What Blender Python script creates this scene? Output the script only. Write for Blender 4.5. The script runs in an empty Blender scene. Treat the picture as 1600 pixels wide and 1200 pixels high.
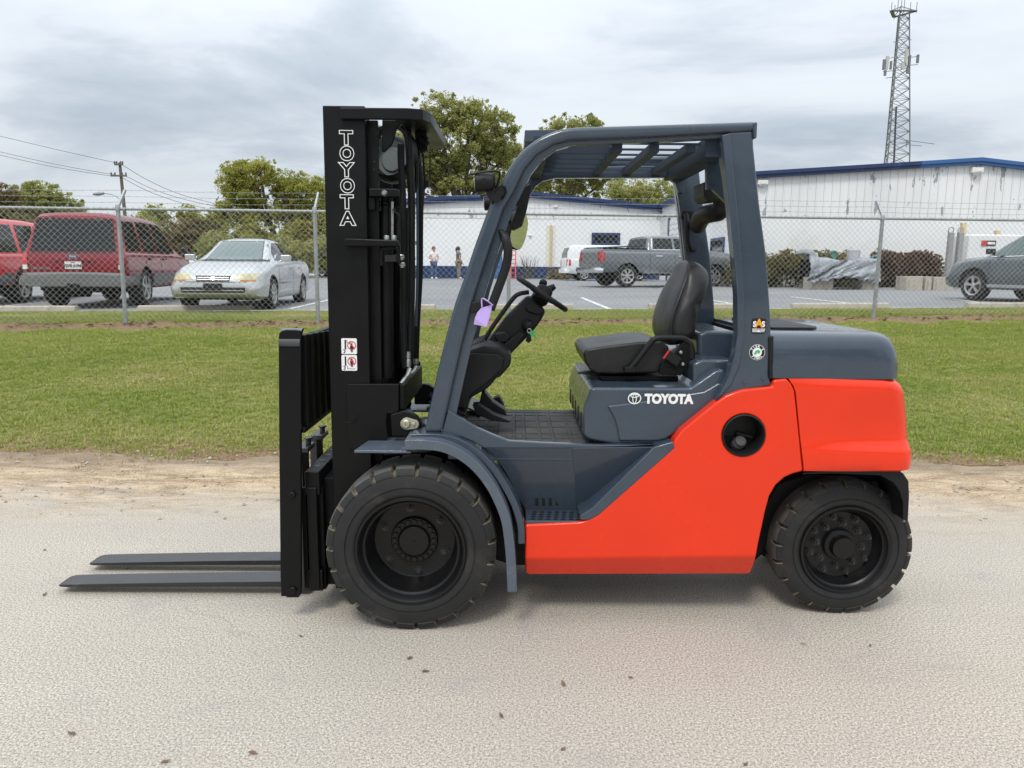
import bpy, bmesh, math, random
import numpy as np
from mathutils import Vector, Matrix
R = math.radians
random.seed(7)
RNG = np.random.default_rng(11)
SC = bpy.context.scene
COL = SC.collection

# ------------------------------------------------------------------ camera
FPX, CAMZ = 1150.0, 1.6
PITCH, ROLL = R(9.05), R(0.5)
_f = Vector((0, math.cos(PITCH), -math.sin(PITCH)))
_r0 = Vector((1, 0, 0)); _u0 = Vector((0, math.sin(PITCH), math.cos(PITCH)))
_r = _r0 * math.cos(ROLL) + _u0 * math.sin(ROLL)
_u = _u0 * math.cos(ROLL) - _r0 * math.sin(ROLL)
cd = bpy.data.cameras.new('camera'); cam = bpy.data.objects.new('camera', cd); COL.objects.link(cam)
cd.sensor_width = 36; cd.lens = FPX / 1600 * 36; cd.clip_start = 0.05; cd.clip_end = 5000
mw = Matrix.Identity(4)
for i in range(3):
    mw[i][0] = _r[i]; mw[i][1] = _u[i]; mw[i][2] = -_f[i]
mw[2][3] = CAMZ
cam.matrix_world = mw
SC.camera = cam

def ray(px, py):
    return _r * ((px - 800) / FPX) + _u * ((600 - py) / FPX) + _f
def at(px, py, Y):
    v = ray(px, py); t = Y / v.y
    return Vector((v.x * t, Y, CAMZ + v.z * t))
def onz(px, py, z):
    v = ray(px, py); t = (z - CAMZ) / v.z
    return Vector((v.x * t, v.y * t, z))

# ------------------------------------------------------------------ sky, sun, exposure
W = bpy.data.worlds.new('World'); SC.world = W; W.use_nodes = True
SUN_EL, SUN_AZ = R(55), R(200)      # azimuth clockwise from +Y: the sun stands behind the camera, slightly left
nt = W.node_tree; nt.nodes.clear()
def N(t, typ, **kw):
    n = t.nodes.new(typ)
    for k, v in kw.items():
        if k.startswith('i_'):
            key = k[2:]
            key = int(key) if key.isdigit() else key.replace('_', ' ')
            n.inputs[key].default_value = v
        else: setattr(n, k, v)
    return n
wl = nt.links.new
sky = N(nt, 'ShaderNodeTexSky', sky_type='NISHITA', sun_disc=False, sun_elevation=SUN_EL, sun_rotation=SUN_AZ)
bg1 = N(nt, 'ShaderNodeBackground', i_Strength=0.08)
wl(sky.outputs[0], bg1.inputs[0])
tc = N(nt, 'ShaderNodeTexCoord')
sep = N(nt, 'ShaderNodeSeparateXYZ'); wl(tc.outputs['Generated'], sep.inputs[0])
zz = N(nt, 'ShaderNodeMath', operation='MAXIMUM', i_1=0.0); wl(sep.outputs[2], zz.inputs[0])
zp = N(nt, 'ShaderNodeMath', operation='ADD', i_1=0.20); wl(zz.outputs[0], zp.inputs[0])
dx = N(nt, 'ShaderNodeMath', operation='DIVIDE'); wl(sep.outputs[0], dx.inputs[0]); wl(zp.outputs[0], dx.inputs[1])
dy = N(nt, 'ShaderNodeMath', operation='DIVIDE'); wl(sep.outputs[1], dy.inputs[0]); wl(zp.outputs[0], dy.inputs[1])
cv = N(nt, 'ShaderNodeCombineXYZ'); wl(dx.outputs[0], cv.inputs[0]); wl(dy.outputs[0], cv.inputs[1])
mp = N(nt, 'ShaderNodeMapping'); mp.inputs['Scale'].default_value = (0.85, 1.25, 1); mp.inputs['Location'].default_value = (6.3, 0.2, 0)
mp.inputs['Rotation'].default_value = (0, 0, 0.12)
wl(cv.outputs[0], mp.inputs[0])
n1 = N(nt, 'ShaderNodeTexNoise', i_Scale=0.8, i_Detail=8.0, i_Roughness=0.56, i_Distortion=0.3); wl(mp.outputs[0], n1.inputs['Vector'])
cr = N(nt, 'ShaderNodeValToRGB'); wl(n1.outputs[0], cr.inputs[0])
el = cr.color_ramp.elements
el[0].position = 0.345; el[0].color = (0.395, 0.445, 0.51, 1)
el[1].position = 0.66; el[1].color = (0.66, 0.70, 0.735, 1)
e = el.new(0.425); e.color = (0.48, 0.53, 0.59, 1)
e = el.new(0.475); e.color = (0.575, 0.62, 0.67, 1)
e = el.new(0.55); e.color = (0.62, 0.665, 0.71, 1)
# overcast sky: brighter overhead than at the horizon (smooth all round)
zb = N(nt, 'ShaderNodeMapRange', i_1=0.1, i_2=1.0, i_3=0.98, i_4=2.45); wl(zz.outputs[0], zb.inputs[0])
bg2 = N(nt, 'ShaderNodeBackground'); wl(cr.outputs[0], bg2.inputs[0]); wl(zb.outputs[0], bg2.inputs[1])
mx = N(nt, 'ShaderNodeMixShader', i_0=0.92); wl(bg1.outputs[0], mx.inputs[1]); wl(bg2.outputs[0], mx.inputs[2])
wo = N(nt, 'ShaderNodeOutputWorld'); wl(mx.outputs[0], wo.inputs[0])
sd = bpy.data.lights.new('sun', 'SUN'); sd.energy = 1.5; sd.angle = R(14); sd.color = (1, 0.96, 0.9)
sun = bpy.data.objects.new('sun', sd); COL.objects.link(sun)
_sd = Vector((math.sin(SUN_AZ) * math.cos(SUN_EL), math.cos(SUN_AZ) * math.cos(SUN_EL), math.sin(SUN_EL)))
sun.rotation_euler = _sd.to_track_quat('Z', 'Y').to_euler()
sun.location = (0, -4, 12)
SC.view_settings.view_transform = 'Standard'; SC.view_settings.look = 'None'
SC.view_settings.gamma = 1; SC.view_settings.exposure = 0.3; SC.view_settings.use_curve_mapping = False
SC.render.engine = 'CYCLES'
SC.cycles.max_bounces = 6; SC.cycles.transparent_max_bounces = 8
SC.cycles.use_denoising = True

# ------------------------------------------------------------------ materials
def srgb(r, g, b):
    def c(v):
        v /= 255.0
        return v / 12.92 if v <= 0.04045 else ((v + 0.055) / 1.055) ** 2.4
    return (c(r), c(g), c(b), 1)
MATS = {}
def mat(name, color, rough=0.5, metal=0.0, coat=0.0, var=0.12, vscale=6.0, bump=0.0, bscale=60.0, dirt=None, dscale=3.0, dlo=0.55, dhi=0.7, spec=None, coord='Object', sheen=0.0, rvar=0.15):
    """a principled material whose colour, gloss and relief vary with noise; dirt = a second colour in patches"""
    if name in MATS: return MATS[name]
    m = bpy.data.materials.new(name); m.use_nodes = True; MATS[name] = m
    t = m.node_tree; b = t.nodes['Principled BSDF']; L = t.links.new
    c = color if len(color) == 4 else (*color, 1)
    tc = N(t, 'ShaderNodeTexCoord')
    n = N(t, 'ShaderNodeTexNoise', i_Scale=vscale, i_Detail=6.0, i_Roughness=0.6); L(tc.outputs[coord], n.inputs['Vector'])
    mr = N(t, 'ShaderNodeMapRange', i_1=0.25, i_2=0.75, i_3=1 - var, i_4=1 + var); L(n.outputs[0], mr.inputs[0])
    mul = N(t, 'ShaderNodeVectorMath', operation='SCALE'); mul.inputs[0].default_value = c[:3]; L(mr.outputs[0], mul.inputs['Scale'])
    col = mul.outputs[0]
    if dirt is not None:
        d = N(t, 'ShaderNodeTexNoise', i_Scale=dscale, i_Detail=8.0, i_Roughness=0.7, i_Distortion=0.4); L(tc.outputs[coord], d.inputs['Vector'])
        dm = N(t, 'ShaderNodeMapRange', i_1=dlo, i_2=dhi); L(d.outputs[0], dm.inputs[0])
        mix = N(t, 'ShaderNodeMix', data_type='RGBA'); L(dm.outputs[0], mix.inputs[0]); L(col, mix.inputs[6])
        mix.inputs[7].default_value = dirt if len(dirt) == 4 else (*dirt, 1)
        col = mix.outputs[2]
    L(col, b.inputs['Base Color'])
    rr = N(t, 'ShaderNodeMapRange', i_1=0.3, i_2=0.7, i_3=max(0.02, rough - rvar * rough), i_4=min(1, rough + rvar * rough)); L(n.outputs[0], rr.inputs[0])
    L(rr.outputs[0], b.inputs['Roughness'])
    b.inputs['Metallic'].default_value = metal; b.inputs['Coat Weight'].default_value = coat; b.inputs['Coat Roughness'].default_value = 0.04
    if spec is not None: b.inputs['Specular IOR Level'].default_value = spec
    if bump > 0:
        bn = N(t, 'ShaderNodeTexNoise', i_Scale=bscale, i_Detail=5.0); L(tc.outputs[coord], bn.inputs['Vector'])
        bp = N(t, 'ShaderNodeBump', i_Strength=bump, i_Distance=0.02); L(bn.outputs[0], bp.inputs['Height']); L(bp.outputs[0], b.inputs['Normal'])
    return m

M_RED = mat('orange_red_paint', (0.76, 0.037, 0.009), 0.26, coat=0.4, spec=0.2, var=0.05, bump=0.02, bscale=9, vscale=2.5)
M_BLU = mat('slate_paint', (0.040, 0.057, 0.080), 0.28, coat=0.55, spec=0.35, var=0.1, bump=0.03, bscale=30)
M_BLUM = mat('slate_paint_matt', (0.034, 0.047, 0.066), 0.6, spec=0.15, var=0.1)
M_BLU2 = mat('slate_paint_worn', (0.075, 0.095, 0.125), 0.42, coat=0.25, var=0.15, bump=0.05, bscale=30, dirt=(0.16, 0.18, 0.21), dscale=5)
M_BLK = mat('black_mast_paint', (0.0045, 0.0046, 0.005), 0.4, spec=0.22, var=0.2, bump=0.03, bscale=25)
M_BLKG = mat('black_machine', (0.004, 0.004, 0.0045), 0.5, spec=0.2, var=0.25, bump=0.06, bscale=50)
M_RIM = mat('black_rim_paint', (0.006, 0.006, 0.0065), 0.36, var=0.2, bump=0.03, bscale=40, spec=0.35)
M_NUT = mat('dark_nut_steel', (0.022, 0.022, 0.023), 0.35, spec=0.5, var=0.3)
M_PLA = mat('black_plastic', (0.008, 0.0082, 0.009), 0.5, spec=0.3, var=0.15, bump=0.10, bscale=220)
M_RUB = mat('solid_rubber', (0.019, 0.019, 0.0195), 0.62, spec=0.35, var=0.3, bump=0.06, bscale=60, dirt=(0.06, 0.056, 0.05), dscale=5, dlo=0.52, dhi=0.8)
M_TREAD = mat('worn_tread', (0.10, 0.096, 0.09), 0.8, spec=0.2, var=0.3, bump=0.1, bscale=40, dirt=(0.17, 0.155, 0.13), dscale=9, dlo=0.5, dhi=0.75)
M_RUBD = mat('dusty_rubber', (0.15, 0.13, 0.095), 0.85, var=0.85, vscale=55)
M_FORK = mat('fork_steel_paint', (0.017, 0.018, 0.020), 0.38, spec=0.5, coat=0.25, metal=0.0, var=0.2, bump=0.04, dirt=(0.06, 0.055, 0.052), dscale=9, dlo=0.6, dhi=0.75)
M_BLKS = mat('mast_black_sheen', (0.006, 0.006, 0.0065), 0.3, spec=0.9, coat=0.8, var=0.1)  # copy of the mast black, extra gloss put in for the bend's sky sheen
M_VIN = mat('black_vinyl', (0.012, 0.012, 0.0125), 0.4, spec=0.4, var=0.2, bump=0.16, bscale=14, dirt=(0.04, 0.039, 0.037), dscale=8, dlo=0.56, dhi=0.8)
M_MATT = mat('ribbed_floor_mat', (0.045, 0.044, 0.043), 0.75, var=0.3, bump=0.1, dirt=(0.085, 0.08, 0.073), dscale=9, dlo=0.45, dhi=0.7)
M_STEEL = mat('zinc_steel', (0.42, 0.42, 0.40), 0.35, metal=0.85, var=0.15, dirt=(0.2, 0.19, 0.15), dscale=30)
M_HOSE = mat('hose_rubber', (0.006, 0.006, 0.0065), 0.6, spec=0.25, var=0.3, bump=0.15, bscale=160)
M_WHT = mat('white_decal', (0.8, 0.8, 0.8), 0.35, var=0.03)
M_DBLK = mat('black_decal', (0.012, 0.012, 0.012), 0.35, var=0.05)
M_DRED = mat('red_decal', (0.6, 0.03, 0.04), 0.35, var=0.05)
M_DORG = mat('orange_decal', (0.85, 0.36, 0.02), 0.35, var=0.05)
M_DGRN = mat('green_decal', (0.05, 0.4, 0.14), 0.35, var=0.1)
M_TAG = mat('lilac_paper', (0.50, 0.36, 0.75), 0.8, var=0.05)
M_GALV = mat('galvanised_steel', (0.36, 0.38, 0.39), 0.45, metal=0.5, var=0.18, vscale=14, dirt=(0.24, 0.24, 0.24), dscale=12)
M_MIR = mat('mirror_glass', (0.75, 0.78, 0.76), 0.03, metal=1.0, var=0.02)

# ------------------------------------------------------------------ mesh helpers
def root_of(o):
    while o.parent: o = o.parent
    return o
def obj(name, geo, m, parent=None, bevel=0.0, seg=2, ang=32, smooth=True, kind=None, label=None):
    """one mesh object from (verts, faces[, material indices]); world coordinates, moved into the frame of its thing"""
    me = bpy.data.meshes.new(name)
    if isinstance(geo, bpy.types.Mesh): me = geo; me.name = name
    else:
        me.from_pydata([tuple(v) for v in geo[0]], [], [tuple(f) for f in geo[1]])
        if len(geo) > 2 and geo[2] is not None: me.polygons.foreach_set('material_index', np.array(geo[2], dtype=np.int32))
    me.validate(clean_customdata=False)
    for mm in (m if isinstance(m, (list, tuple)) else [m]): me.materials.append(mm)
    o = bpy.data.objects.new(name, me); COL.objects.link(o)
    if parent is not None:
        o.parent = parent
        rt = root_of(parent)
        me.transform(Matrix.Translation(-rt.location))
    me.polygons.foreach_set('use_smooth', np.full(len(me.polygons), smooth, dtype=bool))
    if smooth: me.set_sharp_from_angle(angle=R(ang))
    if bevel > 0:
        b = o.modifiers.new('bevel', 'BEVEL'); b.width = bevel; b.segments = seg; b.limit_method = 'ANGLE'; b.angle_limit = R(30); b.harden_normals = True
    if kind: o['kind'] = kind
    if label: o['label'] = label
    me.update()
    return o
def thing(name, label, cat, loc=(0, 0, 0), group=None):
    o = bpy.data.objects.new(name, None); COL.objects.link(o); o.empty_display_size = 0.2
    o.location = loc; o['label'] = label; o['category'] = cat
    if group: o['group'] = group
    return o
def tag(o, label, cat, group=None):
    o['label'] = label; o['category'] = cat
    if group: o['group'] = group
    return o
def copy_tree(o, parent=None):
    c = o.copy(); COL.objects.link(c)
    if parent is not None: c.parent = parent
    for ch in list(o.children): copy_tree(ch, c)
    return c

class MB:
    """collects shapes into one mesh"""
    def __init__(s): s.v = []; s.f = []; s.m = []; s.cur = 0
    def add(s, vs, fs, mi=None):
        o = len(s.v); s.v += [tuple(v) for v in vs]; s.f += [tuple(i + o for i in f) for f in fs]
        s.m += [s.cur if mi is None else mi] * len(fs); return s
    def geo(s): return (s.v, s.f, s.m)
    def box(s, a, b, mt=None):
        x0, y0, z0 = a; x1, y1, z1 = b
        vs = [Vector(p) for p in ((x0,y0,z0),(x1,y0,z0),(x1,y1,z0),(x0,y1,z0),(x0,y0,z1),(x1,y0,z1),(x1,y1,z1),(x0,y1,z1))]
        if mt is not None: vs = [mt @ v for v in vs]
        return s.add(vs, [(0,3,2,1),(4,5,6,7),(0,1,5,4),(1,2,6,5),(2,3,7,6),(3,0,4,7)])
    def bar(s, p, q, w, h, up=(0, 0, 1)):
        p = Vector(p); q = Vector(q); d = (q - p).normalized(); up = Vector(up)
        sd = d.cross(up)
        if sd.length < 1e-4: sd = d.cross(Vector((0, 1, 0)))
        sd.normalize(); up = sd.cross(d)
        vs = []
        for c in (p, q):
            for a, b in ((-1,-1),(1,-1),(1,1),(-1,1)): vs.append(c + sd * (a * w / 2) + up * (b * h / 2))
        return s.add(vs, [(0,1,2,3),(7,6,5,4),(0,4,5,1),(1,5,6,2),(2,6,7,3),(3,7,4,0)])
    def tube(s, pts, r, n=10, caps=True, rr=None):
        pts = [Vector(p) for p in pts]; k = len(pts); vs = []; fs = []
        d0 = (pts[1] - pts[0]).normalized()
        a = d0.orthogonal().normalized()
        for i, p in enumerate(pts):
            d = (pts[min(i + 1, k - 1)] - pts[max(i - 1, 0)]).normalized()
            a = (a - d * a.dot(d)).normalized(); b = d.cross(a)
            ri = rr[i] if rr else r
            for j in range(n):
                t = 2 * math.pi * j / n
                vs.append(p + (a * math.cos(t) + b * math.sin(t)) * ri)
        for i in range(k - 1):
            for j in range(n):
                fs.append((i*n+j, i*n+(j+1)%n, (i+1)*n+(j+1)%n, (i+1)*n+j))
        if caps: fs += [tuple(reversed(range(n))), tuple(range((k-1)*n, k*n))]
        return s.add(vs, fs)
    def cyl(s, p, q, r, n=16): return s.tube([p, q], r, n)
    def lathe(s, prof, c, axis=(0, 1, 0), n=32, closed=False):
        """prof: (radius, distance along axis)"""
        ax = Vector(axis).normalized(); a = ax.orthogonal().normalized(); b = ax.cross(a); c = Vector(c)
        vs = []; fs = []; k = len(prof)
        for r, d in prof:
            for j in range(n):
                t = 2 * math.pi * j / n
                vs.append(c + ax * d + (a * math.cos(t) + b * math.sin(t)) * r)
        for i in range(k - 1):
            for j in range(n): fs.append((i*n+j, i*n+(j+1)%n, (i+1)*n+(j+1)%n, (i+1)*n+j))
        if closed:
            for j in range(n): fs.append(((k-1)*n+j, (k-1)*n+(j+1)%n, (j+1)%n, j))
        return s.add(vs, fs)
    def prism(s, front, vec):
        """front: list of 3-D points; pushed along vec"""
        front = [Vector(p) for p in front]; vec = Vector(vec); n = len(front)
        vs = front + [p + vec for p in front]
        fs = [tuple(range(n)), tuple(reversed(range(n, 2 * n)))] + [(i, n + i, n + (i+1)%n, (i+1)%n) for i in range(n)]
        return s.add(vs, fs)
    def loft(s, rings, closed=True, caps=True):
        n = len(rings[0]); vs = [p for r in rings for p in r]; fs = []
        for i in range(len(rings) - 1):
            for j in range(n if closed else n - 1):
                fs.append((i*n+j, i*n+(j+1)%n, (i+1)*n+(j+1)%n, (i+1)*n+j))
        if caps: fs += [tuple(reversed(range(n))), tuple(range((len(rings)-1)*n, len(rings)*n))]
        return s.add(vs, fs)
def fixn(o):
    bm = bmesh.new(); bm.from_mesh(o.data); bmesh.ops.recalc_face_normals(bm, faces=bm.faces); bm.to_mesh(o.data); bm.free()
    return o
def pxs(pts, Y): return [at(x, y, Y) for x, y in pts]
def panel(name, pts, Y, depth, m, parent, bevel=0.008, seg=3, **kw):
    """an outline at distance Y, given real thickness"""
    o = obj(name, MB().prism(pxs(pts, Y), (0, depth, 0)).geo(), m, parent, bevel=bevel, seg=seg, **kw)
    return fixn(o)
def smooth_path(pts, n=6):
    """Catmull-Rom through the points"""
    P = [Vector(p) for p in pts]; out = []
    P = [P[0] * 2 - P[1]] + P + [P[-1] * 2 - P[-2]]
    for i in range(1, len(P) - 2):
        a, b, c, d = P[i-1], P[i], P[i+1], P[i+2]
        for k in range(n):
            t = k / n
            out.append(0.5 * ((2*b) + (c-a)*t + (2*a-5*b+4*c-d)*t*t + (-a+3*b-3*c+d)*t**3))
    out.append(P[-2]); return out
def text_obj(name, body, m, parent, loc, size, right=(1, 0, 0), up=(0, 0, 1), bold=0.0, outline=0.0, extrude=0.0008, xs=1.0, align='CENTER', spacing=1.0):
    cu = bpy.data.curves.new(name, 'FONT'); cu.body = body; cu.size = size; cu.align_x = align; cu.align_y = 'CENTER'
    cu.offset = bold; cu.extrude = extrude; cu.space_character = spacing; cu.resolution_u = 4
    if outline > 0:
        cu.fill_mode = 'NONE' if hasattr(cu, 'fill_mode') else cu.fill_mode
        cu.extrude = 0; cu.bevel_depth = outline; cu.bevel_resolution = 1
    tmp = bpy.data.objects.new(name, cu); COL.objects.link(tmp)
    bpy.context.view_layer.update()
    dg = bpy.context.evaluated_depsgraph_get()
    me = bpy.data.meshes.new_from_object(tmp.evaluated_get(dg)); bpy.data.objects.remove(tmp)
    r = Vector(right).normalized(); u = Vector(up).normalized(); n = r.cross(u)
    M4 = Matrix(((r.x*xs, u.x, n.x, loc[0]), (r.y*xs, u.y, n.y, loc[1]), (r.z*xs, u.z, n.z, loc[2]), (0, 0, 0, 1)))
    me.transform(M4); me.materials.clear()
    return obj(name, me, m, parent, smooth=False)
# ------------------------------------------------------------------ terrain
def _left(x): return 0.010 * max(-14, min(0, x))
_ys = [-60, 5.5, 5.9, 6.6, 8.5, 10.5, 12.3, 14.4, 31, 43, 800]
_zs = [0, 0, .03, .10, .30, .53, .67, .745, .85, .93, .96]
def gz(x, y):
    k = min(1, max(0, (y - 9) / 6)); k = k * k * (3 - 2 * k)
    k2 = 1 - min(1, max(0, (y - 28) / 12))
    return float(np.interp(y, _ys, _zs)) + (0.009 * max(0, min(x, 40)) * k2 + _left(x)) * k
def fence_y(x): return 12.6 + 0.093 * x
def lot_y(x): return 14.9 + 0.05 * x
_perm = RNG.random((256, 256))
def vnoise(x, y):
    x = np.asarray(x, float); y = np.asarray(y, float)
    xi = np.floor(x).astype(int); yi = np.floor(y).astype(int); fx = x - xi; fy = y - yi
    fx = fx*fx*(3-2*fx); fy = fy*fy*(3-2*fy)
    g = lambda a, b: _perm[a % 256, b % 256]
    return (g(xi, yi)*(1-fx) + g(xi+1, yi)*fx)*(1-fy) + (g(xi, yi+1)*(1-fx) + g(xi+1, yi+1)*fx)*fy
def fnoise(x, y, o=4):
    s = 0; a = 0.5; t = 0
    for k in range(o): s = s + a * vnoise(x * 2**k + 17*k, y * 2**k + 5*k); t += a; a *= .5
    return s / t
def sheet(name, xs, yf0, yf1, ny, m, zf, **kw):
    vs = []; fs = []; nx = len(xs)
    for j in range(ny + 1):
        for x in xs:
            a, b = yf0(x), yf1(x); y = a + (b - a) * j / ny
            vs.append((x, y, zf(x, y)))
    for j in range(ny):
        for i in range(nx - 1):
            fs.append((j*nx+i, j*nx+i+1, (j+1)*nx+i+1, (j+1)*nx+i))
    return obj(name, (vs, fs), m, kind='structure', ang=180, **kw)

def ground_mat(name, kind):
    m = bpy.data.materials.new(name); m.use_nodes = True; t = m.node_tree; L = t.links.new; b = t.nodes['Principled BSDF']
    geo = N(t, 'ShaderNodeNewGeometry'); P = geo.outputs['Position']
    def noise(s, d=5.0, r=0.6, dist=0.0, sc=None):
        n = N(t, 'ShaderNodeTexNoise', i_Scale=s, i_Detail=d, i_Roughness=r, i_Distortion=dist)
        if sc:
            mp = N(t, 'ShaderNodeMapping'); mp.inputs['Scale'].default_value = sc; L(P, mp.inputs[0]); L(mp.outputs[0], n.inputs['Vector'])
        else: L(P, n.inputs['Vector'])
        return n.outputs[0]
    def rng(v, a, bb, lo=0.0, hi=1.0):
        q = N(t, 'ShaderNodeMapRange', i_1=a, i_2=bb, i_3=lo, i_4=hi); L(v, q.inputs[0]); return q.outputs[0]
    def mix(f, c1, c2, mode='MIX'):
        q = N(t, 'ShaderNodeMix', data_type='RGBA', blend_type=mode)
        for s, i in ((c1, 6), (c2, 7)):
            if isinstance(s, tuple): q.inputs[i].default_value = (*s, 1)
            else: L(s, q.inputs[i])
        if isinstance(f, float): q.inputs[0].default_value = f
        else: L(f, q.inputs[0])
        return q.outputs[2]
    def math_(op, a, c):
        q = N(t, 'ShaderNodeMath', operation=op)
        for s, i in ((a, 0), (c, 1)):
            if isinstance(s, (int, float)): q.inputs[i].default_value = s
            else: L(s, q.inputs[i])
        return q.outputs[0]
    sp = N(t, 'ShaderNodeSeparateXYZ'); L(P, sp.inputs[0]); X, Y = sp.outputs[0], sp.outputs[1]
    rough = 0.9; bump_h = None; bs = 0.5; bd = 0.006
    if kind in ('road', 'dirt'):
        g1 = noise(115, 3, 0.85); g2 = noise(300, 2, 0.7)
        grain = math_('ADD', math_('MULTIPLY', g1, 0.65), math_('MULTIPLY', g2, 0.35))
        c = N(t, 'ShaderNodeValToRGB'); L(grain, c.inputs[0]); e = c.color_ramp.elements
        e[0].position = 0.39; e[0].color = (0.095, 0.079, 0.062, 1); e[1].position = 0.62; e[1].color = (0.81, 0.728, 0.62, 1)
        q = e.new(0.47); q.color = (0.35, 0.313, 0.263, 1); q = e.new(0.52); q.color = (0.475, 0.432, 0.37, 1)
        road = c.outputs[0]
        road = mix(rng(noise(0.55, 6, 0.6, 0.5), 0.35, 0.7, 0.0, 0.30), road, (0.30, 0.285, 0.26))
        road = mix(rng(noise(1.3, 7, 0.7, 0.8, (0.35, 1.6, 1)), 0.57, 0.75, 0.0, 0.35), road, (0.21, 0.20, 0.185))
        road = mix(rng(noise(2.6, 7, 0.7, 0.6), 0.56, 0.72, 0.0, 0.38), road, (0.25, 0.245, 0.255))
        road = mix(rng(noise(1.7, 6, 0.65, 0.4), 0.55, 0.7, 0.0, 0.22), road, (0.38, 0.32, 0.265))
        road = mix(rng(noise(26, 4, 0.7), 0.64, 0.72, 0.0, 0.5), road, (0.19, 0.17, 0.15))
        # scattered oil specks and worn darker spots
        v = N(t, 'ShaderNodeTexVoronoi', i_Scale=2.1, i_Randomness=1.0); L(P, v.inputs['Vector'])
        spot = rng(math_('ADD', v.outputs['Distance'], math_('MULTIPLY', noise(34, 4), 0.11)), 0.078, 0.094, 0.8, 0.0)
        road = mix(spot, road, (0.13, 0.105, 0.08))
        # hairline cracks
        vc = N(t, 'ShaderNodeTexVoronoi', i_Scale=0.42, feature='DISTANCE_TO_EDGE')
        wv = N(t, 'ShaderNodeVectorMath', operation='ADD'); nv = N(t, 'ShaderNodeTexNoise', i_Scale=2.2, i_Detail=6.0); L(P, nv.inputs['Vector'])
        sv = N(t, 'ShaderNodeVectorMath', operation='SCALE'); sv.inputs['Scale'].default_value = 0.45; L(nv.outputs[1], sv.inputs[0])
        L(P, wv.inputs[0]); L(sv.outputs[0], wv.inputs[1]); L(wv.outputs[0], vc.inputs['Vector'])
        crack = math_('MULTIPLY', rng(vc.outputs['Distance'], 0.0, 0.006, 0.55, 0.0), rng(noise(0.4, 2), 0.5, 0.62))
        road = mix(crack, road, (0.12, 0.11, 0.10))
        gd = noise(85, 6, 0.85); gd2 = noise(5.5, 8, 0.75, 0.9, (0.4, 1.5, 1))
        c2 = N(t, 'ShaderNodeValToRGB'); L(math_('ADD', math_('MULTIPLY', gd, 0.55), math_('MULTIPLY', gd2, 0.45)), c2.inputs[0]); e = c2.color_ramp.elements
        e[0].position = 0.40; e[0].color = (0.10, 0.065, 0.038, 1); e[1].position = 0.60; e[1].color = (0.64, 0.51, 0.355, 1)
        q = e.new(0.49); q.color = (0.36, 0.265, 0.17, 1)
        dirt = c2.outputs[0]
        ny = math_('ADD', Y, math_('MULTIPLY', math_('SUBTRACT', noise(1.1, 7, 0.65, 0.3), 0.5), 1.5))
        k = rng(ny, 4.35, 5.25)
        base = mix(k, road, dirt)
        # dark damp soil towards the lawn
        k2 = rng(math_('ADD', Y, math_('MULTIPLY', math_('SUBTRACT', noise(2.0, 6, 0.7), 0.5), 0.8)), 5.45, 5.85, 0.0, 0.7)
        base = mix(k2, base, (0.17, 0.125, 0.08))
        bump_h = math_('ADD', math_('MULTIPLY', grain, 0.35), math_('MULTIPLY', gd2, math_('MULTIPLY', k, 3.0))); bs = 0.07
        base = mix(rng(noise(1.0, 5, 0.6, 0.2, (0.07, 1.1, 1)), 0.42, 0.66, 0.0, 0.22), base, (0.27, 0.245, 0.21))
    elif kind == 'lawn':
        yf = math_('SUBTRACT', Y, math_('ADD', math_('MULTIPLY', X, 0.093), 12.45))
        n = noise(2.2, 6, 0.7); d = math_('ABSOLUTE', math_('ADD', yf, math_('MULTIPLY', math_('SUBTRACT', n, 0.5), 1.0)), 0)
        soil = mix(rng(noise(35, 5, 0.7), 0.35, 0.65), (0.12, 0.072, 0.042), (0.34, 0.225, 0.14))
        gr = mix(rng(noise(3.0, 6, 0.65), 0.35, 0.65), (0.12, 0.15, 0.035), (0.22, 0.22, 0.07))
        gr = mix(rng(noise(60, 3), 0.4, 0.7, 0.0, 0.6), gr, (0.20, 0.165, 0.075))
        base = mix(rng(d, 0.32, 0.75), soil, gr)
        base = mix(rng(math_('ADD', Y, math_('MULTIPLY', math_('SUBTRACT', noise(1.6, 6, 0.7), 0.5), 1.2)), 6.0, 6.5, 1.0, 0.0), base, soil)
        bump_h = noise(60, 5, 0.7); bs = 0.8; bd = 0.02
    elif kind == 'asphalt':
        g = noise(60, 3, 0.7)
        base = mix(rng(g, 0.35, 0.65), (0.16, 0.163, 0.168), (0.25, 0.253, 0.26))
        base = mix(rng(noise(0.35, 7, 0.65, 0.6, (0.4, 1.3, 1)), 0.38, 0.68, 0.0, 0.5), base, (0.30, 0.30, 0.30))
        base = mix(rng(noise(0.9, 6, 0.6, 0.8, (0.25, 1.0, 1)), 0.6, 0.72, 0.0, 0.45), base, (0.10, 0.10, 0.105))
        bump_h = g; bs = 0.3
    L(base, b.inputs['Base Color']); b.inputs['Roughness'].default_value = rough
    b.inputs['Specular IOR Level'].default_value = 0.3
    bp = N(t, 'ShaderNodeBump', i_Strength=bs, i_Distance=bd); L(bump_h, bp.inputs['Height']); L(bp.outputs[0], b.inputs['Normal'])
    return m
M_ROAD = ground_mat('pale_chip_road', 'road'); M_DIRT = ground_mat('bare_dirt', 'dirt')
M_LAWN = ground_mat('lawn_soil', 'lawn'); M_LOT = ground_mat('grey_asphalt', 'asphalt')

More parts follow.
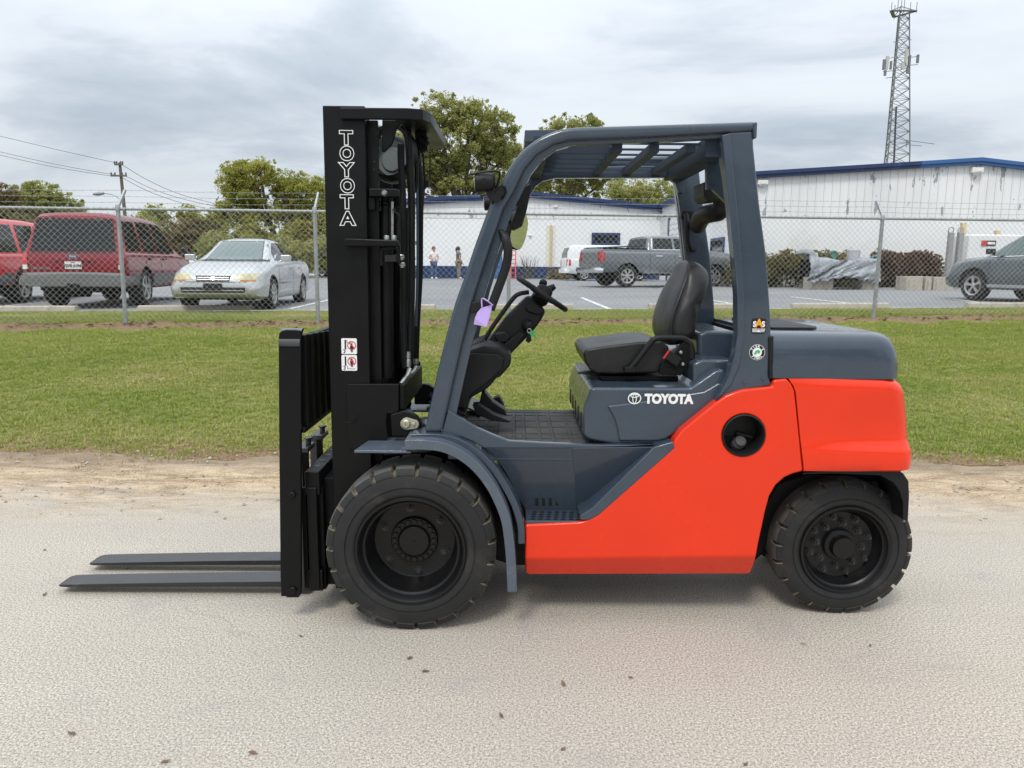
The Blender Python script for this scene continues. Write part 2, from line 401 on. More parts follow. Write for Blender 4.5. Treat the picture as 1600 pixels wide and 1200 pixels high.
def edge1(x): return 4.75 + 0.25 * (float(fnoise(x * 0.8 + 40, 3.3)) - 0.5) * 2
def edge2(x): return 5.92 + 0.16 * (float(fnoise(x * 1.3 + 90, 8.1)) - 0.5) * 2
xs_f = list(np.linspace(-14, 14, 113)); xs_w = [-300, -120, -60, -30] + list(np.linspace(-14, 14, 29)) + [30, 60, 120, 300]
sheet('road', [-300, -60, -30] + xs_f + [30, 60, 300], lambda x: -60, edge1, 24, M_ROAD, lambda x, y: 0.0)
sheet('dirt_shoulder', [-300, -60, -30] + list(np.linspace(-14, 14, 281)) + [30, 60, 300], edge1, edge2, 18, M_DIRT,
      lambda x, y: (gz(x, y) + 0.03 * (float(fnoise(x * 3.0, y * 6.0)) - 0.45) * min(1, max(0, (y - edge1(x)) / 0.35))))
def lawn_z(x, y): return gz(x, y) + 0.05 * (float(fnoise(x * 0.9 + 3, y * 0.9)) - 0.5) * min(1, max(0, (y - 6.0) / 0.8)) * min(1, max(0.1, (15.5 - y) / 2))
sheet('lawn', [-300, -60, -30] + list(np.linspace(-18, 18, 145)) + [30, 60, 300], lambda x: edge2(x) - 0.02, lambda x: lot_y(x), 60, M_LAWN, lawn_z)
sheet('parking_lot', xs_w, lambda x: lot_y(x) - 0.02, lambda x: 60, 40, M_LOT, lambda x, y: gz(x, y) + 0.012)
sheet('ground', [-1500, -300, -60, 0, 60, 300, 1500], lambda x: 59.9, lambda x: 1600, 6, M_LAWN, lambda x, y: gz(x, y) - 0.003)
sheet('ground', [-1500, -300], lambda x: -60, lambda x: 59.9, 8, M_LAWN, lambda x, y: gz(x, y) - 0.01)
sheet('ground', [300, 1500], lambda x: -60, lambda x: 59.9, 8, M_LAWN, lambda x, y: gz(x, y) - 0.01)
sheet('ground', [-1500, 0, 1500], lambda x: -600, lambda x: -59.95, 2, M_ROAD, lambda x, y: 0.0)

# ---- painted bay lines and wheel stops
M_LINE = mat('bay_line_paint', (0.62, 0.62, 0.58), 0.8, var=0.12, vscale=8, dirt=(0.3, 0.3, 0.3), dscale=6, dlo=0.5, dhi=0.7)
def ground_hit(px, py):
    y = 20.0
    for _ in range(40):
        p = at(px, py, y); z = gz(p.x, y) + 0.012
        v = ray(px, py); t = (z - CAMZ) / v.z; y = 0.5 * y + 0.5 * min(60, v.y * t)
    return Vector((v.x * t, y, z))
mb = MB()
for a, b in (((908, 465), (952, 483)), ((1108, 469), (1166, 478)), ((1236, 464), (1362, 478)), ((1488, 467), (1570, 479)), ((522, 467), (452, 483)), ((262, 470), (200, 480)), ((75, 472), (10, 478))):
    p, q = ground_hit(*a), ground_hit(*b); d = (q - p).normalized(); q = p + d * min(5.5, (q - p).length); s = Vector((-d.y, d.x, 0)) * 0.055
    n = 6; vs = []
    for i in range(n + 1):
        c = p.lerp(q, i / n)
        for w in (c - s, c + s): vs.append((w.x, w.y, gz(w.x, w.y) + 0.018))
    mb.add(vs, [(2*i, 2*i+1, 2*i+3, 2*i+2) for i in range(n)])
o = obj('bay_lines', mb.geo(), M_LINE, kind='structure')
M_CONC = mat('pale_concrete', (0.43, 0.385, 0.32), 0.9, var=0.15, vscale=5, bump=0.25, bscale=40, dirt=(0.27, 0.235, 0.19), dscale=4)
STOPS = [(-30, 147, 'pale concrete wheel stop behind the maroon SUV at the left edge'), (238, 405, 'pale concrete wheel stop under the nose of the silver sedan'),
         (560, 682, 'pale concrete wheel stop seen just right of the mast hoses'), (768, 893, 'pale concrete wheel stop seen behind the steering column'),
         (1011, 1152, 'pale concrete wheel stop seen behind the forklift seat'), (1237, 1392, 'pale concrete wheel stop in front of the tarp covered machine'),
         (1520, 1650, 'pale concrete wheel stop in front of the dark grey SUV')]
for a, b, lab in STOPS:
    x0 = (a - 800) / FPX * 15.1; x1 = (b - 800) / FPX * 15.1; y0, y1 = lot_y(x0) + .05, lot_y(x1) + .05
    w = MB(); prof = [(-.09, 0), (-.075, .085), (-.05, .105), (.05, .105), (.075, .085), (.09, 0)]
    d = Vector((x1 - x0, y1 - y0, 0)).normalized(); s = Vector((-d.y, d.x, 0))
    rings = []
    for k in range(7):
        c = Vector((x0, y0, 0)).lerp(Vector((x1, y1, 0)), k / 6); zb = gz(c.x, c.y) + 0.005
        rings.append([Vector((c.x, c.y, zb + pz)) + s * py for py, pz in prof])
    w.loft(rings)
    o = fixn(obj('wheel_stop', w.geo(), M_CONC, bevel=0.01)); tag(o, lab, 'wheel stop', 'wheel stops along the lot edge')

# ---- grass
def grass_mat(name, ramp):
    m = bpy.data.materials.new(name); m.use_nodes = True; t = m.node_tree; L = t.links.new; b = t.nodes['Principled BSDF']
    oi = N(t, 'ShaderNodeObjectInfo'); g = N(t, 'ShaderNodeNewGeometry')
    n = N(t, 'ShaderNodeTexNoise', i_Scale=0.75, i_Detail=6.0, i_Roughness=0.65, i_Distortion=0.6)
    mp = N(t, 'ShaderNodeMapping'); mp.inputs['Scale'].default_value = (0.55, 1.25, 1); L(g.outputs['Position'], mp.inputs[0]); L(mp.outputs[0], n.inputs['Vector'])
    mr = N(t, 'ShaderNodeMapRange', i_1=0.28, i_2=0.72); L(n.outputs[0], mr.inputs[0])
    n2 = N(t, 'ShaderNodeTexNoise', i_Scale=1.0, i_Detail=7.0, i_Roughness=0.7, i_Distortion=0.5)
    mp2 = N(t, 'ShaderNodeMapping'); mp2.inputs['Scale'].default_value = (0.32, 1.5, 1); mp2.inputs['Location'].default_value = (4, 7, 0); L(g.outputs['Position'], mp2.inputs[0]); L(mp2.outputs[0], n2.inputs['Vector'])
    mr2 = N(t, 'ShaderNodeMapRange', i_1=0.52, i_2=0.68, i_3=0.0, i_4=0.34); L(n2.outputs[0], mr2.inputs[0])
    a0 = N(t, 'ShaderNodeMath', operation='MULTIPLY', i_1=0.5); L(mr.outputs[0], a0.inputs[0])
    a = N(t, 'ShaderNodeMath', operation='ADD'); L(a0.outputs[0], a.inputs[0]); L(mr2.outputs[0], a.inputs[1])
    c = N(t, 'ShaderNodeMath', operation='MULTIPLY_ADD', i_1=0.34); L(oi.outputs['Random'], c.inputs[0]); L(a.outputs[0], c.inputs[2])
    cr = N(t, 'ShaderNodeValToRGB'); L(c.outputs[0], cr.inputs[0]); e = cr.color_ramp.elements
    e[0].position, e[0].color = ramp[0][0], (*ramp[0][1], 1); e[1].position, e[1].color = ramp[-1][0], (*ramp[-1][1], 1)
    for p, q in ramp[1:-1]: w = e.new(p); w.color = (*q, 1)
    L(cr.outputs[0], b.inputs['Base Color']); b.inputs['Roughness'].default_value = 0.65; b.inputs['Specular IOR Level'].default_value = 0.2
    b.inputs['Transmission Weight'].default_value = 0.0
    return m
M_GRASS = grass_mat('grass_blades', [(0.08, (0.175, 0.255, 0.042)), (0.34, (0.27, 0.33, 0.066)), (0.57, (0.37, 0.38, 0.115)), (0.75, (0.47, 0.41, 0.19)), (0.97, (0.58, 0.48, 0.30))])
def tuft_group(name, blades, h, wd, m):
    ng = bpy.data.node_groups.new(name, 'GeometryNodeTree')
    ng.interface.new_socket('Geometry', in_out='INPUT', socket_type='NodeSocketGeometry'); ng.interface.new_socket('Geometry', in_out='OUTPUT', socket_type='NodeSocketGeometry')
    L = ng.links.new; gi = N(ng, 'NodeGroupInput'); go = N(ng, 'NodeGroupOutput')
    join = N(ng, 'GeometryNodeJoinGeometry'); rd = random.Random(5)
    for k in range(blades):
        co = N(ng, 'GeometryNodeMeshCone'); co.inputs['Vertices'].default_value = 3; co.inputs['Radius Bottom'].default_value = wd * rd.uniform(.7, 1.2)
        co.inputs['Radius Top'].default_value = 0; co.inputs['Depth'].default_value = h * rd.uniform(.6, 1.25)
        tr = N(ng, 'GeometryNodeTransform'); a = 2 * math.pi * k / blades + rd.uniform(-.5, .5); r = rd.uniform(0, .028)
        tr.inputs['Translation'].default_value = (r * math.cos(a), r * math.sin(a), -0.004)
        lean = rd.uniform(.25, 1.15)
        tr.inputs['Rotation'].default_value = (0, lean, a); tr.inputs['Scale'].default_value = (.45, 1, 1)
        L(co.outputs[0], tr.inputs[0]); L(tr.outputs[0], join.inputs[0])
    sm = N(ng, 'GeometryNodeSetMaterial'); sm.inputs['Material'].default_value = m; L(join.outputs[0], sm.inputs[0])
    iop = N(ng, 'GeometryNodeInstanceOnPoints'); L(gi.outputs[0], iop.inputs['Points']); L(sm.outputs[0], iop.inputs['Instance'])
    rr = N(ng, 'FunctionNodeRandomValue', data_type='FLOAT_VECTOR'); rr.inputs[0].default_value = (-.25, -.25, 0); rr.inputs[1].default_value = (.25, .25, 6.283)
    L(rr.outputs[0], iop.inputs['Rotation'])
    rs = N(ng, 'FunctionNodeRandomValue', data_type='FLOAT'); rs.inputs[2].default_value = .6; rs.inputs[3].default_value = 1.35; L(rs.outputs[1], iop.inputs['Scale'])
    L(iop.outputs[0], go.inputs[0])
    return ng
def grass_points(n, x0, x1, y0, y1, keep):
    x = RNG.uniform(x0, x1, n); y = y0 + (y1 - y0) * RNG.random(n); k = keep(x, y) > RNG.random(n)
    return x[k], y[k]
def keepf(x, y):
    e2 = np.array([5.92]) ; d = y - (5.78 + 0.75 * (fnoise(x * 1.7 + 7, y * 1.7 + 2) - 0.38))
    p = np.clip(d / 0.35, 0, 1) * np.clip(0.55 + 0.9 * fnoise(x * 1.1, y * 1.6 + 30), 0, 1)
    yf = np.abs(y - (12.45 + 0.093 * x) + 0.9 * (fnoise(x * 1.7 + 50, y * 1.7) - 0.5)); p *= np.clip((yf - 0.28) / 0.4, 0.04, 1)
    p *= (y < lot_y(x) - 0.12 - 0.15 * vnoise(x * 3, y)) * (np.abs(x) < 1.2 + y * 0.82)
    return p
gx, gy = grass_points(330000, -12.5, 12.5, 5.55, 15.6, keepf)
zzs = np.array([lawn_z(a, b) for a, b in zip(gx, gy)])
me = bpy.data.meshes.new('grass'); me.vertices.add(len(gx)); me.vertices.foreach_set('co', np.stack([gx, gy, zzs], 1).ravel())
g = bpy.data.objects.new('grass', me); COL.objects.link(g); g['kind'] = 'stuff'; me.materials.append(M_GRASS)
gm = g.modifiers.new('tufts', 'NODES'); gm.node_group = tuft_group('grass_tuft', 12, 0.038, 0.0026, M_GRASS)

M_STRAW = grass_mat('dry_straw', [(0.1, (0.16, 0.115, 0.065)), (0.5, (0.36, 0.27, 0.15)), (0.95, (0.52, 0.42, 0.25))])
def keepd(x, y): return (np.clip((fnoise(x * 2.1 + 70, y * 3.2) - 0.5) * 4, 0, 1) * np.clip((y - 4.9) / 0.6, 0, 1)) * (np.abs(x) < 7.5)
dx_, dy_ = grass_points(6000, -7.5, 7.5, 4.9, 6.3, keepd)
me = bpy.data.meshes.new('dry_grass'); me.vertices.add(len(dx_)); me.vertices.foreach_set('co', np.stack([dx_, dy_, np.array([gz(a, b) for a, b in zip(dx_, dy_)])], 1).ravel())
g2_ = bpy.data.objects.new('dry_grass', me); COL.objects.link(g2_); g2_['kind'] = 'stuff'; me.materials.append(M_STRAW)
gm = g2_.modifiers.new('tufts', 'NODES'); gm.node_group = tuft_group('straw_tuft', 7, 0.035, 0.0022, M_STRAW)

# ---- fallen leaves, twigs and stones
M_LEAF = mat('dead_leaf', (0.15, 0.088, 0.05), 0.8, var=0.5, vscale=3)
mb = MB()
def litter(x, y, z, s):
    a = random.uniform(0, 6.28); c, sn = math.cos(a), math.sin(a); pts = []
    for u, v, h in ((-1, 0, .1), (-.3, .42, .35), (.5, .3, .2), (1, 0, .5), (.4, -.35, .15), (-.4, -.4, .4)):
        pts.append((x + s*(u*c - v*sn), y + s*(u*sn + v*c), z + s*h*random.uniform(.3, 1) + .004))
    mb.add(pts + [(x, y, z + .004)], [(i, (i+1) % 6, 6) for i in range(6)])
for px, py in ((490, 830), (470, 995), (395, 1178), (880, 1172), (258, 1192), (783, 1120), (880, 1070), (1360, 1010), (112, 1148), (665, 1050), (1165, 1196), (985, 1060), (70, 860), (70, 930), (640, 1030)):
    p = onz(px, py, 0); litter(p.x, p.y, 0, random.uniform(.011, .022))
for k in range(420):
    x = random.uniform(-9, 9.5); y = fence_y(x) - .15 + random.gauss(0, .22); litter(x, y, gz(x, y) + .015, random.uniform(.03, .07))
for k in range(160):
    x = random.uniform(-6.5, 6.5); y = random.uniform(4.9, 6.1); litter(x, y, gz(x, y) + .01, random.uniform(.01, .025))
obj('leaf_litter', mb.geo(), M_LEAF, kind='stuff', smooth=False)
mb = MB()
M_STONE = mat('shoulder_gravel', (0.42, 0.37, 0.30), 0.9, var=0.4, vscale=2)
for k in range(900):
    x = random.uniform(-7, 7); y = min(6.0, random.gauss(5.35, .4)); z = gz(x, y); s = random.uniform(.006, .02)
    if y < 4.3: continue
    v = [(x + s*random.uniform(.6, 1.2)*a, y + s*random.uniform(.6, 1.2)*b, z + s*(.9*c + .2)) for a, b, c in ((1,0,0),(0,1,0),(-1,0,0),(0,-1,0),(0,0,1))]
    mb.add(v, [(0,1,4),(1,2,4),(2,3,4),(3,0,4)])
obj('gravel', mb.geo(), M_STONE, kind='stuff', smooth=False)
# ------------------------------------------------------------------ forklift
def apply_bool(o, cutter_geo, op='DIFFERENCE'):
    """cuts a shape out of a mesh for good (parent transform ignored: called before parenting offsets matter)"""
    me = bpy.data.meshes.new('tmp'); me.from_pydata([tuple(v) for v in cutter_geo[0]], [], [tuple(f) for f in cutter_geo[1]])
    c = bpy.data.objects.new('tmp', me); COL.objects.link(c); fixn(c)
    if o.parent: c.location = root_of(o).location * 0
    c.parent = o.parent
    if o.parent is not None: me.transform(Matrix.Translation(-root_of(o).location))
    keep = [m for m in o.modifiers]
    for m in keep: m.show_viewport = False
    b = o.modifiers.new('cut', 'BOOLEAN'); b.object = c; b.operation = op; b.solver = 'EXACT'
    bpy.context.view_layer.update()
    dg = bpy.context.evaluated_depsgraph_get()
    nm = bpy.data.meshes.new_from_object(o.evaluated_get(dg)); nm.name = o.data.name
    o.modifiers.remove(b); o.data = nm
    for m in keep: m.show_viewport = True
    bpy.data.objects.remove(c)
    nm.polygons.foreach_set('use_smooth', np.full(len(nm.polygons), True, dtype=bool)); nm.set_sharp_from_angle(angle=R(32))
    return o

YC = 3.62
_c = at(1000, 800, 3.62)
FL = thing('forklift', 'orange and slate grey forklift truck with black mast parked side on across the road', 'forklift', (_c.x, YC, 0))
def far(Y, d=0.0): return 2 * YC - Y - d          # the same thing on the far side, d = its thickness
YN = 3.12                                          # near body side
def P(x, y, Y=YN): return at(x, y, Y)

# ---- orange panels
RP = [(820.5,820),(905,816),(917,813),(930,806),(1050,701),(1055,686),(1066,672),(1119,629),(1136,617),(1160,609),(1207,604),(1209,594),(1230,592),(1237,600),(1242,610),(1255,736.5),(1241,740),(1227,746),(1213,758),(1203,775),(1196,800),(1191,824),(1185,852),(1182,869),(820.5,873)]
def side_geo():
    top = pxs(RP, YN); low = [at(1178, 884, YN + .033), at(1172, 897, YN + .066), at(824, 898, YN + .066), at(820.5, 893, YN + .054)]
    f = top[:-1] + low + top[-1:]; n = len(f); k = len(top) - 2; bk = [Vector((p.x, YN + .09, p.z)) for p in f]
    fs = [tuple(range(0, k + 1)) + (n - 1,), tuple(range(k, n))]
    fs += [tuple(n + i for i in reversed(q)) for q in list(fs)] + [(i, n + i, n + (i + 1) % n, (i + 1) % n) for i in range(n)]
    return f + bk, fs
body = fixn(obj('side_panel', side_geo(), M_RED, FL, bevel=.011, seg=4))
fc = at(1162, 680, YN)
cy = MB(); cy.cyl(fc + Vector((0, -0.2, 0)), fc + Vector((0, 0.2, 0)), 0.0915, 40)
apply_bool(body, cy.geo())
# far-side panel, same outline
o = fixn(obj('side_panel', side_geo(), M_RED, FL, bevel=.011)); o.data.transform(Matrix.Scale(-1, 4, (0, 1, 0))); o.data.flip_normals()

# ---- filler recess
m = MB(); m.lathe([(0.094, -0.004), (0.088, -0.007), (0.084, 0.0), (0.084, 0.10), (0.0, 0.10)], fc, (0, 1, 0), 40)
cup = fixn(obj('filler_recess', m.geo(), M_PLA, FL))
m = MB(); cc = at(1155, 691, YN + .07); m.lathe([(0.0, -.022), (.020, -.022), (.025, -.018), (.027, .0), (.030, .004), (.030, .03)], cc, (-0.2, 1, -0.75), 18)
fixn(obj('filler_cap', m.geo(), mat('grey_cap', (0.07, 0.07, 0.068), .6, var=.3, bump=.3, bscale=200), cup))
m = MB(); m.bar(at(1150, 676, YN + .09), at(1176, 683, YN + .08), .02, .014); obj('filler_latch', m.geo(), M_PLA, cup, bevel=.003)

# ---- counterweight
def plan_ring(x0, xr, yn, yf, z, r, n=9):
    pts = [(x0, yn)]
    for k in range(1, 7): pts.append((x0 + (xr - r - x0) * k / 7, yn))
    for k in range(n + 1):
        a = -math.pi / 2 + (math.pi / 2) * k / n; pts.append((xr - r + r * math.cos(a), yn + r + r * math.sin(a)))
    for k in range(n + 1):
        a = (math.pi / 2) * k / n; pts.append((xr - r + r * math.cos(a), yf - r + r * math.sin(a)))
    for k in range(6, 0, -1): pts.append((x0 + (xr - r - x0) * k / 7, yf))
    pts.append((x0, yf))
    return [Vector((x, y, z)) for x, y in pts]
def level_loft(name, rows, m, parent, r, ybase, taper=None, bevel=0.0):
    rings = []
    for py, xa, xb, dy in rows:
        a = at(xa, py, ybase); b = at(xb - 7, py, ybase + .1)
        ring = plan_ring(a.x, b.x, ybase, far(ybase), a.z, r)
        out = []
        for p in ring:
            t = min(1, max(0, (p.x - a.x) / (b.x - a.x))); k = taper(t) if taper else 1
            s = 1 if p.y < YC else -1
            w = min(1, abs(p.y - YC) / .35)
            out.append(Vector((p.x, p.y + s * dy * k * w, a.z)))
        rings.append(out)
    mm = MB(); mm.loft(rings)
    return fixn(obj(name, mm.geo(), m, parent, bevel=bevel, ang=40))
rows = [(736,1256,1417,.004),(733,1256,1420,-.010),(722,1255,1421,-.016),(706,1253,1421,-.012),(703,1253,1420.5,-.010),(700,1252.6,1420.5,-.004),(691,1251.5,1420.5,.014),(685,1250.8,1420,.017),(660,1248.5,1418.5,.013),(630,1245.5,1415.5,.012),(612,1243.5,1412,.004),(603,1240,1408,.004),(597,1236,1402,.012),(592,1233,1396,.024)]
rows = [(a, b, c, d) for a, b, c, d in rows]
cwt = level_loft('counterweight', rows, M_RED, FL, 0.085, YN, taper=lambda t: .12 + .88 * t ** .8)
# black arch trim under the counterweight
tr = [(1256,738),(1300,735),(1385,731.5),(1402,734),(1412,740),(1420,752),(1421,775),(1419,815),(1411,812),(1411,785),(1406,768),(1396,754),(1376,743),(1300,740),(1262,741),(1254,742)]
panel('arch_trim', tr, YN + .02, .22, M_PLA, FL, bevel=.004)
o = panel('arch_trim', tr, YN + .02, .22, M_PLA, FL, bevel=.004); o.data.transform(Matrix.Translation((0, far(YN + .02, .22) - YN - .02, 0)))
# ---- slate rear hood
rows = [(591,1205,1402,.0),(575,1205,1403,-.002),(560,1205.5,1402,0),(545,1206,1399,.002),(535,1206,1395,.008),(528,1206,1391,.018),(523.5,1206,1386,.036),(521,1206,1381,.06),(520,1207,1372,.10)]
hood = level_loft('rear_hood', rows, M_BLU, FL, 0.085, YN + .012)
z = at(1207, 517.6, YN + .14).z + .004
m = MB(); a = at(1212, 520, 3.25).x; b = at(1292, 520, 3.25).x
m.loft([[Vector(p) for p in ((a, 3.3, zz), (b - .04, 3.3, zz), (b, 3.36, zz), (b, 3.86, zz), (b - .04, 3.92, zz), (a, 3.92, zz))] for zz in (z - .01, z + .012)])
fixn(obj('hood_cover', m.geo(), M_PLA, hood, bevel=.006))
m = MB(); m.prism(pxs([(1201, 527), (1209, 525), (1208, 592), (1202, 592)], YN + .01), (0, .9, 0)); fixn(obj('hood_seal', m.geo(), M_PLA, hood, bevel=.003))

# ---- engine cover under the seat
EC = [(912,637),(924,606),(1079,606),(1118,579),(1130,577),(1136,585),(1132,604),(1119,626),(1050,682),(1040,690),(1026,698),(966,697),(921,688),(912,682)]
YE = 3.19
m = MB(); ring = pxs(EC, YE)
ec = fixn(obj('engine_cover', m.prism(ring, (0, far(YE) - YE, 0)).geo(), M_BLU, FL, bevel=.022, seg=4))
RPN = [(949,634),(1000,628),(1100,612),(1124,598),(1131,602),(1118,625),(1049,681),(1038,687),(1026,689.5),(968,689.5),(965,672),(960,654)]
panel('cover_panel', RPN, YE - .012, .03, M_BLU, ec, bevel=.009, seg=3)
for k in range(5):
    m = MB(); yy = YE + .10 + .16 * k; q = at(911, 660, YE); m.box((q.x - .0005, yy, q.z - .05), (q.x + .012, yy + .03, q.z + .025)); obj('cover_vent', m.geo(), M_DBLK, ec)
# rear deck behind the seat
dk = [(1083,568),(1098,562),(1150,563),(1150,600),(1118,606),(1083,603)]
panel('rear_deck', dk, 3.25, .74, M_BLU, ec, bevel=.015)
panel('deck_box', [(1090,521),(1104,517),(1150,517),(1150,566),(1090,566)], 3.42, .5, M_BLU, ec, bevel=.02)

# ---- step side, floor
SB = [(700,640),(712,648),(745,668),(772,680),(796,689),(850,692),(930,695),(1024,696),(1048,690),(1049,696),(1020,700.5),(930,700.5),(757,700.5),(738,690),(720,683),(690,677)]
sb = panel('step_side', SB, YN + .025, .03, M_BLU, FL, bevel=.006)
ys_ = lambda y: YN + .028 + .13 * min(1, max(0, (y - 700) / 97))
fixn(obj('lower_side', MB().prism([at(x, y, ys_(y)) for x, y in ((757,700),(896,700),(900,765),(902,799),(822,799),(814,785),(803,762),(786,732),(768,708))], (0, .02, 0)).geo(), M_BLU, sb, bevel=.004))
fixn(obj('lower_side', MB().prism([at(x, y, ys_(y) + d) for x, y, d in ((893.5,700,-.003),(1044,698,-.012),(990,744,.03),(936,797,0),(899.5,799,-.003),(897.5,765,-.003))], (0, .02, 0)).geo(), M_BLU, sb, bevel=.004))
panel('corner_rail', [(1022,699),(1052,690),(1055,700),(936,805),(921,813),(907,813),(906,806),(925,794)], YN - .002, .16, M_BLU, sb, bevel=.006)
m = MB()
for k in range(5):
    x = 836 + k * 10.5; m.prism([at(a_, b_, ys_(b_) - .002) for a_, b_ in ((x, 778), (x + 5, 778), (x + 5.5, 790), (x + .5, 790))], (0, .012, 0))
fixn(obj('step_slot', m.geo(), M_DBLK, sb, bevel=.001))
# step tread: a ledge with grip holes
zs = at(870, 814, YN + .01).z
xa, xb = at(822, 815, YN).x, at(932, 812, YN).x
m = MB(); m.loft([[Vector((xa, YN + .01, z)), Vector((xb - .05, YN + .01, z)), Vector((xb + .02, YN + .19, z)), Vector((xa, YN + .19, z))] for z in (zs - .03, zs)])
st = fixn(obj('step_tread', m.geo(), M_BLU, FL, bevel=.004))
m = MB()
for r in range(4):
    for k in range(8):
        x = xa + .03 + k * .034 + r * .004; y = YN + .028 + r * .032
        ring = [Vector((x + .010 * math.cos(t * math.pi / 4), y + .008 * math.sin(t * math.pi / 4), zs)) for t in range(8)]
        m.loft([[p + Vector((0, 0, dz)) for p in ring] for dz in (-.002, .003)])
obj('grip_holes', m.geo(), M_DBLK, st, kind='stuff')
# recess behind the step, dark chassis
CH = [(590,715),(700,700),(820,716),(826,884),(1168,884),(1196,800),(1225,745),(1400,742),(1400,790),(1250,800),(1190,880),(600,850)]
panel('chassis', [(575,712),(700,702),(826,712),(826,872),(1165,872),(1192,790),(1232,745),(1396,742),(1396,790),(1330,800),(1240,830),(1175,880),(800,884),(700,850),(600,840)], 3.42, .40, M_BLKG, FL, bevel=.01)
fixn(obj('wheel_well', MB().prism(pxs([(1196,790),(1216,757),(1260,742),(1400,738),(1412,750),(1412,800),(1404,800),(1396,765),(1376,752),(1262,755),(1232,775),(1206,830),(1188,868),(1182,866)], YN + .24), (0, far(YN + .24) - YN - .24, 0)).geo(), M_BLKG, FL, bevel=.004))
xb0, xb1 = at(1135, 800, YN).x, at(1162, 800, YN).x
obj('bulkhead', MB().box((xb0, YN + .092, .31), (xb1, far(YN + .092), .86)).geo(), M_BLKG, FL, bevel=.005)
zf = 0.812
m = MB(); xa, xb = at(703, 650, 3.3).x, at(1075, 688, 3.3).x
m.box((xa, YN + .05, zf - .06), (xb, far(YN + .05), zf - .012))
fl = fixn(obj('floor_plate', m.geo(), M_BLU, FL, bevel=.006))
# floor mat made of raised pads
xm0 = at(722, 660, 3.4).x; xm1 = at(922, 688, 3.4).x
mt = obj('floor_mat', MB().box((xm0, YN + .085, zf - .0125), (xm1, far(YN + .085), zf)).geo(), M_MATT, FL, bevel=.004)
cols = [(0, .09), (.10, .17), (.18, .26), (.27, .40), (.41, .48), (.49, .60), (.61, .70), (.71, .84), (.85, .98)]
rws = [(0, .12), (.13, .24), (.25, .42), (.43, .60), (.61, .78), (.79, .88), (.89, 1)]
for i, (u0, u1) in enumerate(cols):
    for j, (v0, v1) in enumerate(rws):
        if i == 3 and j in (2, 3): 
            if j == 3: continue
            v1 = rws[3][1]
        xl = xm1 - xm0; yl = far(YN + .1) - YN - .1
        obj('mat_pad', MB().box((xm0 + u0*xl + .004, YN + .1 + v0*yl + .003, zf + .0005), (xm0 + u1*xl - .004, YN + .1 + v1*yl - .003, zf + .006)).geo(), M_MATT, mt, bevel=.002, seg=1)

# ---- wheels
def fork_tyre(Rr, w, nl, rings, gd):
    """solid tyre: shoulder lugs with notches between them; axis y, outer face at y=0"""
    prof = rings  # list of (r, y, is_shoulder)
    angs = []
    for l in range(nl):
        for t, low in ((0, 0), (.2, 0), (.4, 0), (.6, 0), (.79, 0), (.82, 1), (.97, 1)): angs.append((2 * math.pi * (l + t) / nl, low))
    vs = []; fs = []; mi = []; n = len(angs)
    rd = random.Random(nl)
    for r, y, sh in prof:
        for a, low in angs:
            rr = r - gd * low * sh; yy = y + (0.012 * low if sh and y < w * .2 else 0)
            vs.append((rr * math.cos(a), yy, rr * math.sin(a)))
    for i in range(len(prof) - 1):
        for j in range(n):
            fs.append((i*n+j, i*n+(j+1)%n, (i+1)*n+(j+1)%n, (i+1)*n+j))
            lw = angs[j][1] or angs[(j+1) % n][1]
            mi.append(1 if (lw and prof[i][2] and prof[i+1][2]) else (2 if prof[i][0] > Rr * .984 and prof[i+1][0] > Rr * .984 else 0))
    return vs, fs, mi
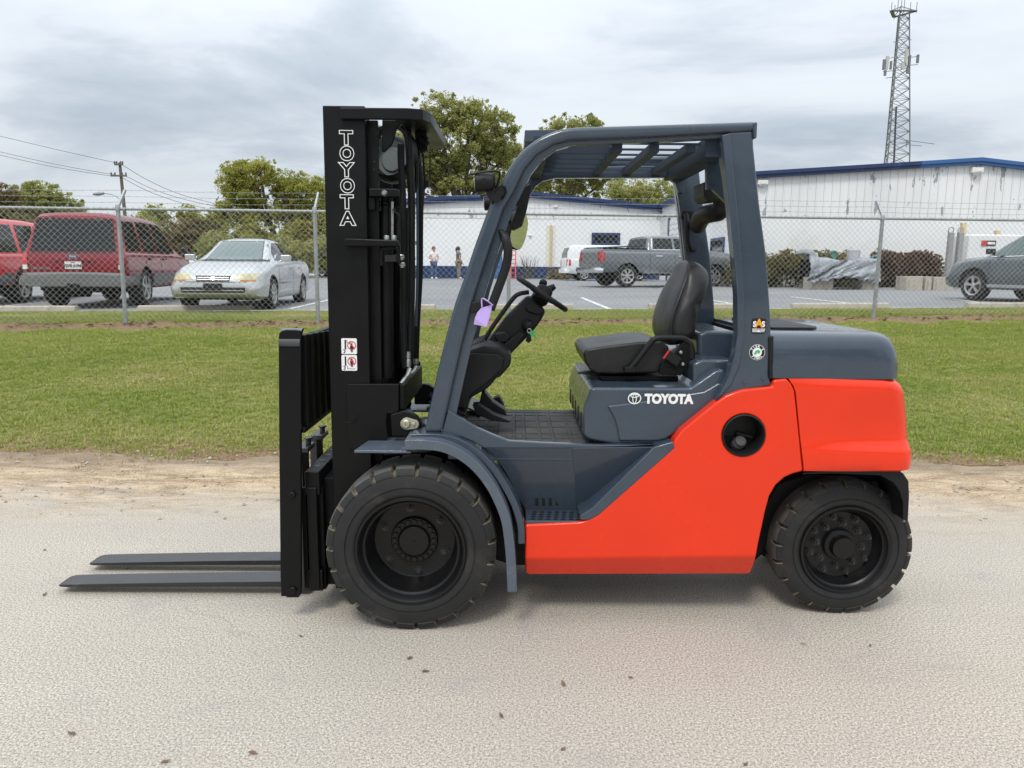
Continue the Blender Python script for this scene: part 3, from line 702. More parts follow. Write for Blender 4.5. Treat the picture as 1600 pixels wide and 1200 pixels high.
def make_wheel(c, Rr, w, nl, kind, flip=False):
    prof = [(.60*Rr, .06, 0), (.635*Rr, .012, 0), (.66*Rr, .004, 0), (.70*Rr, .0, 0), (.745*Rr, -.001, 0), (.75*Rr, .003, 0), (.765*Rr, .003, 0), (.77*Rr, -.002, 0), (.86*Rr, .001, 0), (.905*Rr, .006, 0), (.912*Rr, .003, 1), (.955*Rr, .008, 1), (.985*Rr, .016, 1), (Rr, .03, 1),
            (Rr*1.002, w*.3, 1), (Rr*1.003, w*.36, 0), (Rr*1.003, w*.64, 0), (Rr*1.002, w*.7, 1), (Rr, w-.03, 1), (.985*Rr, w-.016, 1), (.95*Rr, w-.008, 1), (.91*Rr, w-.004, 0), (.77*Rr, w, 0), (.62*Rr, w-.01, 0)]
    sgn = -1 if flip else 1
    T = Matrix.Translation(c) @ Matrix.Scale(sgn, 4, (0, 1, 0)) @ Matrix.Rotation(random.uniform(0, 1), 4, 'Y')
    def place(g, name, m, par, **kw):
        g2 = ([T @ Vector(v) for v in g[0]], g[1], g[2] if len(g) > 2 else None)
        return fixn(obj(name, g2, m, par, **kw))
    rm = MB()
    if kind == 'front':
        rm.lathe([(.655*Rr, .0), (.645*Rr, -.006), (.62*Rr, -.006), (.60*Rr, .004), (.585*Rr, .02), (.57*Rr, .03), (.545*Rr, .035), (.54*Rr, .06), (.52*Rr, .10), (.49*Rr, .13), (.485*Rr, .148), (.46*Rr, .152), (.30*Rr, .152), (.0, .152)], (0,0,0), (0,1,0), 64)
        wh = place(rm.geo(), 'wheel', M_RIM, FL)
        h = MB(); h.lathe([(.285*Rr, .155), (.285*Rr, .140), (.275*Rr, .134), (.20*Rr, .130), (.19*Rr, .122), (.175*Rr, .118), (.0, .116)], (0,0,0), (0,1,0), 48)
        for k in range(20):
            a = 2 * math.pi * k / 20; h.lathe([(.0, .126), (.011, .126), (.013, .129), (.013, .137)], (.237*Rr*math.cos(a), 0, .237*Rr*math.sin(a)), (0,1,0), 8)
        h.lathe([(.0, .113), (.006, .113), (.008, .118)], (0, 0, 0), (0,1,0), 10)
        place(h.geo(), 'hub', M_RIM, wh)
        nuts = [(2 * math.pi * k / 6 + .55, .395) for k in range(6)]; nd = .152
    else:
        rm.lathe([(.655*Rr, .0), (.645*Rr, -.006), (.61*Rr, -.004), (.59*Rr, .01), (.575*Rr, .016), (.56*Rr, .02), (.545*Rr, .045), (.50*Rr, .065), (.49*Rr, .073), (.46*Rr, .076), (.2*Rr, .076), (.0, .076)], (0,0,0), (0,1,0), 64)
        wh = place(rm.geo(), 'wheel', M_RIM, FL)
        h = MB(); h.lathe([(.235*Rr, .08), (.235*Rr, .06), (.225*Rr, .055), (.17*Rr, .050), (.165*Rr, .026), (.155*Rr, .016), (.0, .014)], (0,0,0), (0,1,0), 40)
        place(h.geo(), 'hub', M_RIM, wh)
        nuts = [(2 * math.pi * k / 8, .335) for k in range(8)] + [(2 * math.pi * (k + .5) / 8, .435) for k in range(8)]; nd = .076
    proto = None
    for a, rr in nuts:
        x, zc = rr*Rr*math.cos(a), rr*Rr*math.sin(a)
        nb = MB(); nb.lathe([(.021, nd), (.021, nd - .004), (.014, nd - .004), (.014, nd - .017), (.0085, nd - .018), (.0085, nd - .03), (.0, nd - .031)], (x, 0, zc), (0,1,0), 6)
        place(nb.geo(), 'lug_nut', M_NUT, wh, smooth=False)
    place(fork_tyre(Rr, w, nl, prof, .02), 'tyre', [M_RUB, M_RUBD, M_TREAD], wh, ang=28)
    return wh
YFW = 3.046; YRW = 3.241
cf = at(641, 861, YFW); RF = cf.z - .002; cf.z = RF
crr = at(1321, 858.5, YRW); RB = crr.z - .002; crr.z = RB
make_wheel(cf, RF, .27, 23, 'front'); make_wheel(Vector((cf.x, far(YFW), cf.z)), RF, .27, 23, 'front', True)
make_wheel(crr, RB, .185, 22, 'rear'); make_wheel(Vector((crr.x, far(YRW), crr.z)), RB, .185, 22, 'rear', True)
m = MB(); m.cyl((cf.x, YFW + .2, cf.z), (cf.x, far(YFW + .2), cf.z), .09); m.box((cf.x - .13, 3.35, cf.z - .13), (cf.x + .13, 3.89, cf.z + .14))
obj('front_axle', m.geo(), M_BLKG, FL, bevel=.01)
m = MB(); m.cyl((crr.x, YRW + .1, crr.z), (crr.x, far(YRW + .1), crr.z), .06); m.box((crr.x - .1, 3.42, crr.z - .1), (crr.x + .1, 3.82, crr.z + .16))
obj('rear_axle', m.geo(), M_BLKG, FL, bevel=.01)

# ---- front mudguards
def band(name, path, Y0, Y1, th, lip, m, Yr=None):
    """a plate swept along a path seen from the side, with a lip on its outer edge; path points are at distance Y0"""
    pts = smooth_path(pxs(path, Y0), 5); rings = []
    for i, p in enumerate(pts):
        d = pts[min(i+1, len(pts)-1)] - pts[max(i-1, 0)]; d.y = 0; d.normalize(); nn = Vector((d.z, 0, -d.x))
        if nn.z > 0 and d.x > 0: nn = -nn
        q = lambda y, k: Vector((p.x, y, p.z)) + nn * k
        rings.append([q(Y0, 0), q(Y1, 0), q(Y1, th), q(Y0 + .012, th), q(Y0 + .012, lip), q(Y0, lip)])
    mm = MB(); mm.loft(rings)
    return fixn(obj(name, mm.geo(), m, FL, bevel=.003, ang=40))
path1 = [(632,688),(660,688),(690,691),(720,703),(748,724),(771,752),(787,782),(798,812),(803,845),(806,880),(808,925)]
path2 = [(642,679),(672,678),(700,681),(726,690),(752,706),(776,731),(795,760),(810,790),(819,822),(820,850)]
for flip in (0, 1):
    a = band('mudguard', path1, YFW - .012, YFW + .25, .010, .042, M_BLU2)
    b = band('wheel_arch', path2, YN - .02, YN + .30, .012, .03, M_BLU)
    m = MB(); z0 = at(600, 704, YFW).z; xs_ = [at(553, 704, YFW).x, at(575, 704, YFW).x, at(642, 704, YFW).x]
    m.loft([[Vector((xs_[0], YFW, z)), Vector((xs_[2], YFW, z)), Vector((xs_[2], YFW + .25, z)), Vector((xs_[1] - .025, YFW + .25, z))] for z in (z0 - .012, z0)])
    c = fixn(obj('mudguard_plate', m.geo(), M_BLU2, FL, bevel=.003))
    m = MB(); m.box((xs_[2] - .04, YFW + .005, z0), (xs_[2] + .02, YFW + .24, z0 + .012))
    for yy in (YFW + .04, YFW + .2): m.cyl((xs_[2] - .005, yy, z0 + .012), (xs_[2] - .005, yy, z0 + .022), .009, 6)
    d = fixn(obj('mudguard_bracket', m.geo(), M_BLU2, c, bevel=.002))
    if flip:
        for q in (a, b, c, d):
            q.data.transform(Matrix.Scale(-1, 4, (0, 1, 0))); q.data.flip_normals()

# ---- overhead guard
GO = [(662,677),(690,552),(710,477),(726,431),(742,383),(768,314),(787,278),(804,249),(830,223),(859,207),(891,199),(950,196.5),(1015,194.5),(1184,189)]
GI = [(1184,204),(1140,207),(1015,214),(891,219),(865,225),(839,241),(820,264),(804,297),(787,326),(760,404),(742,460),(722,537),(690,677)]
GL_o = [(690,677),(722,537),(742,460),(760,404),(787,326),(804,297),(820,264),(839,241),(865,225),(891,219),(1015,214),(1140,207)]
GL_i = [(1140,215),(1015,222),(893,227),(869,234),(847,250),(830,272),(815,302),(800,332),(774,406),(756,464),(737,541),(706,679)]
RPIL = [(1140,206),(1177,204),(1178,230),(1187,318),(1198,400),(1204.5,494),(1205,525),(1201.5,585),(1207,603),(1160,611),(1119,627),(1128,611),(1140,585),(1147.5,555),(1152.5,522),(1152,460),(1148,410),(1140,320),(1135,280),(1126,222)]
RLIP = [(1128,211),(1143,207),(1144,240),(1150,300),(1158,380),(1163,460),(1163,525),(1156,570),(1143,600),(1119,627),(1128,611),(1140,585),(1147.5,555),(1152.5,522),(1152,460),(1148,410),(1140,320),(1135,280)]
YG = 3.13
def sm2(pts, n=3):
    return [(p.x, p.y) for p in smooth_path([Vector((x, y, 0)) for x, y in pts], n)]
GO = sm2(GO[:12]) + GO[12:]
for flip in (0, 1):
    parts = [panel('guard_rail', GO + GI, YG, .075, M_BLU, FL, bevel=.019, seg=4),
             panel('guard_lip', GL_o + GL_i, YG + .03, .05, M_BLU, FL, bevel=.004),
             panel('rear_pillar', RPIL, YG + .008, .075, M_BLU, FL, bevel=.010, seg=3),
             panel('pillar_lip', RLIP, YG - .004, .05, M_BLU, FL, bevel=.008, seg=2)]
    m = MB(); m.prism(pxs([(1176.5, 191), (1184, 190), (1183, 216), (1178, 216)], YG - .004), (0, .08, 0)); parts.append(fixn(obj('rail_end_cap', m.geo(), M_BLU, FL, bevel=.006)))
    m = MB()
    for (bx, by) in ((1163, 597), (1192, 591)): m.cyl(P(bx, by, YG + .012), P(bx, by, YG + .002), .0065, 8)
    parts.append(fixn(obj('pillar_bolt', m.geo(), M_BLU, FL)))
    if flip:
        for q in parts:
            q.data.transform(Matrix.Scale(-1, 4, (0, 1, 0))); q.data.flip_normals()
z1 = at(1015, 214, YG).z
xA, xB, xC = at(838, 230, YG).x, at(962, 220, YG).x, at(1136, 215, YG).x
for k in range(5):
    y = 3.30 + .16 * k
    obj('roof_slat', MB().box((xA, y - .006, z1 - .045), (xB, y + .006, z1 + .004)).geo(), M_BLUM, FL, bevel=.002)
    obj('roof_bar', MB().box((xB - .002, y - .007, z1 - .004), (xC, y + .007, z1 + .005)).geo(), M_BLUM, FL, bevel=.002)
for px in (969, 1028, 1086):
    x = at(px, 222, YG).x; obj('roof_crossbar', MB().box((x - .02, YG + .07, z1 - .05), (x + .02, far(YG + .07), z1 - .014)).geo(), M_BLUM, FL, bevel=.003)
for px, h, w in ((846, .07, .03), (1128, .07, .05)):
    x = at(px, 222, YG).x; obj('roof_beam', MB().box((x - w, YG + .06, z1 - h), (x + w, far(YG + .06), z1 + .012)).geo(), M_BLUM, FL, bevel=.004)
panel('roof_side_beam', [(826,268),(866,262),(1040,259),(1072,259),(1068,302),(1060,300),(1055,286),(1042,277.5),(868,278),(848,283),(837,291),(829,304),(824,312)], 3.985, .045, M_BLU, FL, bevel=.004)
panel('roof_plate', [(820,203),(870,202),(870,222),(819,222)], 3.30, .6, M_BLU, FL, bevel=.004)

# ---- lamps on the front pillars
for flip in (0, 1):
    m = MB(); c = at(742, 285, 3.12)
    m.lathe([(0, .0), (.036, .0), (.040, .004), (.040, .045), (.034, .075), (.022, .084), (0, .084)], c, (1, 0, 0.05), 24)
    lamp = fixn(obj('work_lamp', m.geo(), M_PLA, FL))
    m = MB(); m.lathe([(0, -.002), (.031, -.002), (.031, .002)], c, (1, 0, .05), 24); b1 = fixn(obj('lamp_lens', m.geo(), mat('lamp_lens_glass', (.55, .56, .56), .12, var=.05), lamp))
    m = MB(); yv = 3.12
    m.tube(smooth_path([at(737, 272, yv - .03), at(760, 268, yv - .035), at(778, 268, yv - .03), at(780, 278, yv - .01), at(773, 300, yv + .01), at(769, 312, yv + .02)], 4), .0045, 8)
    m.tube(smooth_path([at(737, 272, yv + .03), at(760, 268, yv + .035), at(778, 268, yv + .03), at(780, 278, yv + .02), at(773, 300, yv + .02)], 4), .0045, 8)
    m.tube([at(737, 272, yv - .03), at(736, 271, yv + .03)], .0045, 8)
    m.prism(pxs([(757, 288), (770, 292), (773, 310), (768, 318), (760, 304)], yv - .004), (0, .02, 0))
    m.prism(pxs([(768, 300), (784, 288), (791, 292), (788, 303), (776, 316), (769, 312)], yv - .006), (0, .03, 0))
    m.cyl(at(756, 283, yv - .055), at(756, 283, yv + .02), .012, 10)
    b2 = fixn(obj('lamp_bracket', m.geo(), M_PLA, lamp))
    m = MB(); m.tube(smooth_path([at(773, 300, yv - .02), at(779, 292, yv - .03), at(786, 292, yv - .02), at(790, 300, yv), at(784, 312, yv + .01)], 4), .004, 6); b3 = obj('lamp_cable', m.geo(), M_HOSE, lamp)
    if flip:
        for q in (lamp, b1, b2, b3): q.data.transform(Matrix.Scale(-1, 4, (0, 1, 0))); q.data.flip_normals()
# ---- mirrors
fm = panel('mirror', [(829,287),(831,290),(823,329),(816,352),(802,359),(797,355),(806,330),(813,306),(817,292)], 3.28, .12, M_PLA, FL, bevel=.012, seg=3)
m = MB(); m.tube([at(798, 313, 3.2), at(806, 318, 3.26), at(813, 322, 3.3)], .006, 8); m.bar(at(812, 312, 3.276), at(812, 328, 3.276), .014, .02); obj('mirror_arm', m.geo(), M_PLA, fm)
def tilted_disc(c, n, up, w, h, th, k=28, p=2.6):
    n = Vector(n).normalized(); u = Vector(up); u = (u - n * u.dot(n)).normalized(); s = u.cross(n); mm = MB(); rings = []
    for d in (0, th):
        rr = []
        for i in range(k):
            a = 2 * math.pi * i / k; ca, sa = math.cos(a), math.sin(a)
            rr.append(Vector(c) - n * d + s * (w * math.copysign(abs(ca) ** (2/p), ca)) + u * (h * math.copysign(abs(sa) ** (2/p), sa)))
        rings.append(rr)
    mm.loft(rings); return mm
cm = at(811, 361, 3.5); nn = Vector((.80, -.55, -.13))
sm_ = fixn(obj('mirror', tilted_disc(cm, nn, (.35, 0, 1), .07, .088, .03).geo(), M_PLA, FL, bevel=.006))
obj('mirror_glass', tilted_disc(cm + nn.normalized() * .002, nn, (.35, 0, 1), .064, .082, .001).geo(), M_MIR, sm_, smooth=False)
m = MB(); m.tube([at(800, 356, 3.5) + Vector((0, .03, 0)), at(796, 345, 3.45), at(790, 335, 3.22)], .007, 8); obj('mirror_arm', m.geo(), M_PLA, sm_)
# ---- grab handle and tag
m = MB(); path = smooth_path([at(776, 352, 3.19), at(788, 370, 3.15), at(793.5, 388, 3.14), at(792, 410, 3.14), at(785, 433, 3.14), at(766, 484, 3.14)], 6)
for i in range(len(path) - 1): pass
rings = []
for i, p in enumerate(path):
    d = (path[min(i+1, len(path)-1)] - path[max(i-1, 0)]).normalized(); s = d.cross(Vector((0, 1, 0))).normalized()
    w = .019 if 4 < i else .014
    rings.append([p + s * (w * math.cos(2*math.pi*j/10)) + Vector((0, 1, 0)) * (.015 * math.sin(2*math.pi*j/10)) for j in range(10)])
m.loft(rings); gh = fixn(obj('grab_handle', m.geo(), M_PLA, FL))
panel('handle_bracket', [(734,488),(737,472),(757,468),(766,474),(767,480),(756,486),(740,489)], 3.13, .05, M_PLA, gh, bevel=.006)
tg = MB(); t0 = [at(746,488,3.118), at(752,481,3.114), at(769.5,476,3.118), at(766,492,3.108), at(760.5,511,3.112), at(740,506.5,3.118), at(742,497,3.112)]
tg.prism(t0, (0, .0012, 0))
o = fixn(obj('paper_tag', tg.geo(), M_TAG, smooth=False)); tag(o, 'lilac paper tag hanging from the black grab handle of the forklift', 'tag')
m = MB(); m.tube(smooth_path([at(753, 480, 3.116), at(753, 467, 3.12), at(760, 469, 3.10), at(770, 477, 3.116)], 5), .003, 6); s = obj('tag_loop', m.geo(), M_TAG, o)

# ---- steering column, cowl, pedals
cow = [(717,557),(735,547),(755,540),(780,542),(796,551),(800,563),(796,573),(782,589),(775,592),(767,602),(762,607),(752,613),(738,621),(731,627),(728,647),(702,640)]
cowl = panel('front_cowl', cow, 3.30, .62, M_PLA, FL, bevel=.018, seg=3)
panel('cowl_side', [(720,560),(738,552),(776,553),(788,560),(784,578),(762,598),(734,618),(728,640),(706,636)], 3.285, .02, M_PLA, cowl, bevel=.008)
panel('cowl_edge', [(701,636),(705,636),(728,647),(727,651),(716,650)], 3.27, .66, M_PLA, cowl, bevel=.003)
colm = panel('steering_column', [(759,537),(790,496),(824,463),(836,465),(853,486),(846,500),(836,514),(798,554),(780,545)], 3.56, .15, M_PLA, FL, bevel=.016, seg=3)
panel('column_shroud', [(820,480),(834,470),(848,482),(850,492),(838,492),(824,488)], 3.548, .17, M_PLA, colm, bevel=.01)
panel('column_knuckle', [(774,520),(790,517),(799,527),(793,537),(778,536),(772,528)], 3.545, .18, M_PLA, colm, bevel=.012)
panel('column_knuckle', [(780,545),(812,518),(822,523),(803,548),(796,556)], 3.53, .2, M_PLA, colm, bevel=.008)
m = MB(); c = at(828, 510, 3.535); m.lathe([(0, -.012), (.012, -.012), (.016, -.008), (.024, -.004), (.03, .01), (.03, .03)], c, (-.5, 1, .1), 20); ks = fixn(obj('ignition_switch', m.geo(), M_PLA, colm))
m = MB(); m.cyl(at(842, 471, 3.56), at(852, 452, 3.6), .042, 20); obj('wheel_boss', m.geo(), M_PLA, colm, bevel=.008)
a, b = at(811, 435, 3.62), at(883, 483, 3.62); ctr = (a + b) / 2; u = (b - a).normalized(); v = Vector((0, 1, 0)); RW = (b - a).length / 2; nrm = u.cross(v)
if nrm.z < 0: nrm = -nrm
m = MB(); ring = []; 
for i in range(48):
    t = 2 * math.pi * i / 48; d = u * math.cos(t) + v * math.sin(t); rr = []
    bump_ = .0015 * (i % 2)
    for j in range(10):
        q = 2 * math.pi * j / 10; rr.append(ctr + d * (RW + (.0125 + bump_) * math.cos(q)) + nrm * ((.0125 + bump_) * math.sin(q)))
    ring.append(rr)
m.loft(ring + [ring[0]], caps=False)
sw = fixn(obj('steering_wheel', m.geo(), M_PLA, FL))
m = MB()
for t in (.3, 2.4, 4.4):
    d = u * math.cos(t) + v * math.sin(t); m.bar(ctr - nrm * .02, ctr + d * RW, .022, .01, nrm)
m.cyl(ctr - nrm * .05, ctr + nrm * .005, .04, 20); obj('wheel_spokes', m.geo(), M_PLA, sw)
m = MB(); kn = at(829, 444, 3.75); m.lathe([(0, .022), (.014, .018), (.02, .006), (.018, -.01), (.012, -.018), (.006, -.022), (.006, -.05)], ctr - u * RW * .15 + v * .1 + nrm * .045, nrm, 16); fixn(obj('steering_knob', m.geo(), M_PLA, sw))
for (kx, ky, yy) in ((856, 452, 3.78), (862, 450, 3.83)):
    m = MB(); k0 = at(kx, ky, yy); dirv = Vector((.75, -.05, .45)).normalized()
    m.tube([k0 + dirv * .02, k0 - dirv * .005, k0 - dirv * .03], .018, 14, rr=[.013, .02, .014]); m.tube([k0 - dirv * .03, k0 - dirv * .16], .006, 8); fixn(obj('lever', m.geo(), M_PLA, colm))
m = MB(); m.tube(smooth_path([at(757, 531, 3.55), at(770, 510, 3.55), at(790, 482, 3.55), at(803, 465, 3.55), at(812, 459, 3.55), at(826, 456.5, 3.56)], 5), .011, 10); obj('column_pipe', m.geo(), M_PLA, colm)
m = MB()
for k in range(7):
    c = at(735 + k * 3.4, 546 - k * 1.9, 3.5); m.lathe([(.0, -.003), (.017, -.003), (.019, 0), (.017, .003), (0, .003)], c, Vector((.86, 0, .5)), 14)
fixn(obj('rubber_gaiter', m.geo(), M_HOSE, colm))
# pedals
ped = MB()
ped.prism(pxs([(752,615),(757,612),(770,628),(788,640),(792,650),(784,652),(766,640),(748,634)], 3.50), (0, .09, 0))
o = fixn(obj('pedal', ped.geo(), M_PLA, FL, bevel=.005))
ped = MB(); ped.prism(pxs([(738,633),(748,632),(772,648),(798,658),(796,661),(770,658),(744,648)], 3.40), (0, .08, 0)); fixn(obj('pedal', ped.geo(), M_PLA, FL, bevel=.004))
ped = MB(); ped.tube([at(754, 614, 3.66), at(772, 628, 3.66), at(785, 634, 3.66)], .012, 8); ped.prism(pxs([(770,624),(780,620),(788,634),(780,640)], 3.63), (0, .08, 0)); fixn(obj('pedal', ped.geo(), M_PLA, FL, bevel=.003))
# keys
m = MB(); k = at(827, 517, 3.51); m.lathe([(.010, -.0012), (.012, 0), (.010, .0012), (.008, 0)], k, (.2, 1, 0), 16, closed=True)
kr = obj('key_ring', m.geo(), M_STEEL); tag(kr, 'bunch of dark keys with a green fob hanging from the ignition switch', 'keys')
m = MB()
for i, (dx, dz) in enumerate(((-.012, -.04), (-.003, -.045), (.006, -.04))):
    m.bar(k + Vector((0, .002*i, -.01)), k + Vector((dx, .003 * i, dz - .012)), .012, .003, (0, 1, 0))
obj('key', m.geo(), M_HOSE, kr)
m = MB(); m.bar(k + Vector((.004, -.004, -.006)), k + Vector((.03, -.006, -.03)), .014, .003, (0, 1, 0)); m.bar(k + Vector((.004, -.002, -.004)), k + Vector((.028, -.004, -.006)), .012, .003, (0, 1, 0)); obj('key_fob', m.geo(), M_DGRN, kr)

# ---- seat
YS = 3.37; SW = .50
seat = panel('seat_cushion', [(911,551),(918,545),(944,541),(1000,534),(1034,534),(1046,542),(1046,560),(1036,578),(1028,583),(960,585),(934,584),(922,579),(914,565)], YS, SW, M_VIN, FL, bevel=.03, seg=5)
BP = [(1076,432),(1084,413),(1092,409),(1104,412),(1113,419),(1117,428),(1115,444),(1109,460),(1103,475),(1096,493),(1091,508),(1087,528),(1078,536),(1062,541),(1052,540),(1047,520),(1049,500),(1054,482),(1062,460)]
back = None
ring0 = smooth_path(pxs(BP + BP[:1], YS), 3)[:-1]; cx_ = sum(p.x for p in ring0) / len(ring0); cz_ = sum(p.z for p in ring0) / len(ring0); zmin = min(p.z for p in ring0); zmax = max(p.z for p in ring0)
mm_ = MB(); rgs = []
for t, ins in ((0, .055), (.015, .03), (.05, .012), (.11, .002), (.25, -.006), (.5, -.010), (.75, -.006), (.89, .002), (.95, .012), (.985, .03), (1, .055)):
    rr_ = []
    for p in ring0:
        d = Vector((p.x - cx_, 0, p.z - cz_)); L_ = d.length; q = Vector((cx_, 0, cz_)) + d * ((L_ - ins) / L_)
        hh = max(0, (q.z - zmin) / (zmax - zmin)); w_ = 1 - .48 * max(0, (hh - .35) / .65) ** 2
        rr_.append(Vector((q.x, YS + SW / 2 + (t - .5) * SW * w_, q.z)))
    rgs.append(rr_)
mm_.loft(rgs); back = fixn(obj('seat_backrest', mm_.geo(), M_VIN, FL, ang=60))
pip = [Vector((p.x, YS - .001, p.z)) for p in smooth_path(pxs([(1048,528),(1049.5,505),(1055,484),(1064,461),(1077,434),(1086,414)], YS), 5)]
m = MB(); pp_ = []
for p in pip:
    hh = max(0, (p.z - zmin) / (zmax - zmin)); w_ = 1 - .48 * max(0, (hh - .35) / .65) ** 2
    pp_.append(Vector((p.x + .006, YS + SW / 2 - .46 * SW * w_, p.z)))
m.tube(pp_, .004, 6); obj('piping', m.geo(), M_VIN, back)
m = MB(); m.tube([p + Vector((0, .004, 0)) for p in smooth_path(pxs([(921,562),(926,557),(950,551),(1000,541),(1040,540)], YS), 4)], .0035, 6); obj('piping', m.geo(), M_VIN, seat)
panel('seat_bracket', [(1030,584),(1033,570),(1046,560),(1070,532),(1082,534),(1084,562),(1064,587),(1040,586)], YS - .035, .03, M_BLKG, FL, bevel=.004)
panel('seat_bracket', [(1030,584),(1033,570),(1046,560),(1070,532),(1082,534),(1084,562),(1064,587),(1040,586)], YS + SW + .01, .03, M_BLKG, FL, bevel=.004)
bk = panel('belt_buckle', [(1037,559),(1046,547),(1066,561),(1058,574)], YS - .055, .02, M_PLA, FL, bevel=.004)
m = MB(); m.prism(pxs([(1036.5,560),(1046,546.5),(1047.3,547.4),(1037.8,560.9)], YS - .0565), (0, .018, 0)); fixn(obj('buckle_button', m.geo(), M_DRED, bk))
for q in ((1063.5, 550.5), (1066.5, 569)):
    m = MB(); m.lathe([(0, -.012), (.005, -.012), (.0085, -.008), (.009, 0)], at(*q, YS - .036), (0, 1, 0), 12); fixn(obj('seat_bolt', m.geo(), M_STEEL, FL))
panel('seat_rail', [(934,587),(1034,588),(1060,588),(1060,595),(940,594)], YS + .02, SW - .04, M_BLKG, FL, bevel=.003)
panel('seat_lever', [(903,582),(922,581),(940,585),(940,588),(903,584)], YS + .05, .03, M_PLA, FL, bevel=.002)
for yy in (YS - .03, YS + SW + .03):
    m = MB(); m.tube(smooth_path([at(984, 577, yy), at(1001, 556, yy), at(1017, 535, yy), at(1023, 530, yy), at(1032, 528, yy), at(1062, 528, yy), at(1072, 531, yy), at(1080, 540, yy), at(1081.5, 560, yy)], 5), .0135, 12)
    hr = obj('hip_rail', m.geo(), M_PLA, FL)
    m = MB(); m.prism(pxs([(976,574),(992,574),(994,582),(976,582)], yy - .012), (0, .04, 0)); fixn(obj('rail_foot', m.geo(), M_PLA, hr, bevel=.003))
# ---- mast
YM = 3.24
x0, x1 = at(513, 500, YM).x, at(576, 500, YM).x
zb, zt = 0.11, at(530, 165, YM).z
lean = (at(506, 166, YM).x - at(519, 640, YM).x) / (at(506, 166, YM).z - at(519, 640, YM).z)
zref = at(513, 500, YM).z
def lx(x, z): return x + lean * (z - zref)
def vbox(m, xa, ya, za, xb, yb, zb_):
    vs = [Vector((lx(x, z), y, z)) for z in (za, zb_) for x, y in ((xa, ya), (xb, ya), (xb, yb), (xa, yb))]
    return m.add(vs, [(0,3,2,1),(4,5,6,7),(0,1,5,4),(1,2,6,5),(2,3,7,6),(3,0,4,7)])
YMF = far(YM)
def chan(ya, s):
    m = MB(); y = lambda d: ya + s * d
    m2 = MB()
    vs = []
    prof = [(x0, 0), (x1, 0), (x1, .105), (x1 - .028, .105), (x1 - .028, .022), (x0 + .028, .022), (x0 + .028, .105), (x0, .105)]
    rings = [[Vector((lx(px_, z), y(d), z)) for px_, d in prof] for z in (zb, zt)]
    m.loft(rings); return m
for ya, s in ((YM, 1), (YMF, -1)):
    fixn(obj('mast_channel', chan(ya, s).geo(), M_BLK, FL, bevel=.004))
    m = MB(); dx = at(593, 400, 3.30).x - at(574, 400, 3.30).x; xs0 = at(574.5, 400, 3.30).x
    ztop = at(580, 188, 3.30).z
    vbox(m, xs0, ya + s * .055, .2, xs0 + dx, ya + s * .075, ztop); vbox(m, xs0, ya + s * .075, .2, xs0 + .02, ya + s * .14, ztop)
    ic = fixn(obj('inner_channel', m.geo(), M_BLK, FL, bevel=.003))
    m = MB()
    for q in (253, 265):
        c = at(585, q, ya + s * .0545) if s > 0 else at(585, q, 3.295) + Vector((0, ya + s * .0545 - 3.295, 0)); m.cyl(c, c + Vector((0, -.002, 0)), .0045, 8)
    obj('bolt_hole', m.geo(), M_DBLK, ic)
# lift cylinders and rods behind each channel
for ya, s in ((YM, 1), (YMF, -1)):
    m = MB(); c0, c1 = at(604, 590, YM + .11), at(604, 330, YM + .11)
    for c in (c0, c1): c.y = ya + s * .11
    m.tube([c0, c1], .031, 16); lc = obj('lift_cylinder', m.geo(), M_BLKG, FL)
    m = MB(); a = at(602.5, 374, YM + .08); b = at(602.5, 308, YM + .08); a.y = b.y = ya + s * .085
    m.tube([a, b], .022, 16); m.lathe([(.026, -.003), (.029, 0), (.026, .003)], b - Vector((0, 0, .02)), (0, 0, 1), 16); m.lathe([(.026, -.003), (.029, 0), (.026, .003)], b - Vector((0, 0, .035)), (0, 0, 1), 16)
    obj('cylinder_head', m.geo(), M_BLKG, lc)
    m = MB(); a = at(613, 372, YM + .06); b = at(613, 315, YM + .06); a.y = b.y = ya + s * .06; m.tube([a, b], .006, 8); obj('tie_rod', m.geo(), M_STEEL if s > 0 else M_BLKG, lc)
    m = MB()
    for q in (604, 615.5): c = at(q, 373, YM + .04); c.y = ya + s * .04; m.lathe([(0, .014), (.010, .014), (.012, .010), (.012, -.006)], c, (0, 0, 1), 10)
    fixn(obj('rod_nut', m.geo(), M_STEEL, lc))
    # lift chain: links
    m = MB(); a = at(590, 600, YM + .09); b = at(590, 305, YM + .09); a.y = b.y = ya + s * .10; n = 46
    for k in range(n):
        c = a.lerp(b, (k + .5) / n); h = (b - a).length / n
        m.box((c.x - .012, c.y - (.008 if k % 2 else .012), c.z - h * .55), (c.x + .012, c.y + (.008 if k % 2 else .012), c.z + h * .45))
    obj('lift_chain', m.geo(), M_BLKG, FL, kind='stuff')
    m = MB(); vbox(m, at(572.5, 310, YM).x, ya + s * .03, at(575, 327, YM).z, at(583, 310, YM).x, ya + s * .07, at(575, 308, YM).z); obj('guide_block', m.geo(), M_BLK, FL, bevel=.002)
m = MB(); vbox(m, at(575, 300, YM).x, YM + .01, at(575, 306.5, YM).z, at(620, 300, YM).x, YM + .08, at(575, 294, YM).z)
ub = obj('upper_bracket', m.geo(), M_BLK, FL, bevel=.004)
m = MB(); m.lathe([(0, -.012), (.008, -.012), (.013, -.006), (.015, 0)], at(600.5, 302, YM + .01), (0, 1, 0), 14); fixn(obj('bracket_bolt', m.geo(), M_STEEL, ub))
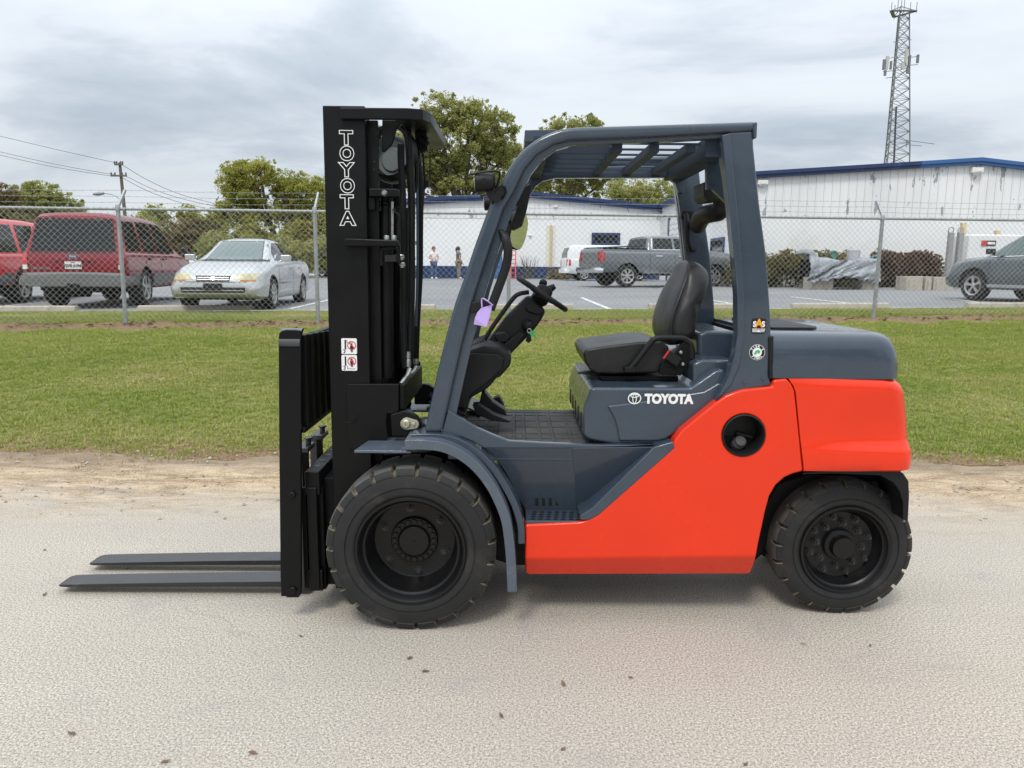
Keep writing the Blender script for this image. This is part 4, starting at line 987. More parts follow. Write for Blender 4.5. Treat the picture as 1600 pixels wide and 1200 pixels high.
# hose arm across the face of the channel
panel('hose_arm', [(537,374),(541,372),(622,375),(624,385),(541,385),(537,382)], YM - .035, .03, M_BLK, FL, bevel=.008, seg=3)
m = MB(); m.tube(smooth_path([at(596, 415, YM + .0), at(596, 392, YM), at(600, 387, YM), at(616, 387, YM), at(622, 392, YM), at(624, 412, YM)], 4), .007, 8); obj('hose_loop', m.geo(), M_BLK, FL)
m = MB(); m.prism(pxs([(600,398),(619,398),(619,409),(600,409)], YM + .01), (0, .06, 0)); fixn(obj('valve_block', m.geo(), M_FORK, FL, bevel=.004))
# ties across the mast
for (pa, pb) in ((420, 450), (560, 600)):
    m = MB(); vbox(m, x1 - .06, YM + .10, at(576, pb, YM).z, x1 - .03, YMF - .10, at(576, pa, YM).z); obj('mast_tie', m.geo(), M_BLK, FL, bevel=.003)
m = MB(); vbox(m, x0 + .04, YM + .03, at(540, 300, YM).z, x0 + .07, YMF - .03, at(540, 215, YM).z); obj('mast_tie', m.geo(), M_BLK, FL, bevel=.003)
# top guard plate, bent round the rear of the mast
zA, zB = at(600, 186.5, YM - .02).z, at(600, 168.5, YM - .02).z
X = lambda px, Y: at(px, 176, Y).x
ya, yb = YM - .025, YMF + .025
xr = X(637, ya)
xq = X(672, ya + .05)
outer = [(X(531, ya), ya), (xr, ya), (xr + .06, ya + .02), (xq, ya + .09), (xq + .005, yb - .09), (xr + .06, yb - .02), (xr, yb), (X(531, ya), yb)]
inner = [(X(531, ya), yb - .025), (xr - .06, yb - .025), (xr - .045, yb - .12), (xq - .13, yb - .16), (xq - .13, ya + .16), (xr - .045, ya + .12), (xr - .06, ya + .025), (X(531, ya), ya + .025)]
m = MB(); m.prism([Vector((x, y, zB)) for x, y in outer + inner], (0, 0, zA - zB))
fixn(obj('top_guard', m.geo(), M_BLK, FL, bevel=.005, seg=2))
panel('top_plate', [(597,187),(630,187),(620,200),(612,226),(600,238),(596,236)], YM + .09, .02, M_BLK, FL, bevel=.004)
# sheave
m = MB(); sc = at(614, 250, YM + .30); m.lathe([(0, -.012), (.05, -.012), (.06, -.004), (.088, -.004), (.096, -.016), (.104, -.018), (.108, -.012), (.098, 0), (.108, .012), (.104, .018), (.06, .006), (0, .012)], sc, (0.35, 1, 0), 40)
fixn(obj('hose_sheave', m.geo(), mat('pale_zinc_sheave', (.22, .25, .25), .5, metal=.15, var=.2), FL))
m = MB(); sc2 = at(612, 238, YM + .26); m.lathe([(.105, -.03), (.118, -.03), (.118, .03), (.105, .03)], sc2, (0.35, 1, 0), 40, closed=True); fixn(obj('sheave_guard', m.geo(), M_BLKG, FL))
# hoses
hp = [([(626,226),(627,260),(629,300),(630,360),(631,430),(631,500),(633,575)], YM + .18, .0155), ([(634,205),(639,225),(641,270),(643,310),(643,380),(643,450),(641,520),(640,572)], YM + .2, .017),
      ([(622,200),(630,196),(638,206),(641,230),(644,262)], YM + .24, .013), ([(640,222),(650,236),(655,262),(657,300),(656.5,360),(656,430),(652,500),(650,560)], YM + .32, .0145),
      ([(628,300),(625,330),(622,350),(622,380)], YM + .06, .005), ([(615,326),(618,332),(623,337),(623.5,350),(622,376)], YM + .04, .005), ([(648,235),(651,260),(650,290),(644,305)], YM + .26, .010)]
for pts, yy, rr in hp:
    m = MB(); m.tube(smooth_path([at(px, py, yy) for px, py in pts], 6), rr, 10); obj('hose', m.geo(), M_HOSE, FL)
m = MB(); m.tube([at(652, 282, YM + .3), at(652.5, 420, YM + .3), at(650, 510, YM + .3)], .006, 8); obj('pipe', m.geo(), mat('steel_blue_pipe', (0.06, 0.10, 0.13), .35, metal=.3), FL)
m = MB(); m.tube(smooth_path([at(660, 230, YM + .35), at(664, 285, YM + .35), at(662, 300, YM + .35), at(659, 345, YM + .35), at(657, 390, YM + .35)], 5), .0055, 8); obj('cable', m.geo(), M_HOSE, FL)
m = MB(); m.tube([at(672, 237, YM + .38), at(672, 282, YM + .38), at(667, 289, YM + .36)], .0035, 8); m.box(at(666, 290, YM + .36) - Vector((.012, .01, .008)), at(666, 285, YM + .36) + Vector((.012, .01, .008))); obj('cable_rod', m.geo(), M_HOSE, FL)
m = MB()
for (q, w, yy, r_) in (((656, 216), (668, 228), YM + .3, .018), ((640, 222), (664, 222), YM + .34, .011)): m.cyl(at(*q, yy), at(*w, yy), r_, 12)
m.prism(pxs([(648,208),(660,200),(668,214),(668,234),(658,240),(650,228)], YM + .3), (0, .04, 0)); fixn(obj('cable_anchor', m.geo(), M_BLKG, FL))
for (px, py, yy) in ((638, 566, YM + .18), (650, 562, YM + .32), (627, 402, YM + .05), (645, 404, YM + .3), (645, 423, YM + .3), (628.5, 414, YM + .06)):
    big = py > 500
    m = MB(); c = at(px, py, yy); h = .05 if big else .012
    m.lathe([(0, h), (.010, h), (.013, h*.6), (.013, h*.4), (.010, h*.35), (.014, h*.1), (.014, -h*.4), (.009, -h*.5), (.009, -h), (0, -h)], c, (0, 0, 1), 12); fixn(obj('hose_fitting', m.geo(), M_STEEL, FL))
m = MB(); m.tube(smooth_path([at(640, 577, YM + .16), at(637, 586, YM + .12), at(631, 594, YM + .08), at(626, 600, YM + .06)], 4), .010, 10); m.tube(smooth_path([at(650, 574, YM + .3), at(645, 582, YM + .22), at(638, 586, YM + .14)], 4), .010, 10); obj('elbow_fitting', m.geo(), M_STEEL, FL)
# lower mast plate, cross beam, tilt pins
for ya, s in ((YM, 1), (YMF, -1)):
    pl = [(540,604),(543,600),(623,600),(623,641),(618,646),(604,646),(603,660),(606,682),(600,700),(572,704),(545,702)]
    o = panel('mast_plate', pl, YM - .014, .012, M_BLK, FL, bevel=.003)
    pl2 = [(610,648),(620,645),(630,642),(640,644),(650,651),(657,660),(658,672),(650,682),(612,682)]
    q = panel('tilt_lug', pl2, YM - .03, .05, M_BLK, FL, bevel=.006)
    m = MB(); pr = []
    for t in range(13): a_ = math.pi / 2 + math.pi * t / 12; pr.append((636 + 10.5 * math.cos(a_), 662 - 9.5 * math.sin(a_)))
    for t in range(13): a_ = -math.pi / 2 + math.pi * t / 12; pr.append((648 + 6.5 * math.cos(a_), 663 - 7 * math.sin(a_)))
    m.prism(pxs(pr, YM - .04), (0, .01, 0)); w1 = fixn(obj('pin_plate', m.geo(), mat('brass_zinc', (.50, .48, .38), .38, metal=.8, var=.15), q, bevel=.001))
    m = MB(); m.lathe([(0, -.005), (.004, -.005), (.006, -.012), (.015, -.012), (.021, -.006), (.021, .002)], at(634.5, 662.5, YM - .04), (0, 1, 0), 20); m.lathe([(0, -.008), (.007, -.008), (.010, -.004), (.010, .002)], at(646, 663, YM - .04), (0, 1, 0), 6)
    w2 = fixn(obj('tilt_pin', m.geo(), mat('brass_zinc', 0), q))
    m = MB(); c = at(640, 664, YM); d = at(690, 690, YM); m.tube([c + Vector((0, .02, 0)), d + Vector((0, .02, 0))], .03, 12); w3 = obj('tilt_cylinder', m.geo(), M_BLKG, q)
    if s < 0:
        for k in (o, q, w1, w2, w3): k.data.transform(Matrix.Scale(-1, 4, (0, 1, 0))); k.data.flip_normals()
m = MB(); xa, xb = at(624, 620, YM).x, at(632.5, 620, YM).x
m.box((xa, YM + .0, at(628, 640, YM).z), (xb, YMF - .12, at(628, 601, YM).z)); obj('mast_crossbeam', m.geo(), M_BLKG, FL, bevel=.004)
m = MB(); xa = at(540, 700, YM).x; m.box((xa, YM + .02, .3), (xa + .1, YMF - .02, .42)); obj('mast_tie', m.geo(), M_BLK, FL, bevel=.003)
m = MB()
c = at(553, 657, YM - .016); m.tube(smooth_path([at(543, 661, YM - .012), at(550, 660, YM - .014), at(556, 656, YM - .014), at(561, 648, YM - .012)], 3), .004, 6); obj('weld_bead', m.geo(), M_BLK, FL)
# ---- carriage, backrest and forks
YB = 3.125
bp = [(435,528),(436,521),(440,517),(446,515.5),(462,515.5),(468,517),(470,522),(470,660),(472,668),(470,672),(470,929),(466,934),(448,934),(447,932),(439,932),(438,900),(436,700)]
ring1 = pxs(bp, YB)
k = 0
br = fixn(obj('carriage_side', MB().prism(ring1, (0, .022, 0)).geo(), M_BLK, FL, bevel=.004))
zz0, zz1 = at(450, 541, YB).z, at(450, 516, YB).z
m = MB(); xa, xb = at(435.5, 530, YB).x, at(468.5, 530, YB).x; rings = []
for t in range(9):
    a_ = (math.pi / 2) * t / 8; rings.append([Vector((x, YB - .006 + (1 - math.cos(a_)) * (zz1 - zz0) * .9, zz0 + math.sin(a_) * (zz1 - zz0 + .004))) for x in (xa, xb)] )
vs = [p for r_ in rings for p in r_] + [p + Vector((0, .03, -.002)) for r_ in rings for p in r_]
n = len(rings); fs = []
for t in range(n - 1):
    fs += [(2*t, 2*t+1, 2*t+3, 2*t+2), (2*n+2*t+1, 2*n+2*t, 2*n+2*t+2, 2*n+2*t+3), (2*t, 2*t+2, 2*n+2*t+2, 2*n+2*t), (2*t+1, 2*n+2*t+1, 2*n+2*t+3, 2*t+3)]
fs += [(0, 2*n, 2*n+1, 1), (2*n-2, 2*n-1, 4*n-1, 4*n-2)]
fixn(obj('frame_bend', (vs, fs), M_BLKS, br))
for q in ((457, 773), (458, 921)):
    m = MB(); m.lathe([(0, -.013), (.012, -.013), (.015, -.010), (.0165, 0), (.018, .001)], at(*q, YB), (0, 1, 0), 16); fixn(obj('carriage_bolt', m.geo(), M_BLK, br))
o = fixn(obj('carriage_side', MB().prism(ring1, (0, .022, 0)).geo(), M_BLK, FL, bevel=.004)); o.data.transform(Matrix.Translation((0, far(YB, .022) - YB, 0)))
zt_, zb_ = at(472, 521, YB).z, at(470, 668, YB).z
xa, xb = at(456, 600, YB).x, at(470, 600, YB).x
for kk in range(10):
    yy = YB + .05 + kk * .101
    obj('backrest_bar', MB().box((xa, yy, zb_ - .01), (xb + .012, yy + .03, zt_ - .012 - .004 * kk)).geo(), M_BLK, FL, bevel=.003)
    obj('backrest_bar', MB().box((xa + .012, yy + .045, zb_ - .002), (xb + .004, yy + .085, zt_ - .014 - .004 * kk)).geo(), M_BLKG, FL, bevel=.003)
obj('backrest_rail', MB().box((xa - .01, YB + .02, zb_ - .03), (xb + .006, far(YB + .02), zb_ - .004)).geo(), M_BLK, FL, bevel=.006, seg=3)
obj('backrest_rail', MB().box((xa + .004, YB + .02, zt_ - .05), (xb - .004, far(YB + .02), zt_ - .02)).geo(), M_BLK, FL, bevel=.004)
xa, xb = at(476, 748, 3.19).x, at(499, 748, 3.19).x
z0, z1 = at(486, 757, 3.19).z, at(486, 737, 3.19).z
cb = obj('carriage_bar', MB().box((xa, 3.19, z0 - .05), (xb, far(3.19), z1)).geo(), M_BLK, FL, bevel=.005)
obj('carriage_bar', MB().box((xa, 3.19, .12), (xb, far(3.19), .22)).geo(), M_BLK, FL, bevel=.005)
m = MB()
for kk in range(8):
    yy = 3.27 + kk * .1; m.box((xa + .02, yy, z1 - .002), (xa + .045, yy + .03, z1 + .0015))
obj('fork_notches', m.geo(), M_DBLK, cb)
for (pa, pb, Ya, d_) in ((482, 497, 3.18, .04), (499, 507, 3.22, .05), (472, 480, 3.2, .03)):
    xs0, xs1 = at(pa, 840, Ya).x, at(pb, 840, Ya).x
    for mir in (0, 1):
        y0_ = Ya if not mir else far(Ya, d_)
        q = obj('carriage_upright', MB().box((xs0, y0_, at(480, 921, Ya).z), (xs1, y0_ + d_, at(480, 762, Ya).z)).geo(), M_BLK, FL, bevel=.005)
m = MB(); m.box((xb, 3.262, .12), (x0 + .06, far(3.262), z1 - .05)); obj('carriage_plate', m.geo(), M_BLKG, FL, bevel=.004)
def fork(Y0, Y1):
    tipx = at(88, 910, 3.39).x; hx = at(479, 900, 3.39).x; L_ = hx - tipx
    zr = .078; rings = []
    for t, w, zb2, zt2 in ((0, .74, .036, .042), (.008, .88, .035, .045), (.022, .97, .035, .048), (.05, 1, .035, .050), (.2, 1, .037, .056), (.5, 1, .042, .066), (.93, 1, .047, .077), (.97, 1, .05, .082)):
        yc = (Y0 + Y1) / 2; h = (Y1 - Y0) / 2 * w; x = tipx + L_ * t
        rings.append([Vector((x, yc - h, zb2)), Vector((x, yc + h, zb2)), Vector((x, yc + h, zt2)), Vector((x, yc - h, zt2))])
    xs_ = at(463, 800, 3.39).x; top = at(470, 706, 3.39).z
    yc = (Y0 + Y1) / 2; h = (Y1 - Y0) / 2
    m = MB(); m.loft(rings)
    pr = [(xs_ - .03, .03), (hx - .005, .034), (hx, .05), (hx, top), (xs_ + .002, top), (xs_, .11), (xs_ - .012, .082), (xs_ - .03, .079)]
    m.prism([Vector((x, Y0, z)) for x, z in pr], (0, Y1 - Y0, 0))
    f_ = fixn(obj('fork', m.geo(), M_FORK, FL, bevel=.0025))
    m = MB(); m.box((xs_ + .006, Y0 - .002, top - .004), (hx + .03, Y1 + .002, top + .02)); m.cyl((hx + .015, yc, top + .02), (hx + .015, yc, top + .05), .014, 10); m.cyl((hx + .015, yc, top + .05), (hx + .015, yc, top + .058), .022, 12)
    obj('fork_hook', m.geo(), M_FORK, f_, bevel=.003)
fork(3.39, 3.51); fork(3.655, 3.775)

# ---- decals
px_m = lambda n, Y: (at(800 + n, 600, Y) - at(800, 600, Y)).length
m_out = mat('white_outline', (.82, .82, .82), .4)
for ch, cx, cyy in (('T', 541, 216.5), ('O', 542, 241), ('Y', 541.5, 266.5), ('O', 543, 291.5), ('T', 542, 316.5), ('A', 543.5, 342.5)):
    text_obj('channel_letter', ch, m_out, FL, at(cx, cyy, YM - .0012), px_m(27, YM), up=(lean, 0, 1), right=(1, 0, -lean), bold=px_m(1.15, YM), outline=px_m(.62, YM), xs=1.12 if ch != 'O' else .95)
Yd = YE - .0135
txt = text_obj('side_lettering', 'TOYOTA', M_WHT, FL, at(1045, 624, Yd), px_m(20, Yd), bold=px_m(1.15, Yd), xs=1.0)
ws = txt.dimensions.x if txt.dimensions.x > 0 else 1
txt_w = px_m(77, Yd); k_ = txt_w / max(1e-6, max(v.co.x for v in txt.data.vertices) - min(v.co.x for v in txt.data.vertices))
cxl = at(1045, 624, Yd).x - FL.location.x
for v in txt.data.vertices: v.co.x = cxl + (v.co.x - cxl) * k_
def ell_ring(c, a_, b_, w, Y, n=40, th=.0008):
    rings = []
    for sc in (1, 0):
        rings.append([Vector((c.x + (a_ - w * sc) * math.cos(2*math.pi*i/n), Y, c.z + (b_ - w * sc) * math.sin(2*math.pi*i/n))) for i in range(n)])
    vs = rings[0] + rings[1] + [p + Vector((0, th, 0)) for p in rings[0] + rings[1]]
    fs = []
    for i in range(n):
        j = (i + 1) % n; fs += [(i, j, n+j, n+i), (2*n+j, 2*n+i, 3*n+i, 3*n+j), (i, 2*n+i, 2*n+j, j), (n+j, 3*n+j, 3*n+i, n+i)]
    return vs, fs
c = at(991.5, 622.5, Yd); m = MB(); s1 = px_m(1, Yd)
m.add(*ell_ring(c, 10.5*s1, 9.3*s1, 1.7*s1, Yd)); m.add(*ell_ring(c + Vector((0, 0, 4.2*s1)), 6.6*s1, 3.2*s1, 1.3*s1, Yd - .0003)); m.add(*ell_ring(c + Vector((0, 0, -.6*s1)), 3.4*s1, 7.8*s1, 1.3*s1, Yd - .0006))
obj('oval_emblem', m.geo(), M_WHT, FL, smooth=False)
def rrect(c, w, h, r, Y, th=.001, n=5):
    pts = []
    for (sx, sz, a0) in ((1, 1, 0), (-1, 1, 90), (-1, -1, 180), (1, -1, 270)):
        for k in range(n + 1):
            a_ = R(a0 + 90 * k / n); pts.append(Vector((c.x + sx * (w/2 - r) + r * math.cos(a_), Y, c.z + sz * (h/2 - r) + r * math.sin(a_))))
    m = MB(); m.prism(pts, (0, th, 0)); return m
def disc(c, r, Y, th=.001, n=32):
    m = MB(); m.prism([Vector((c.x + r * math.cos(2*math.pi*i/n), Y, c.z + r * math.sin(2*math.pi*i/n))) for i in range(n)], (0, th, 0)); return m
Yp = YG - .004
# stability sticker
Yp = YG + .0065
c = at(1185.5, 509.5, Yp); s1 = px_m(1, Yp)
sk = fixn(obj('stability_sticker', rrect(c, 22.5*s1, 23.5*s1, 3*s1, Yp).geo(), M_DBLK, FL, smooth=False))
text_obj('sticker_text', 'S', M_WHT, sk, c + Vector((-6.6*s1, -.0012, 2.6*s1)), 11.5*s1, bold=.5*s1, xs=.95); text_obj('sticker_text', 'S', M_WHT, sk, c + Vector((6.8*s1, -.0012, 2.6*s1)), 11.5*s1, bold=.5*s1, xs=.95)
text_obj('sticker_text', 'A', M_DORG, sk, c + Vector((0, -.0016, 3.8*s1)), 17.5*s1, bold=.6*s1, xs=.95)
text_obj('sticker_text', 'SYSTEM OF ACTIVE', M_WHT, sk, c + Vector((0, -.0012, -4.8*s1)), 2.3*s1, bold=.1*s1); text_obj('sticker_text', 'STABILITY', M_WHT, sk, c + Vector((0, -.0012, -7.8*s1)), 4.2*s1, bold=.22*s1)
# emissions sticker
c = at(1183, 550.5, Yp); sk = fixn(obj('emissions_sticker', disc(c, 12.2*s1, Yp).geo(), M_WHT, FL, smooth=False))
fixn(obj('sticker_ring', disc(c, 11.6*s1, Yp - .0006).geo(), M_DBLK, sk, smooth=False)); fixn(obj('sticker_centre', disc(c, 7.2*s1, Yp - .0012).geo(), M_WHT, sk, smooth=False))
for word, a0, dirn in (('TIER 4', 150, -1), ('FINAL', 225, 1)):
    n = len(word)
    for i, ch in enumerate(word):
        if ch == ' ': continue
        a_ = R(a0 + dirn * (120 if dirn < 0 else 90) * i / (n - 1)); rr = 9.3 * s1
        upv = Vector((math.cos(a_), 0, math.sin(a_))) * (1 if dirn < 0 else -1); rv = Vector((upv.z, 0, -upv.x))
        text_obj('sticker_text', ch, M_WHT, sk, c + Vector((rr * math.cos(a_), -.0014, rr * math.sin(a_))), 4.6*s1, right=rv, up=upv, bold=.2*s1)
m = MB(); m.prism([Vector((c.x + x*s1, Yp - .0018, c.z + z*s1)) for x, z in ((-5, -2.5), (-3, 2), (1, 4.2), (5, 2.2), (4, -1), (1, -2.6), (.5, -.5), (-1, .8), (-.6, -2.2), (-3, -3.8))], (0, .0008, 0)); fixn(obj('leaf_mark', m.geo(), M_DGRN, sk, smooth=False))
# warning pictograms on the mast
Yw = YM - .0025
for cyy, low in ((541, 0), (567, 1)):
    c = at(545.5 + (.3 if low else 0), cyy, Yw); s1 = px_m(1, Yw)
    sk = fixn(obj('warning_label', rrect(c, 24*s1, 24.6*s1, 2*s1, Yw).geo(), M_WHT, FL, smooth=False)); m = MB(); yv = Yw - .0008
    q = lambda x, z: Vector((c.x + x*s1, yv, c.z + z*s1))
    m.prism([q(-7, 10), (q(-4.6, 10)), q(-4.6, -5), q(-7, -5)], (0, .0006, 0))
    m.prism([q(-3.6, 9.5), q(-2.8, 9.5), q(-2.8, 5.5), q(6, 5.5), q(6, 5), q(-3.6, 5)] if not low else [q(-3.2, -5), q(-2.4, -5), q(-2.4, -9), q(9, -9), q(9, -9.6), q(-3.2, -9.6)], (0, .0006, 0))
    pts = []
    for t in range(9): a_ = R(-80 + 160 * t / 8); pts.append(q(-9.5 + 3.6 * math.cos(a_), -8 + 3.4 * math.sin(a_)))
    for t in range(9): a_ = R(80 - 160 * t / 8); pts.append(q(-9.5 + 2.2 * math.cos(a_), -8 + 2.0 * math.sin(a_)))
    m.prism(pts, (0, .0006, 0))
    bz = -1.5 if not low else 1.5
    m.prism([q(1.5, bz + 2.6), q(6.5, bz + 2.6), q(6.8, bz - 2.4), q(5.6, bz - 2.4), q(5.4, bz - 8), q(4.4, bz - 8), q(4, bz - 3), q(3.6, bz - 8), q(2.6, bz - 8), q(2.4, bz - 2.4), q(1.2, bz - 2.4)], (0, .0006, 0))
    m.prism([q(4 + 1.4 * math.cos(R(t*45)), bz + 4.4 + 1.4 * math.sin(R(t*45))) for t in range(8)], (0, .0006, 0))
    fixn(obj('pictogram', m.geo(), M_DBLK, sk, smooth=False))
    m = MB(); m.add(*ell_ring(c + Vector((4*s1, 0, (2 + bz*.5)*s1)), 6.8*s1, 6.8*s1, 1.3*s1, Yw - .0012, 28, .0004)); m.prism([Vector((c.x + x*s1, Yw - .0012, c.z + z*s1)) for x, z in ((-.8, 6.2 + bz*.5), (.2, 7.2 + bz*.5), (8.8, -2 + bz*.5), (7.8, -3 + bz*.5))], (0, .0004, 0)); fixn(obj('prohibition_ring', m.geo(), M_DRED, sk, smooth=False))
# ---- rear right corner: bracket, exhaust, grip
panel('intake_bracket', [(1103,236),(1124,233),(1127,262),(1135,268),(1140,322),(1113,296),(1104,296)], 3.36, .03, M_BLU, FL, bevel=.004)
m = MB()
for q in ((1109, 243), (1120, 243), (1110, 286), (1114, 290)): m.cyl(at(*q, 3.361), at(*q, 3.357), .006, 8)
obj('bracket_bolt', m.geo(), M_DBLK, FL)
m = MB(); m.tube(smooth_path([at(1090, 352, 3.95), at(1098, 338, 3.85), at(1112, 333, 3.75), at(1124, 330, 3.7), at(1129, 318, 3.68), at(1126, 300, 3.66)], 5), .046, 16); obj('exhaust_pipe', m.geo(), M_PLA, FL)
panel('intake_box', [(1100,284),(1114,284),(1130,300),(1130,312),(1106,314),(1100,306)], 3.5, .2, M_PLA, FL, bevel=.006)
m = MB(); m.tube(smooth_path([at(1072, 335, 4.0), at(1074, 350, 3.97), at(1075, 372, 3.97), at(1079, 388, 3.98), at(1084, 390, 4.02)], 5), .014, 10); m.box(at(1073, 336, 4.02) - Vector((.03, .01, .02)), at(1073, 336, 4.02) + Vector((.03, .02, .02))); obj('rear_grip', m.geo(), M_PLA, FL, bevel=.002)
# ------------------------------------------------------------------ chain-link fence
FN = thing('chain_link_fence', 'grey chain link fence topped with barbed wire between lawn and parking lot', 'fence', (0, fence_y(0), 0))
def rail_z(x):
    a, b = at(192, 326.5, fence_y(-6.35)), at(1378, 341.5, fence_y(6.55))
    return a.z + (b.z - a.z) * (x - a.x) / (b.x - a.x)
post_px = [(-105, 503), (197, 500), (497, 497), (794, 498), (1085, 501), (1365, 505), (1650, 508)]
posts = []
for px, py in post_px:
    y = 12.6
    for _ in range(20): y = fence_y(at(px, py, y).x)
    posts.append(at(px, py, y).x)
fx0, fx1 = posts[0] - .4, posts[-1] + .4
ARM = Vector((0, .27, .30))
for i, x in enumerate(posts):
    y = fence_y(x); zr = rail_z(x); lean_ = random.uniform(-.015, .02)
    m = MB(); m.tube([(x + lean_, y, gz(x, y) - .1), (x, y, zr + .04)], .033, 12)
    po = obj('post', m.geo(), M_GALV, FN)
    m = MB(); m.bar((x, y - .0, zr + .02), Vector((x, y, zr + .02)) + ARM, .045, .03, (1, 0, 0)); m.lathe([(.04, -.05), (.042, .0), (.03, .05), (.0, .06)], (x, y, zr + .02), (0, 0, 1), 12)
    obj('barb_arm', m.geo(), M_GALV, po, bevel=.003)
    m = MB()
    for h in (.3, .8, 1.3): 
        z = gz(x, y) + h; m.lathe([(.036, -.008), (.039, 0), (.036, .008)], (x, y, z), (0, 0, 1), 10)
    obj('tie_wire', m.geo(), M_GALV, po)
m = MB(); n = 60; m.tube([(fx0 + (fx1 - fx0) * k / n, fence_y(fx0 + (fx1 - fx0) * k / n), rail_z(fx0 + (fx1 - fx0) * k / n)) for k in range(n + 1)], .023, 10); obj('top_rail', m.geo(), M_GALV, FN)
M_WIRE = mat('mesh_wire', (0.42, 0.43, 0.42), 0.5, metal=0.35, var=0.2, vscale=3)
p = .0485; vs = []; fs = []; nw = int((fx1 - fx0) / p)
for k in range(nw):
    base = fx0 + k * p; xm = base; y = fence_y(base); z0 = gz(xm, y) + .04; z1 = rail_z(xm) + .035
    rows = int((z1 - z0) / p); off = len(vs)
    for j in range(rows + 1):
        right = (j + k) % 2 == 1
        x = base + (p if right else 0) + random.uniform(-.0025, .0025); z = z1 - j * p; yy = fence_y(x) + (.004 if right else -.004) + .006 * math.sin(x * 1.9) 
        for a in range(3):
            t = 2 * math.pi * a / 3; vs.append((x + .0031 * math.cos(t), yy - .033 + .0031 * math.sin(t), z))
    for j in range(rows):
        for a in range(3): fs.append((off + j*3 + a, off + j*3 + (a+1) % 3, off + (j+1)*3 + (a+1) % 3, off + (j+1)*3 + a))
obj('wire_mesh', (vs, fs), M_WIRE, FN, kind='stuff')
for q in (.3, .64, .98):
    pts = []; n = 160; m = MB()
    for k in range(n + 1):
        x = fx0 + (fx1 - fx0) * k / n; s = min(abs(x - a) for a in posts); pts.append(Vector((x, fence_y(x), rail_z(x) + .02)) + ARM * q - Vector((0, 0, .012 * math.sin(min(1, s / 1.5) * math.pi / 2) + random.uniform(-.003, .003))))
    m.tube(pts, .0034, 4)
    for k in range(0, n * 1):
        c = pts[k].lerp(pts[k + 1], .5); 
        for sgn in (-1, 1): m.bar(c + Vector((-.003, -.005 * sgn, -.012)), c + Vector((.006 * sgn, .005, .012)), .002, .002)
    obj('barbed_wire', m.geo(), M_GALV, FN)

# ------------------------------------------------------------------ buildings
M_WALL = mat('white_block_paint', (0.80, 0.81, 0.81), .8, var=.05, vscale=.5, bump=.05, bscale=8, dirt=(0.66, 0.65, 0.61), dscale=.35, dlo=.55, dhi=.8)
def siding_mat():
    m = bpy.data.materials.new('peeling_siding'); m.use_nodes = True; t = m.node_tree; L = t.links.new; b = t.nodes['Principled BSDF']
    g = N(t, 'ShaderNodeNewGeometry'); mp = N(t, 'ShaderNodeMapping'); mp.inputs['Scale'].default_value = (1.5, 1, .6); L(g.outputs['Position'], mp.inputs[0])
    n = N(t, 'ShaderNodeTexNoise', i_Scale=1.7, i_Detail=6.0, i_Roughness=.6, i_Distortion=.3); L(mp.outputs[0], n.inputs['Vector'])
    r = N(t, 'ShaderNodeMapRange', i_1=.612, i_2=.628); L(n.outputs[0], r.inputs[0])
    n2 = N(t, 'ShaderNodeTexNoise', i_Scale=.6, i_Detail=6.0); L(mp.outputs[0], n2.inputs['Vector'])
    r2 = N(t, 'ShaderNodeMapRange', i_1=.3, i_2=.7); L(n2.outputs[0], r2.inputs[0])
    a = N(t, 'ShaderNodeMix', data_type='RGBA'); a.inputs[6].default_value = (.70, .70, .69, 1); a.inputs[7].default_value = (.80, .80, .79, 1); L(r2.outputs[0], a.inputs[0])
    c = N(t, 'ShaderNodeMix', data_type='RGBA'); L(r.outputs[0], c.inputs[0]); L(a.outputs[2], c.inputs[6]); c.inputs[7].default_value = (.33, .34, .35, 1)
    L(c.outputs[2], b.inputs['Base Color']); b.inputs['Roughness'].default_value = .6
    return m
M_SID = siding_mat()
M_NAVY = mat('navy_trim', (0.014, 0.033, 0.105), .45, var=.12, vscale=1.2, dirt=(.05, .09, .21), dscale=1.5)
M_NAVY2 = mat('blue_trim', (0.035, 0.11, 0.28), .45, var=.12, vscale=1.2)
M_DARKGL = mat('dark_window', (0.015, 0.017, 0.02), .08, var=.2)
M_ROOFM = mat('roof_sheet', (0.30, 0.32, 0.34), .5, metal=.3, var=.1)
M_WTRIM = mat('white_trim', (.74, .74, .72), .6, var=.05)
